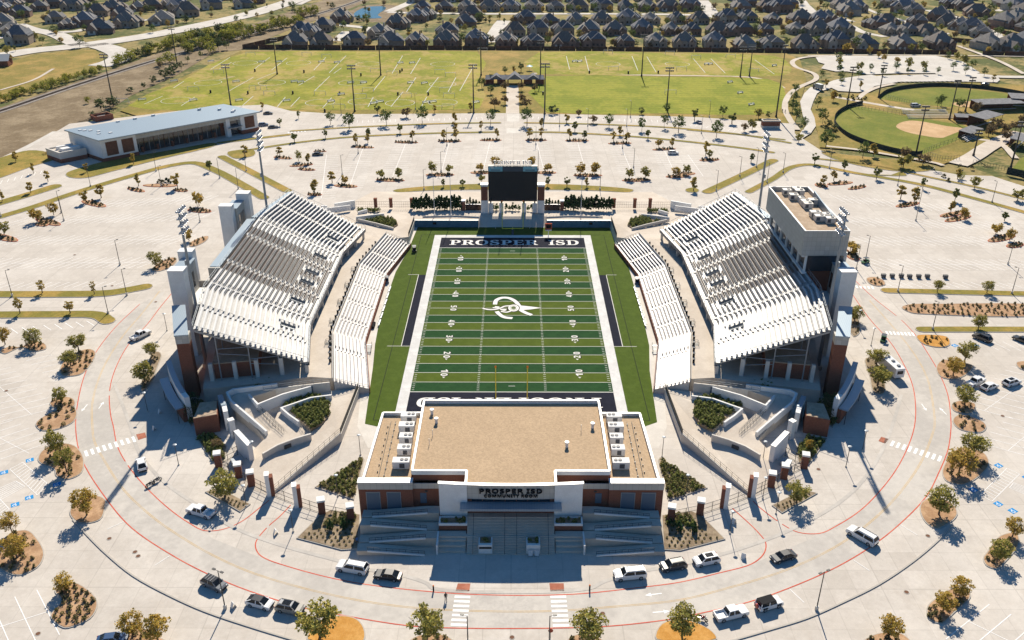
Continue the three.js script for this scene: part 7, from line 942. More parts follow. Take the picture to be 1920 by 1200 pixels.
{ const t = thing('brick_enclosure', 'small brick enclosure behind the field house', 'enclosure', -209.4, 0, -218, .8); for (const [x, z, w, d] of [[0, -3, 9, .5], [0, 3, 9, .5], [-4.3, 0, .5, 5.5], [4.3, 0, .5, 5.5]]) nb().base(x, 0, z, w, 2.6, d).build('wall', M.brick, t); nb().base(0, 0, 0, 4, 1.8, 2.6).build('container', M.steel, t); }
{ const t = thing('utility_shed', 'small brick shed with pale base beside the park road', 'shed', 126.9, 0, -203.7, 0); nb().base(0, 0, 0, 8.6, 1.1, 3.6).build('base', M.whiteCon, t); nb().base(0, 1.1, 0, 8.5, 2.2, 3.5).build('wall', M.brick, t); for (const [x, z, w, d] of [[0, -1.7, 8.7, .4], [0, 1.7, 8.7, .4], [-4.2, 0, .4, 3], [4.2, 0, .4, 3]]) nb().base(x, 3.3, z, w, .5, d).build('parapet', M.panel, t); nb().base(0, 3.3, 0, 8, .05, 3).build('roof', M.roofTan, t); }

// ---------- park roads, ball fields, far car park ----------
nb().poly([[126.0,-175.5],[135.1,-181.1],[143.6,-192.7],[150.5,-206.9],[155.1,-224.3],[158.4,-241.7],[165.5,-260.4],[173.8,-280.5],[182.6,-294.8],[175.3,-297.7],[166.4,-280.5],[158.2,-260.4],[150.7,-229.9],[146.1,-207.9],[138.4,-192.6],[127.5,-181.0]], -.02).struct('road', M.street);
nb().poly([[207.7,-393.6],[215.9,-399.7],[242.2,-399.9],[293.2,-400.2],[298.5,-387.4],[301.9,-378.5],[298.6,-357.3],[295.8,-341.3],[288.4,-335.5],[274.7,-339.3],[259.3,-339.2],[243.8,-339.1],[222.3,-335.1],[212.5,-344.8],[205.5,-344.7],[199.3,-354.7],[206.3,-369.3],[204.2,-375.8]], -.04).poly([[188.6,-304.1],[201.9,-320.1],[216.5,-327.5],[230.1,-331.4],[257.7,-335.3],[289.0,-336.6],[301.9,-331.8],[297.4,-318.8],[292.0,-311.6],[264.0,-315.0],[233.6,-313.1],[214.3,-300.8],[205.1,-287.4],[198.3,-284.1],[188.1,-287.3],[186.9,-295.6]], -.035).struct('car_park', M.street);
nb().ribbon(smooth([[266.2,-337.3],[289.0,-336.6],[300.6,-329.1],[319.6,-327.7]], 4), 7, -.03).ribbon(smooth([[177.8,-290.5],[184.2,-297.2],[197.1,-314.6],[212.9,-325.6],[225.5,-331.3]], 4), 6, -.02).struct('road', M.street);
nb().ribbon(smooth([[204.3,-400.6],[243.4,-403.2],[294.0,-402.1],[356.3,-397.8]], 4), 2.4, -.02).ribbon(smooth([[326.9,-441.0],[327.6,-401.3],[326.9,-374.3],[321.7,-337.6]], 4), 3.4, -.01).ribbon(smooth([[181.5,-271.5],[192.4,-259.5],[207.0,-245.3],[213.2,-241.1]], 4), 4, -.01).ribbon(smooth([[192.3,-266.9],[202.0,-282.6],[214.5,-297.4],[228.6,-307.8]], 4), 3, -.01).ribbon(smooth([[144.0,-170.7],[156.5,-164.7],[171.2,-154.0],[183.1,-143.9],[184.7,-140.3]], 4), 2.4, -.01).ribbon(smooth([[191.8,-142.1],[203.3,-153.2],[219.5,-171.1],[232.6,-183.8],[246.5,-195.0]], 4), 8, -.02).ribbon(smooth([[217.6,-183.8],[226.0,-177.4],[221.3,-151.4]], 4), 3, -.01).struct('path', M.walk);
nb().poly([[140.6,-168.7],[156.2,-163.7],[170.8,-153.1],[184.9,-142.1],[203.1,-155.2],[229.1,-183.8],[264.1,-226.7],[304.6,-304.7],[277.2,-311.5],[237.5,-304.3],[202.8,-281.0],[188.4,-277.7],[173.2,-271.4],[156.6,-236.8],[148.2,-196.8]], -.07).struct('ball_park_lawn', M.dryGrass);
{ const of1 = smooth([[188.3,-248.0],[182.2,-247.4],[173.1,-236.8],[165.1,-222.4],[160.5,-206.3],[160.0,-187.9],[164.3,-173.9],[171.5,-161.8],[179.0,-156.0],[182.6,-157.4],[210.7,-182.7],[223.1,-199.5],[224.5,-209.0],[214.7,-217.6],[201.1,-230.3]], 3, true); nb().poly(of1, -.045).struct('ball_field', M.outfield); nb().poly(smooth([[190.7,-207.6],[197.2,-215.5],[203.1,-218.0],[209.0,-214.3],[216.1,-206.6],[223.3,-201.9],[217.1,-196.7],[208.1,-188.6],[203.0,-184.8],[196.5,-188.7],[191.0,-195.5],[189.5,-202.9]], 3, true), -.02).struct('infield', M.dirt);
  nb().poly(smooth([[204.6,-267.0],[214.0,-281.0],[228.4,-290.8],[248.4,-295.9],[267.6,-291.0],[280.6,-281.4],[288.8,-269.0],[275.1,-242.8],[262.3,-251.2],[234.5,-248.2],[223.7,-253.8]], 3, true), -.045).struct('ball_field', M.outfield); nb().poly(smooth([[239.7,-255.4],[247.9,-260.4],[256.5,-261.3],[264.4,-255.5],[264.2,-249.8],[254.3,-248.3],[241.1,-248.2]], 3, true), -.02).struct('infield', M.dirt);
  nb().poly([[211.4,-135.1],[224.5,-152.4],[230.3,-155.3],[216.1,-128.3]], -.06).struct('ball_field', M.outfield);
  const fence = (p, h, label, m) => { const t = thing('field_fence', label, 'fence', 0, 0, 0, 0, 'ball field fences'), q = smooth(p, 5); nb().wall(q, -.1, h, .1).build('screen', m, t); const g = nb(); for (let i = 0; i < q.length; i += 3) g.tube([q[i][0], -.1, q[i][1]], [q[i][0], h + .1, q[i][1]], .07); const pp = g.build('posts', M.pole, t); pp.userData.kind = 'stuff'; };
  const scr = std({ color: lin(.03, .045, .045) });
  fence([[190.3,-253.7],[182.4,-247.9],[172.6,-236.3],[164.9,-222.4],[160.2,-206.3],[159.6,-186.8],[163.9,-172.9],[171.1,-160.8],[178.7,-155.0],[182.0,-156.0]], 2.1, 'dark screened outfield fence curving round the lower ball field', scr); fence([[205.1,-269.1],[214.6,-282.6],[229.7,-294.1],[250.3,-300.3],[270.0,-296.0],[283.0,-286.2],[291.2,-273.6]], 2.1, 'dark screened outfield fence behind the upper ball field', scr); fence([[205.6,-128.2],[211.6,-121.6]], 3, 'dark screened fence of the ball field cut off at the right edge', scr);
  const rails = (p, label) => { const t = thing('chain_fence', label, 'fence', 0, 0, 0, 0, 'chain link fences'), q = smooth(p, 6), g = nb(); for (let i = 0; i < q.length; i++) { g.tube([q[i][0], -.1, q[i][1]], [q[i][0], 2, q[i][1]], .06); if (i) for (const h of [.9, 2]) g.tube([q[i - 1][0], h, q[i - 1][1]], [q[i][0], h, q[i][1]], .05); } g.build('frame', M.pole, t); };
  rails([[183.4,-245.1],[191.3,-238.3],[201.1,-230.3],[205.2,-227.7]], 'chain link fence along the left of the lower ball field'); rails([[182.4,-157.0],[193.0,-166.9],[209.2,-179.4],[218.1,-184.9]], 'chain link fence along the near foul line of the lower ball field'); rails([[183.7,-154.1],[187.3,-147.6],[195.2,-148.5]], 'low fence by the near corner of the lower ball field'); rails([[208.6,-268.6],[212.6,-259.6],[217.7,-252.4]], 'chain link fence along the left of the upper ball field'); rails([[198.1,-142.1],[202.9,-136.8],[207.6,-131.6]], 'low fence beside the ball field at the right edge');
  const shelter = (x, z, w, d, turn, h, label) => { const t = thing('dugout', label, 'dugout', x, -.1, z, turn, 'dugouts'); nb().hex8([[-w / 2, h, -d / 2], [w / 2, h, -d / 2], [w / 2, h - .5, d / 2], [-w / 2, h - .5, d / 2]], [[-w / 2, h + .2, -d / 2], [w / 2, h + .2, -d / 2], [w / 2, h - .3, d / 2], [-w / 2, h - .3, d / 2]]).build('roof', M.shingle, t); nb().base(0, 0, -d / 2 + .2, w * .95, h - .2, .25).build('back_wall', M.brick, t); for (const a of [-.46, 0, .46]) nb().base(a * w, 0, d / 2 - .2, .15, h - .4, .15).build('post', M.pole, t); nb().base(0, .1, 0, w * .85, .45, .5).build('bench', M.alu, t); };
  shelter(218.1,-188.1, 14, 6, .75, 3.4, 'grey-roofed dugout on the near side of the lower ball field'); shelter(229.4,-215.8, 12, 6, -.2, 3.2, 'dark dugout on the far side of the lower ball field'); shelter(235.7,-210.5, 18, 9, .65, 5, 'large grey-roofed shelter behind home plate'); shelter(257.4,-242.2, 26, 10, .12, 4.5, 'long pale-roofed shelter beside the upper ball field'); shelter(274.6,-249.6, 14, 12, -.3, 5.5, 'peaked shelter roof at the right edge by the upper ball field'); shelter(233.9,-172.4, 14, 7, .9, 4, 'grey-roofed dugout at the right edge');
  const bl = (x, z, w, turn, label) => { const t = thing('small_bleacher', label, 'bleacher', x, -.1, z, turn, 'ball field bleachers'); for (let k = 0; k < 4; k++) nb().base(0, .4 + k * .4, -k * .75, w, .1, .5).build('plank', M.bench, t); for (const a of [-.46, 0, .46]) nb().bar([a * w, .1, .4], [a * w, 1.6, -2.6], .1).base(a * w, 0, -2.3, .1, 1.6, .1).build('leg', M.galv, t); nb().bar([-w / 2, 2.6, -2.7], [w / 2, 2.6, -2.7], .06).base(-w / 2, 1.5, -2.7, .06, 1.1, .06).base(w / 2, 1.5, -2.7, .06, 1.1, .06).build('back_rail', M.galv, t); };
  bl(215.6,-232.6, 24, .05, 'small aluminium bleacher on the far side of the lower ball field'); bl(214.1,-222.3, 24, .05, 'front aluminium bleacher facing the lower ball field'); bl(216.1,-181.5, 12, .75, 'small aluminium bleacher by the near dugout');
}
// ---------- railway, brush, roads and pond at upper left ----------
nb().poly([[-273.6,-200.6],[-276.2,-245.5],[-260.4,-341.3],[-250.4,-411.9],[-224.9,-522.9],[-183.7,-759.9],[-161.6,-842.8],[-124.9,-843.1],[-158.8,-619.3],[-180.0,-537.7],[-196.1,-423.0],[-212.0,-410.0],[-211.2,-331.4],[-217.1,-274.3],[-214.7,-229.2],[-219.5,-192.8],[-226.1,-150.3],[-229.5,-123.3]], -.45).struct('rail_corridor', M.brush);
nb().ribbon(smooth([[-278.3,-209.0],[-271.7,-237.1],[-261.5,-295.2],[-247.6,-360.8],[-219.3,-459.7],[-187.5,-571.6],[-159.8,-684.6],[-143.7,-800.0]], 4), 7, -.3).struct('rail_bed', M.ballast);
{ const r = nb(), c = smooth([[-278.3,-209.0],[-271.7,-237.1],[-261.5,-295.2],[-247.6,-360.8],[-219.3,-459.7],[-187.5,-571.6],[-159.8,-684.6],[-143.7,-800.0]], 8); for (const d of [-.75, .75]) r.wall(offset(c, d), -.3, .3, .14); const t = r.build('railway_track', M.pole); const sl = nb(); for (let i = 0; i + 1 < c.length; i++) { const n = 8; for (let k = 0; k < n; k++) { const u = k / n, x = c[i][0] + (c[i + 1][0] - c[i][0]) * u, z = c[i][1] + (c[i + 1][1] - c[i][1]) * u; sl.box(x, -.25, z, 2.6, .12, .5, Math.atan2(c[i + 1][0] - c[i][0], c[i + 1][1] - c[i][1])); } } const s2 = sl.build('sleepers', M.wood, t); s2.userData.kind = 'stuff'; tag(t, 'single railway track crossing the brush at upper left', 'railway'); }
nb().ribbon(smooth([[-227.2,-135.2],[-223.9,-146.3],[-221.7,-170.1],[-221.5,-194.8]], 4), 5, -.1).struct('road', M.street);
nb().poly([[-345.7,-339.1],[-339.5,-365.7],[-335.7,-400.9],[-311.7,-422.3],[-301.0,-422.4],[-283.0,-395.1],[-268.8,-357.0],[-271.2,-331.1],[-279.9,-287.9],[-281.4,-255.5],[-283.5,-227.7]], -.4).struct('meadow', M.dryGrass);
nb().ribbon(smooth([[-298.5,-287.8],[-293.2,-314.8],[-297.5,-351.5]], 4), 2, -.2).struct('path', M.walk);
const st1 = nb(); [[[[-369.8,-369.3],[-355.8,-396.7],[-344.0,-417.7],[-327.3,-431.1],[-305.9,-454.4],[-282.8,-489.6],[-261.1,-540.2],[-241.1,-597.7],[-223.8,-688.3],[-214.2,-799.4]], 22], [[[-418.9,-542.1],[-391.2,-513.3],[-364.9,-494.4],[-337.2,-461.4],[-319.7,-440.2]], 14], [[[-367.4,-499.7],[-352.9,-505.3],[-349.2,-516.4]], 9], [[[-311.8,-444.9],[-292.5,-426.8],[-272.5,-399.2],[-268.4,-377.5],[-272.0,-360.6]], 17], [[[-401.7,-468.4],[-390.6,-478.6]], 9], [[[-341.0,-583.6],[-323.2,-564.3],[-319.6,-570.7]], 8], [[[-209.7,-672.0],[-204.5,-750.3]], 6]].forEach(([p, w]) => st1.ribbon(smooth(p, 5), w, -.2)); st1.struct('street', M.street);
nb().poly(smooth([[-145.8,-612.3],[-139.8,-656.7],[-127.6,-660.7],[-121.5,-649.2],[-123.0,-602.0],[-116.9,-581.9],[-137.1,-581.7]], 3, true), -.3).struct('pond', new THREE.MeshPhysicalMaterial({ color: lin(.05, .16, .25), roughness: .12 }));
nb().poly(smooth([[-151.4,-605.3],[-142.2,-672.5],[-121.5,-672.7],[-103.3,-649.3],[-106.9,-559.5],[-135.4,-565.6]], 3, true), -.45).struct('pond_bank', M.brush);
// ---------- subdivision streets ----------
const st2 = nb(); [[[[-116.1,-619.6],[-99.5,-616.2],[-30.9,-609.6],[66.1,-610.3],[133.5,-607.3],[175.7,-600.7]], 9], [[[-116.1,-623.2],[-105.9,-672.8],[-96.0,-732.6]], 10], [[[-19.0,-456.2],[-15.0,-496.7],[-11.5,-541.8],[-8.6,-566.5]], 12], [[[-23.7,-463.4],[-1.4,-461.1]], 4], [[[189.5,-708.3],[184.8,-651.4],[180.2,-604.1],[182.5,-587.2],[214.8,-584.2]], 13], [[[288.7,-709.0],[279.5,-659.8],[276.1,-615.3],[288.4,-608.4]], 12], [[[-168.9,-571.7],[-144.9,-540.9],[-119.9,-523.6],[-110.0,-485.5]], 9], [[[-134.5,-506.7],[-134.6,-460.3]], 8], [[[270.3,-581.3],[281.0,-543.8],[280.2,-504.0],[289.3,-482.9]], 7], [[[339.7,-700.9],[332.4,-622.8],[337.8,-562.6],[331.5,-504.3],[346.3,-499.0]], 5], [[[387.8,-637.8],[392.5,-582.1],[394.8,-547.6],[380.6,-491.3]], 9], [[[380.3,-499.2],[377.5,-468.4],[384.6,-458.7]], 9], [[[286.2,-601.5],[291.8,-562.2]], 5], [[[449.3,-630.9],[483.6,-669.2]], 6]].forEach(([p, w]) => st2.ribbon(smooth(p, 5), w, -.3)); st2.struct('street', M.street);
nb().poly([[-163.3,-854.1],[22.2,-855.6],[270.1,-857.7],[643.0,-860.8],[414.2,-454.1],[310.1,-417.4],[165.7,-416.6],[-24.2,-421.9],[-124.0,-423.4],[-171.9,-501.0]], -.5).struct('yards', M.lawn);
// long board fence behind the practice fields
{ const run = (p, label) => { const t = thing('board_fence', label, 'fence', 0, 0, 0, 0, 'board fences'), q = p; for (let i = 0; i + 1 < q.length; i++) { const n = Math.max(1, Math.round(Math.hypot(q[i + 1][0] - q[i][0], q[i + 1][1] - q[i][1]) / 12)); for (let k = 0; k < n; k++) { const A = [q[i][0] + (q[i + 1][0] - q[i][0]) * k / n, q[i][1] + (q[i + 1][1] - q[i][1]) * k / n], C = [q[i][0] + (q[i + 1][0] - q[i][0]) * (k + .97) / n, q[i][1] + (q[i + 1][1] - q[i][1]) * (k + .97) / n]; nb().wall([A, C], -.6, 3.0 + (k % 3) * .12, .15).build('fence_panel', k % 4 === 1 ? M.woodRed : M.wood, t); } } };
  M.woodRed = noisy(5, [.10, .045, .03], [.16, .075, .05], { fine: .6 });
  run([[-196.2,-427.4],[-124.2,-424.5],[-24.2,-421.9],[67.3,-419.2],[165.2,-414.4],[239.8,-411.7],[310.7,-406.9]], 'long dark board fence between the practice fields and the houses'); run([[-196.2,-427.4],[-179.0,-460.0],[-168.4,-485.1]], 'board fence running up from the left end of the long fence'); run([[327.6,-404.9],[356.5,-401.0]], 'board fence at the right edge before the houses'); run([[331.2,-463.2],[342.9,-453.7],[369.2,-493.9]], 'board fence behind the right-hand house group'); run([[391.3,-532.8],[388.8,-499.3],[394.3,-473.5]], 'board fence below the uppermost right houses'); run([[300.4,-430.5],[318.1,-453.5]], 'short board fence beside the footpath gap'); }

// ---------- houses ----------
const roofMats = [[.16, .155, .155], [.215, .19, .17], [.14, .145, .16], [.25, .23, .21], [.18, .15, .13], [.20, .20, .21]].map(([r, g, b]) => noisy(4, [r * .85, g * .85, b * .85], [r * 1.15, g * 1.15, b * 1.15], { fine: .5 }));
const wallMats = [[.25, .175, .145], [.34, .275, .225], [.42, .39, .35], [.22, .15, .125]].map(([r, g, b]) => noisy(5, [r * .85, g * .85, b * .85], [r * 1.12, g * 1.12, b * 1.12], { fine: .5 }));
const winM = std({ color: lin(.03, .035, .045), roughness: .25 }), trimH = std({ color: lin(.55, .53, .50) });
function houseProto(v) {
  const g = new THREE.Group(), W = 15 + (v % 3) * 1.6, Dp = 13 + (v % 2) * 2.4, h = v % 3 === 1 ? 5.6 : 4.2, pitch = .78 + (v % 3) * .1, roof = roofMats[(v * 5) % 6], wall = wallMats[(v * 3 + 1) % 4], ov = .45; g.name = 'house';
  nb().base(0, 0, 0, W, h, Dp).build('wall', wall, g);
  const hipRoof = (x, z, w, d, y, n, along) => { const a = w / 2 + ov, b = d / 2 + ov, r = Math.min(a, b), H = r * pitch, e = along ? Math.max(.3, a - r) : 0, f = along ? 0 : Math.max(.3, b - r), q = nb(), A = [x - a, y, z + b], B2 = [x + a, y, z + b], C = [x + a, y, z - b], E = [x - a, y, z - b], R1 = along ? [x - e, y + H, z] : [x, y + H, z + f], R2 = along ? [x + e, y + H, z] : [x, y + H, z - f]; if (along) q.quad(A, B2, R2, R1).tri(B2, C, R2).quad(C, E, R1, R2).tri(E, A, R1); else q.tri(A, B2, R1).quad(B2, C, R2, R1).tri(C, E, R2).quad(E, A, R1, R2); return q.build(n, roof, g); };
  const mr = hipRoof(0, 0, W, Dp, h, 'roof', v % 2 === 0);
  nb().base((v % 2 ? 1 : -1) * W * .22, h, -1, 1, 6.2, 1.4).build('chimney', wall, mr);
  const wing = (x, w, d, hh, dir) => { const z0 = dir * (Dp / 2), z1 = z0 + dir * d, t = nb(), a = w / 2, H = a * 1.15, zr = dir * (Dp / 2 - 4.5); nb().base(x, 0, (z0 + z1) / 2, w, hh, d).tri([x - a, hh, z1], [x + a, hh, z1], [x, hh + H, z1]).build('gable_wall', wallMats[(v + 2) % 4], g); const o = .4, zz = z1 + dir * .35; t.quad([x - a - o, hh - o * 1.15, zz], [x, hh + H + .05, zz], [x, hh + H + .05, zr], [x - a - o, hh - o * 1.15, zr]).quad([x, hh + H + .05, zz], [x + a + o, hh - o * 1.15, zz], [x + a + o, hh - o * 1.15, zr], [x, hh + H + .05, zr]); t.build('gable_roof', roof, g); nb().base(x, 1, z1 + dir * .06, w * .3, 1.6, .1).build('window', winM, g); if (hh > 4) nb().base(x, hh + .2, z1 + dir * .06, w * .2, 1.3, .1).build('window', winM, g); };
  wing(-W * .27, 5.6, 3, h - .3, 1); wing(W * .26, 6.6, 4, h - .8, -1); if (v % 2) wing(W * .28, 4.6, 1.8, h, 1); if (v % 3 === 2) wing(-W * .3, 5, 2.2, h, -1);
  hipRoof(W * (v % 2 ? -.2 : .18), Dp * .18, W * .55, Dp * .75, h + .9, 'upper_roof', v % 2 === 1); nb().base(W * (v % 2 ? -.2 : .18), h, Dp * .18, W * .53, .9, Dp * .72).build('upper_wall', wall, g);
  hipRoof(W * (v % 2 ? .36 : -.36), -Dp * .3, W * .5, Dp * .55, h - .6, 'side_roof', false); nb().base(W * (v % 2 ? .36 : -.36), 0, -Dp * .3, W * .48, h - .6, Dp * .53).build('side_wall', wallMats[(v + 1) % 4], g);
  for (const x of [-.02, .16, .34]) nb().base(x * W, 1, Dp / 2 + .06, 1.5, 1.7, .1).build('window', winM, g);
  nb().base(W * .05, 0, Dp / 2 + 1.4, 4.2, .15, 2.8).build('patio', M.street, g); nb().base(W * .26, 0, -Dp / 2 - 4.06, 4.8, 2.4, .1).build('garage_door', trimH, g);
  return g;
}
const hp = []; for (let v = 0; v < 12; v++) hp.push(houseProto(v));
let hv = 0;
function houses(where, list, turn0, group) { list.sort((a, b) => a[0] - b[0]).forEach(([x, z, sc = 1, turn = 0], i) => { const c = hp[(hv * 5 + i * 3 + (hv++ >> 2)) % 12].clone(); c.name = numbered('house'); c.position.set(x, -.5, z); c.rotation.y = turn0 + turn + rr(-.06, .06) + (rnd() < .35 ? Math.PI : 0); { const q = sc * rr(.9, 1.06); c.scale.set(q * rr(.92, 1.1), q * rr(.88, 1.08), q); }; scene.add(c); tag(c, `${ord(i)} grey-roofed house from the left ${where}`, 'house', group || 'suburban houses'); }); }
houses('in the row along the long board fence', [...[[-161.0,-441.2,1.1],[-142.2,-443.6,.9],[-117.8,-446.1],[-91.6,-446.3],[-72.4,-444.1],[-49.9,-444.2],[-28.2,-444.3],[-6.1,-442.2],[14.4,-442.3],[37.2,-442.4],[58.9,-442.6],[82.1,-442.7],[104.2,-442.8],[125.1,-440.7],[146.6,-438.5],[167.9,-434.1],[188.4,-436.5],[210.5,-432.2],[234.9,-436.8],[254.8,-434.7],[282.8,-434.8],[311.1,-437.3]]], 0);
houses('in the second row behind the fence', [...[[-158.9,-480.1,.9],[-104.3,-480.4,1.1],[-51.6,-485.9,1.1],[1.0,-488.8],[19.5,-491.6,.9],[39.2,-497.0],[59.9,-497.2],[79.8,-497.3],[101.4,-497.4],[124.3,-497.6],[140.0,-495.0],[160.5,-492.5],[178.6,-497.9],[198.5,-498.1],[224.7,-503.6],[241.0,-498.3],[256.2,-493.1],[298.7,-498.7],[311.4,-498.8],[324.9,-493.6,.8]]], 0);
houses('in the third row behind the fence', [...[[-168.6,-495.7,.8],[-154.0,-512.1],[-148.1,-559.2,1.1],[-96.5,-529.5],[-83.8,-566.0,1.1],[-76.9,-582.1,.9],[-40.6,-541.7],[-36.7,-575.9,1.1],[10.2,-554.1],[29.9,-548.1],[52.4,-554.4],[74.3,-554.6],[96.6,-554.7],[115.7,-554.8],[138.9,-558.1],[157.6,-555.1],[182.6,-561.5],[201.5,-567.9],[220.4,-555.5],[243.2,-552.6],[257.2,-546.7],[270.9,-568.4],[299.1,-532.2],[312.4,-544.0]]], 0);
houses('in the row beyond the cross street', [...[[-84.4,-627.1],[-64.7,-634.5],[-44.1,-631.0],[-22.8,-634.8],[-3.4,-635.0],[18.1,-635.1],[39.0,-635.3],[60.0,-635.4],[83.2,-639.3],[104.3,-639.5],[124.3,-639.6],[144.4,-639.8],[164.5,-639.9],[211.8,-636.5,1.2],[226.0,-667.3],[244.8,-622.2,1.1],[263.1,-659.7],[237.7,-636.7],[303.0,-608.5,1.1],[318.2,-630.0],[311.8,-652.3]]], 0);
houses('in the farthest row at the top edge', [...[[-98.0,-697.6],[-77.4,-706.3],[-55.9,-706.4],[-31.5,-702.3],[-10.2,-706.8],[14.0,-707.0],[35.4,-702.8],[59.8,-707.3],[81.3,-707.5],[105.1,-703.4],[129.7,-707.8],[150.6,-703.7],[175.5,-708.2],[223.3,-717.2],[248.8,-721.8],[274.9,-717.6],[321.1,-709.3],[348.8,-727.1],[376.2,-727.3],[407.3,-736.5],[434.7,-723.3],[462.8,-719.1],[492.8,-719.3],[505.7,-702.1]]], 0);
houses('in the angled group at upper right', [...[[362.0,-668.3,1.1,-.4],[361.9,-630.3,1.1,-.4],[363.1,-608.9,1.1,-.4],[370.8,-575.5,1,-.5],[364.1,-544.4,1,-.5],[367.4,-526.8,1,-.5],[365.8,-504.5,1,-.5],[365.9,-488.6,1,-.5],[416.1,-602.4,1.1,-.3],[424.3,-645.6,1.1,-.3],[418.0,-660.8,1,-.3],[408.4,-538.7,1.1,.3],[359.7,-430.8,1.1,.3],[343.0,-430.7,1.1,.3],[376.8,-440.0,1.1,.2],[473.2,-669.1,1,.2],[467.9,-638.4,1,.2],[466.6,-616.7,1,.2],[339.4,-544.2,1,-.4],[414.0,-510.3,1,.2],[438.5,-575.9,1,.2]]], 0);
houses('in the upper left neighbourhood', [...[[-396.5,-494.2,1.1,.5],[-368.3,-449.2,1.1,.2],[-424.1,-533.1,1,.4],[-392.4,-557.6,1.1,.3],[-367.4,-527.7,.9,.2],[-359.3,-539.5,1,.2],[-329.2,-500.0,1.1,.2],[-321.3,-533.8,1.1,.2],[-298.5,-552.0,1.1,.3],[-292.8,-597.4,1.1,.3],[-438.3,-589.6,1,.3],[-442.2,-631.8,1,.3],[-440.5,-654.5,1,.3],[-413.3,-639.5,1.1,.2],[-372.5,-596.8,1,.2],[-366.8,-617.8,1.1,.2],[-350.3,-632.5,1,.3],[-340.7,-640.0,1,.3],[-328.5,-655.4,1.1,.3],[-310.5,-625.4,1,.3],[-287.9,-648.0,1.1,.3],[-259.7,-655.9,1.1,.3],[-481.2,-654.2,1,.3],[-483.4,-694.7,1,.3],[-462.2,-712.0,1,.3],[-428.7,-703.6,1,.3],[-396.6,-703.9,1,.3],[-368.2,-721.6,1,.3],[-335.5,-721.8,1,.3],[-294.7,-713.3,1,.3],[-253.1,-731.4,1,.3],[-255.4,-688.0,1,.3],[-470.8,-617.1,1,.3],[-345.7,-583.6,1,.2]]], 0);
{ const t = thing('gabled_pavilion', 'pale gabled shelter cut off at the left edge', 'shelter', -336.9, 0, -362.1, .2); nb().base(0, 0, 0, 12, 3.4, 10).build('wall', M.brick, t); nb().quad([-7, 3.4, 6], [7, 3.4, 6], [7, 7, 0], [-7, 7, 0]).quad([7, 3.4, -6], [-7, 3.4, -6], [-7, 7, 0], [7, 7, 0]).build('roof', trimH, t); }
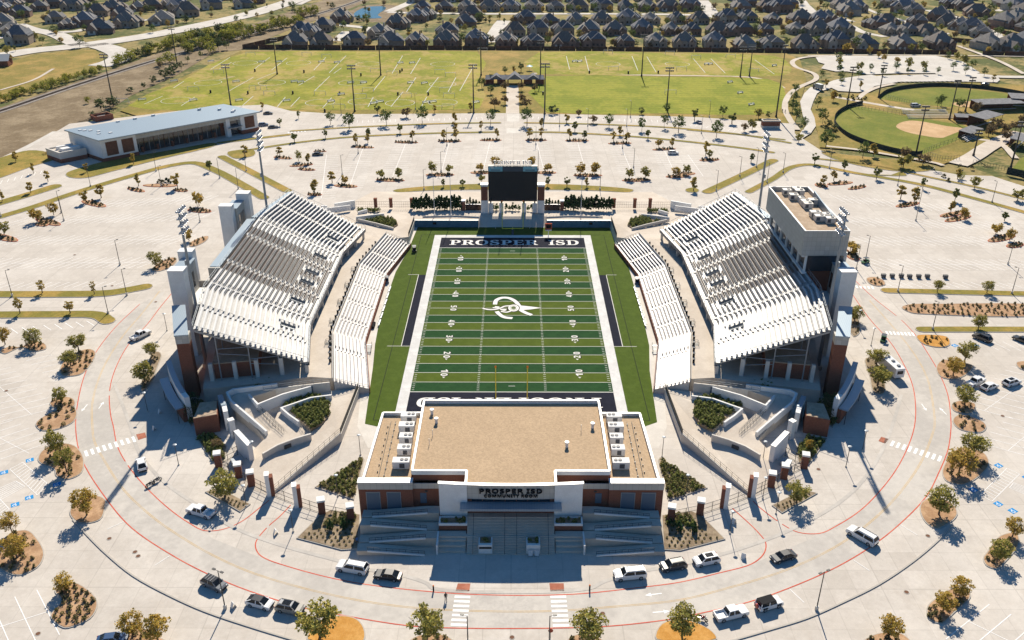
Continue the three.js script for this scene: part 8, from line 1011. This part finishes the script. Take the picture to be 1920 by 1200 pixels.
// garden trees between the houses
{ const pick = ['oak', 'rust', 'gold', 'dark', 'olive', 'young']; let k = 0;
  const spots = [...[[-106.9,-436.9],[-85.9,-441.7],[-61.0,-439.5],[-39.8,-439.6],[-16.9,-451.4],[5.4,-442.2],[24.9,-437.8],[47.6,-437.9],[70.3,-438.1],[73.3,-440.4],[92.6,-438.2],[114.5,-438.3],[136.5,-438.5],[159.2,-438.6],[177.6,-434.2],[200.2,-434.3],[221.0,-430.0],[244.7,-425.7],[265.8,-425.8],[291.6,-426.0],[267.2,-434.7],[-109.0,-496.1],[-82.5,-501.6],[-70.7,-512.6],[-41.9,-507.3],[-31.3,-501.9],[-11.9,-486.2],[-8.4,-547.9],[29.5,-476.2],[48.3,-481.4],[54.8,-502.5],[69.1,-481.5],[89.3,-476.6],[109.8,-481.8],[117.9,-502.9],[130.2,-487.1],[148.0,-482.0],[169.1,-487.3],[187.9,-492.7],[207.6,-487.6],[217.6,-509.0],[228.5,-487.7],[247.3,-487.8],[-56.3,-612.9],[-23.7,-560.1],[-20.3,-572.8],[20.3,-524.5],[40.4,-530.4],[61.1,-542.3],[84.1,-548.5],[100.7,-536.7],[127.0,-548.8],[146.3,-542.9],[170.0,-549.1],[204.6,-543.3],[227.7,-537.5],[-72.4,-612.8],[-53.4,-620.1],[-33.7,-620.2],[-12.6,-620.4],[8.0,-620.5],[28.6,-620.6],[49.7,-620.8],[71.8,-621.0],[91.4,-621.1],[112.1,-621.2],[131.7,-621.4],[151.4,-621.5],[169.8,-636.2],[163.8,-614.5],[177.4,-574.1],[176.4,-628.9],[193.1,-614.7],[224.1,-622.0],[236.6,-651.8],[267.7,-636.9],[287.9,-629.7],[284.6,-574.9],[296.1,-581.5],[301.0,-562.3],[343.3,-652.6],[314.9,-575.1],[293.1,-504.1],[293.3,-493.4],[331.7,-509.8],[335.8,-504.3],[399.9,-609.2],[394.2,-652.9],[405.3,-550.7],[374.2,-478.4],[383.5,-488.7],[355.0,-468.3],[341.1,-478.2],[328.2,-458.4],[332.6,-409.1],[351.4,-409.2],[349.2,-515.4],[-142.8,-529.2],[-142.8,-512.2],[-135.4,-506.7],[-127.1,-572.0],[-132.1,-559.3],[-126.1,-541.1],[-120.8,-501.3],[-364.3,-458.8],[-357.9,-483.9],[-365.8,-494.4],[-341.1,-454.1],[-352.4,-415.5],[-337.7,-499.9],[-337.3,-489.3],[-308.0,-533.9],[-286.7,-500.3],[-283.8,-528.2],[-280.8,-552.1],[-275.8,-564.6],[-267.7,-590.8],[-363.0,-527.7],[-342.2,-557.9],[-334.1,-590.3],[-317.8,-611.1],[-371.1,-610.7],[-400.5,-589.9],[-403.8,-557.5],[-411.4,-545.2],[-302.9,-671.3],[-274.7,-663.6],[-236.8,-656.0],[-315.6,-431.1],[-347.8,-444.7],[-355.6,-404.9],[126.9,-666.5],[151.4,-674.7],[102.0,-674.3],[70.8,-674.1],[44.8,-673.9],[18.8,-673.7],[-7.2,-673.5],[-33.2,-673.3],[340.8,-581.8],[391.8,-684.6],[391.5,-623.2],[452.5,-668.9],[449.0,-645.7],[427.1,-544.8],[394.6,-556.7]]];
  for (let i = 0; i < 230; i++) { const px = rr(-480, 480), pz = rr(-690, -430); if (px < -200 && pz > -560 + (px + 480) * .25) continue; spots.push([px, pz]); }
  spots.sort((a, b) => a[0] - b[0]); const kc = {};
  for (const [x, z] of spots) { const kind = pick[k++ % 6], ki = kc[kind] = (kc[kind] ?? -1) + 1; plant(kind, x + rr(-3, 3), z + rr(-3, 3), rr(.7, 1.2), ord(ki) + ' ' + { oak: 'rounded dark green garden tree from the left among distant houses', rust: 'rust brown garden tree from the left among distant houses', gold: 'golden garden tree from the left among distant houses', dark: 'dense dark garden tree from the left among distant houses', olive: 'olive green garden tree from the left among distant houses', young: 'slim green garden tree from the left among distant houses' }[kind], 'garden trees among the houses', 'far', -.5); } }

scene.traverse((o) => { if (o.isMesh) { o.castShadow = true; o.receiveShadow = true; } });
renderer.render(scene, camera);
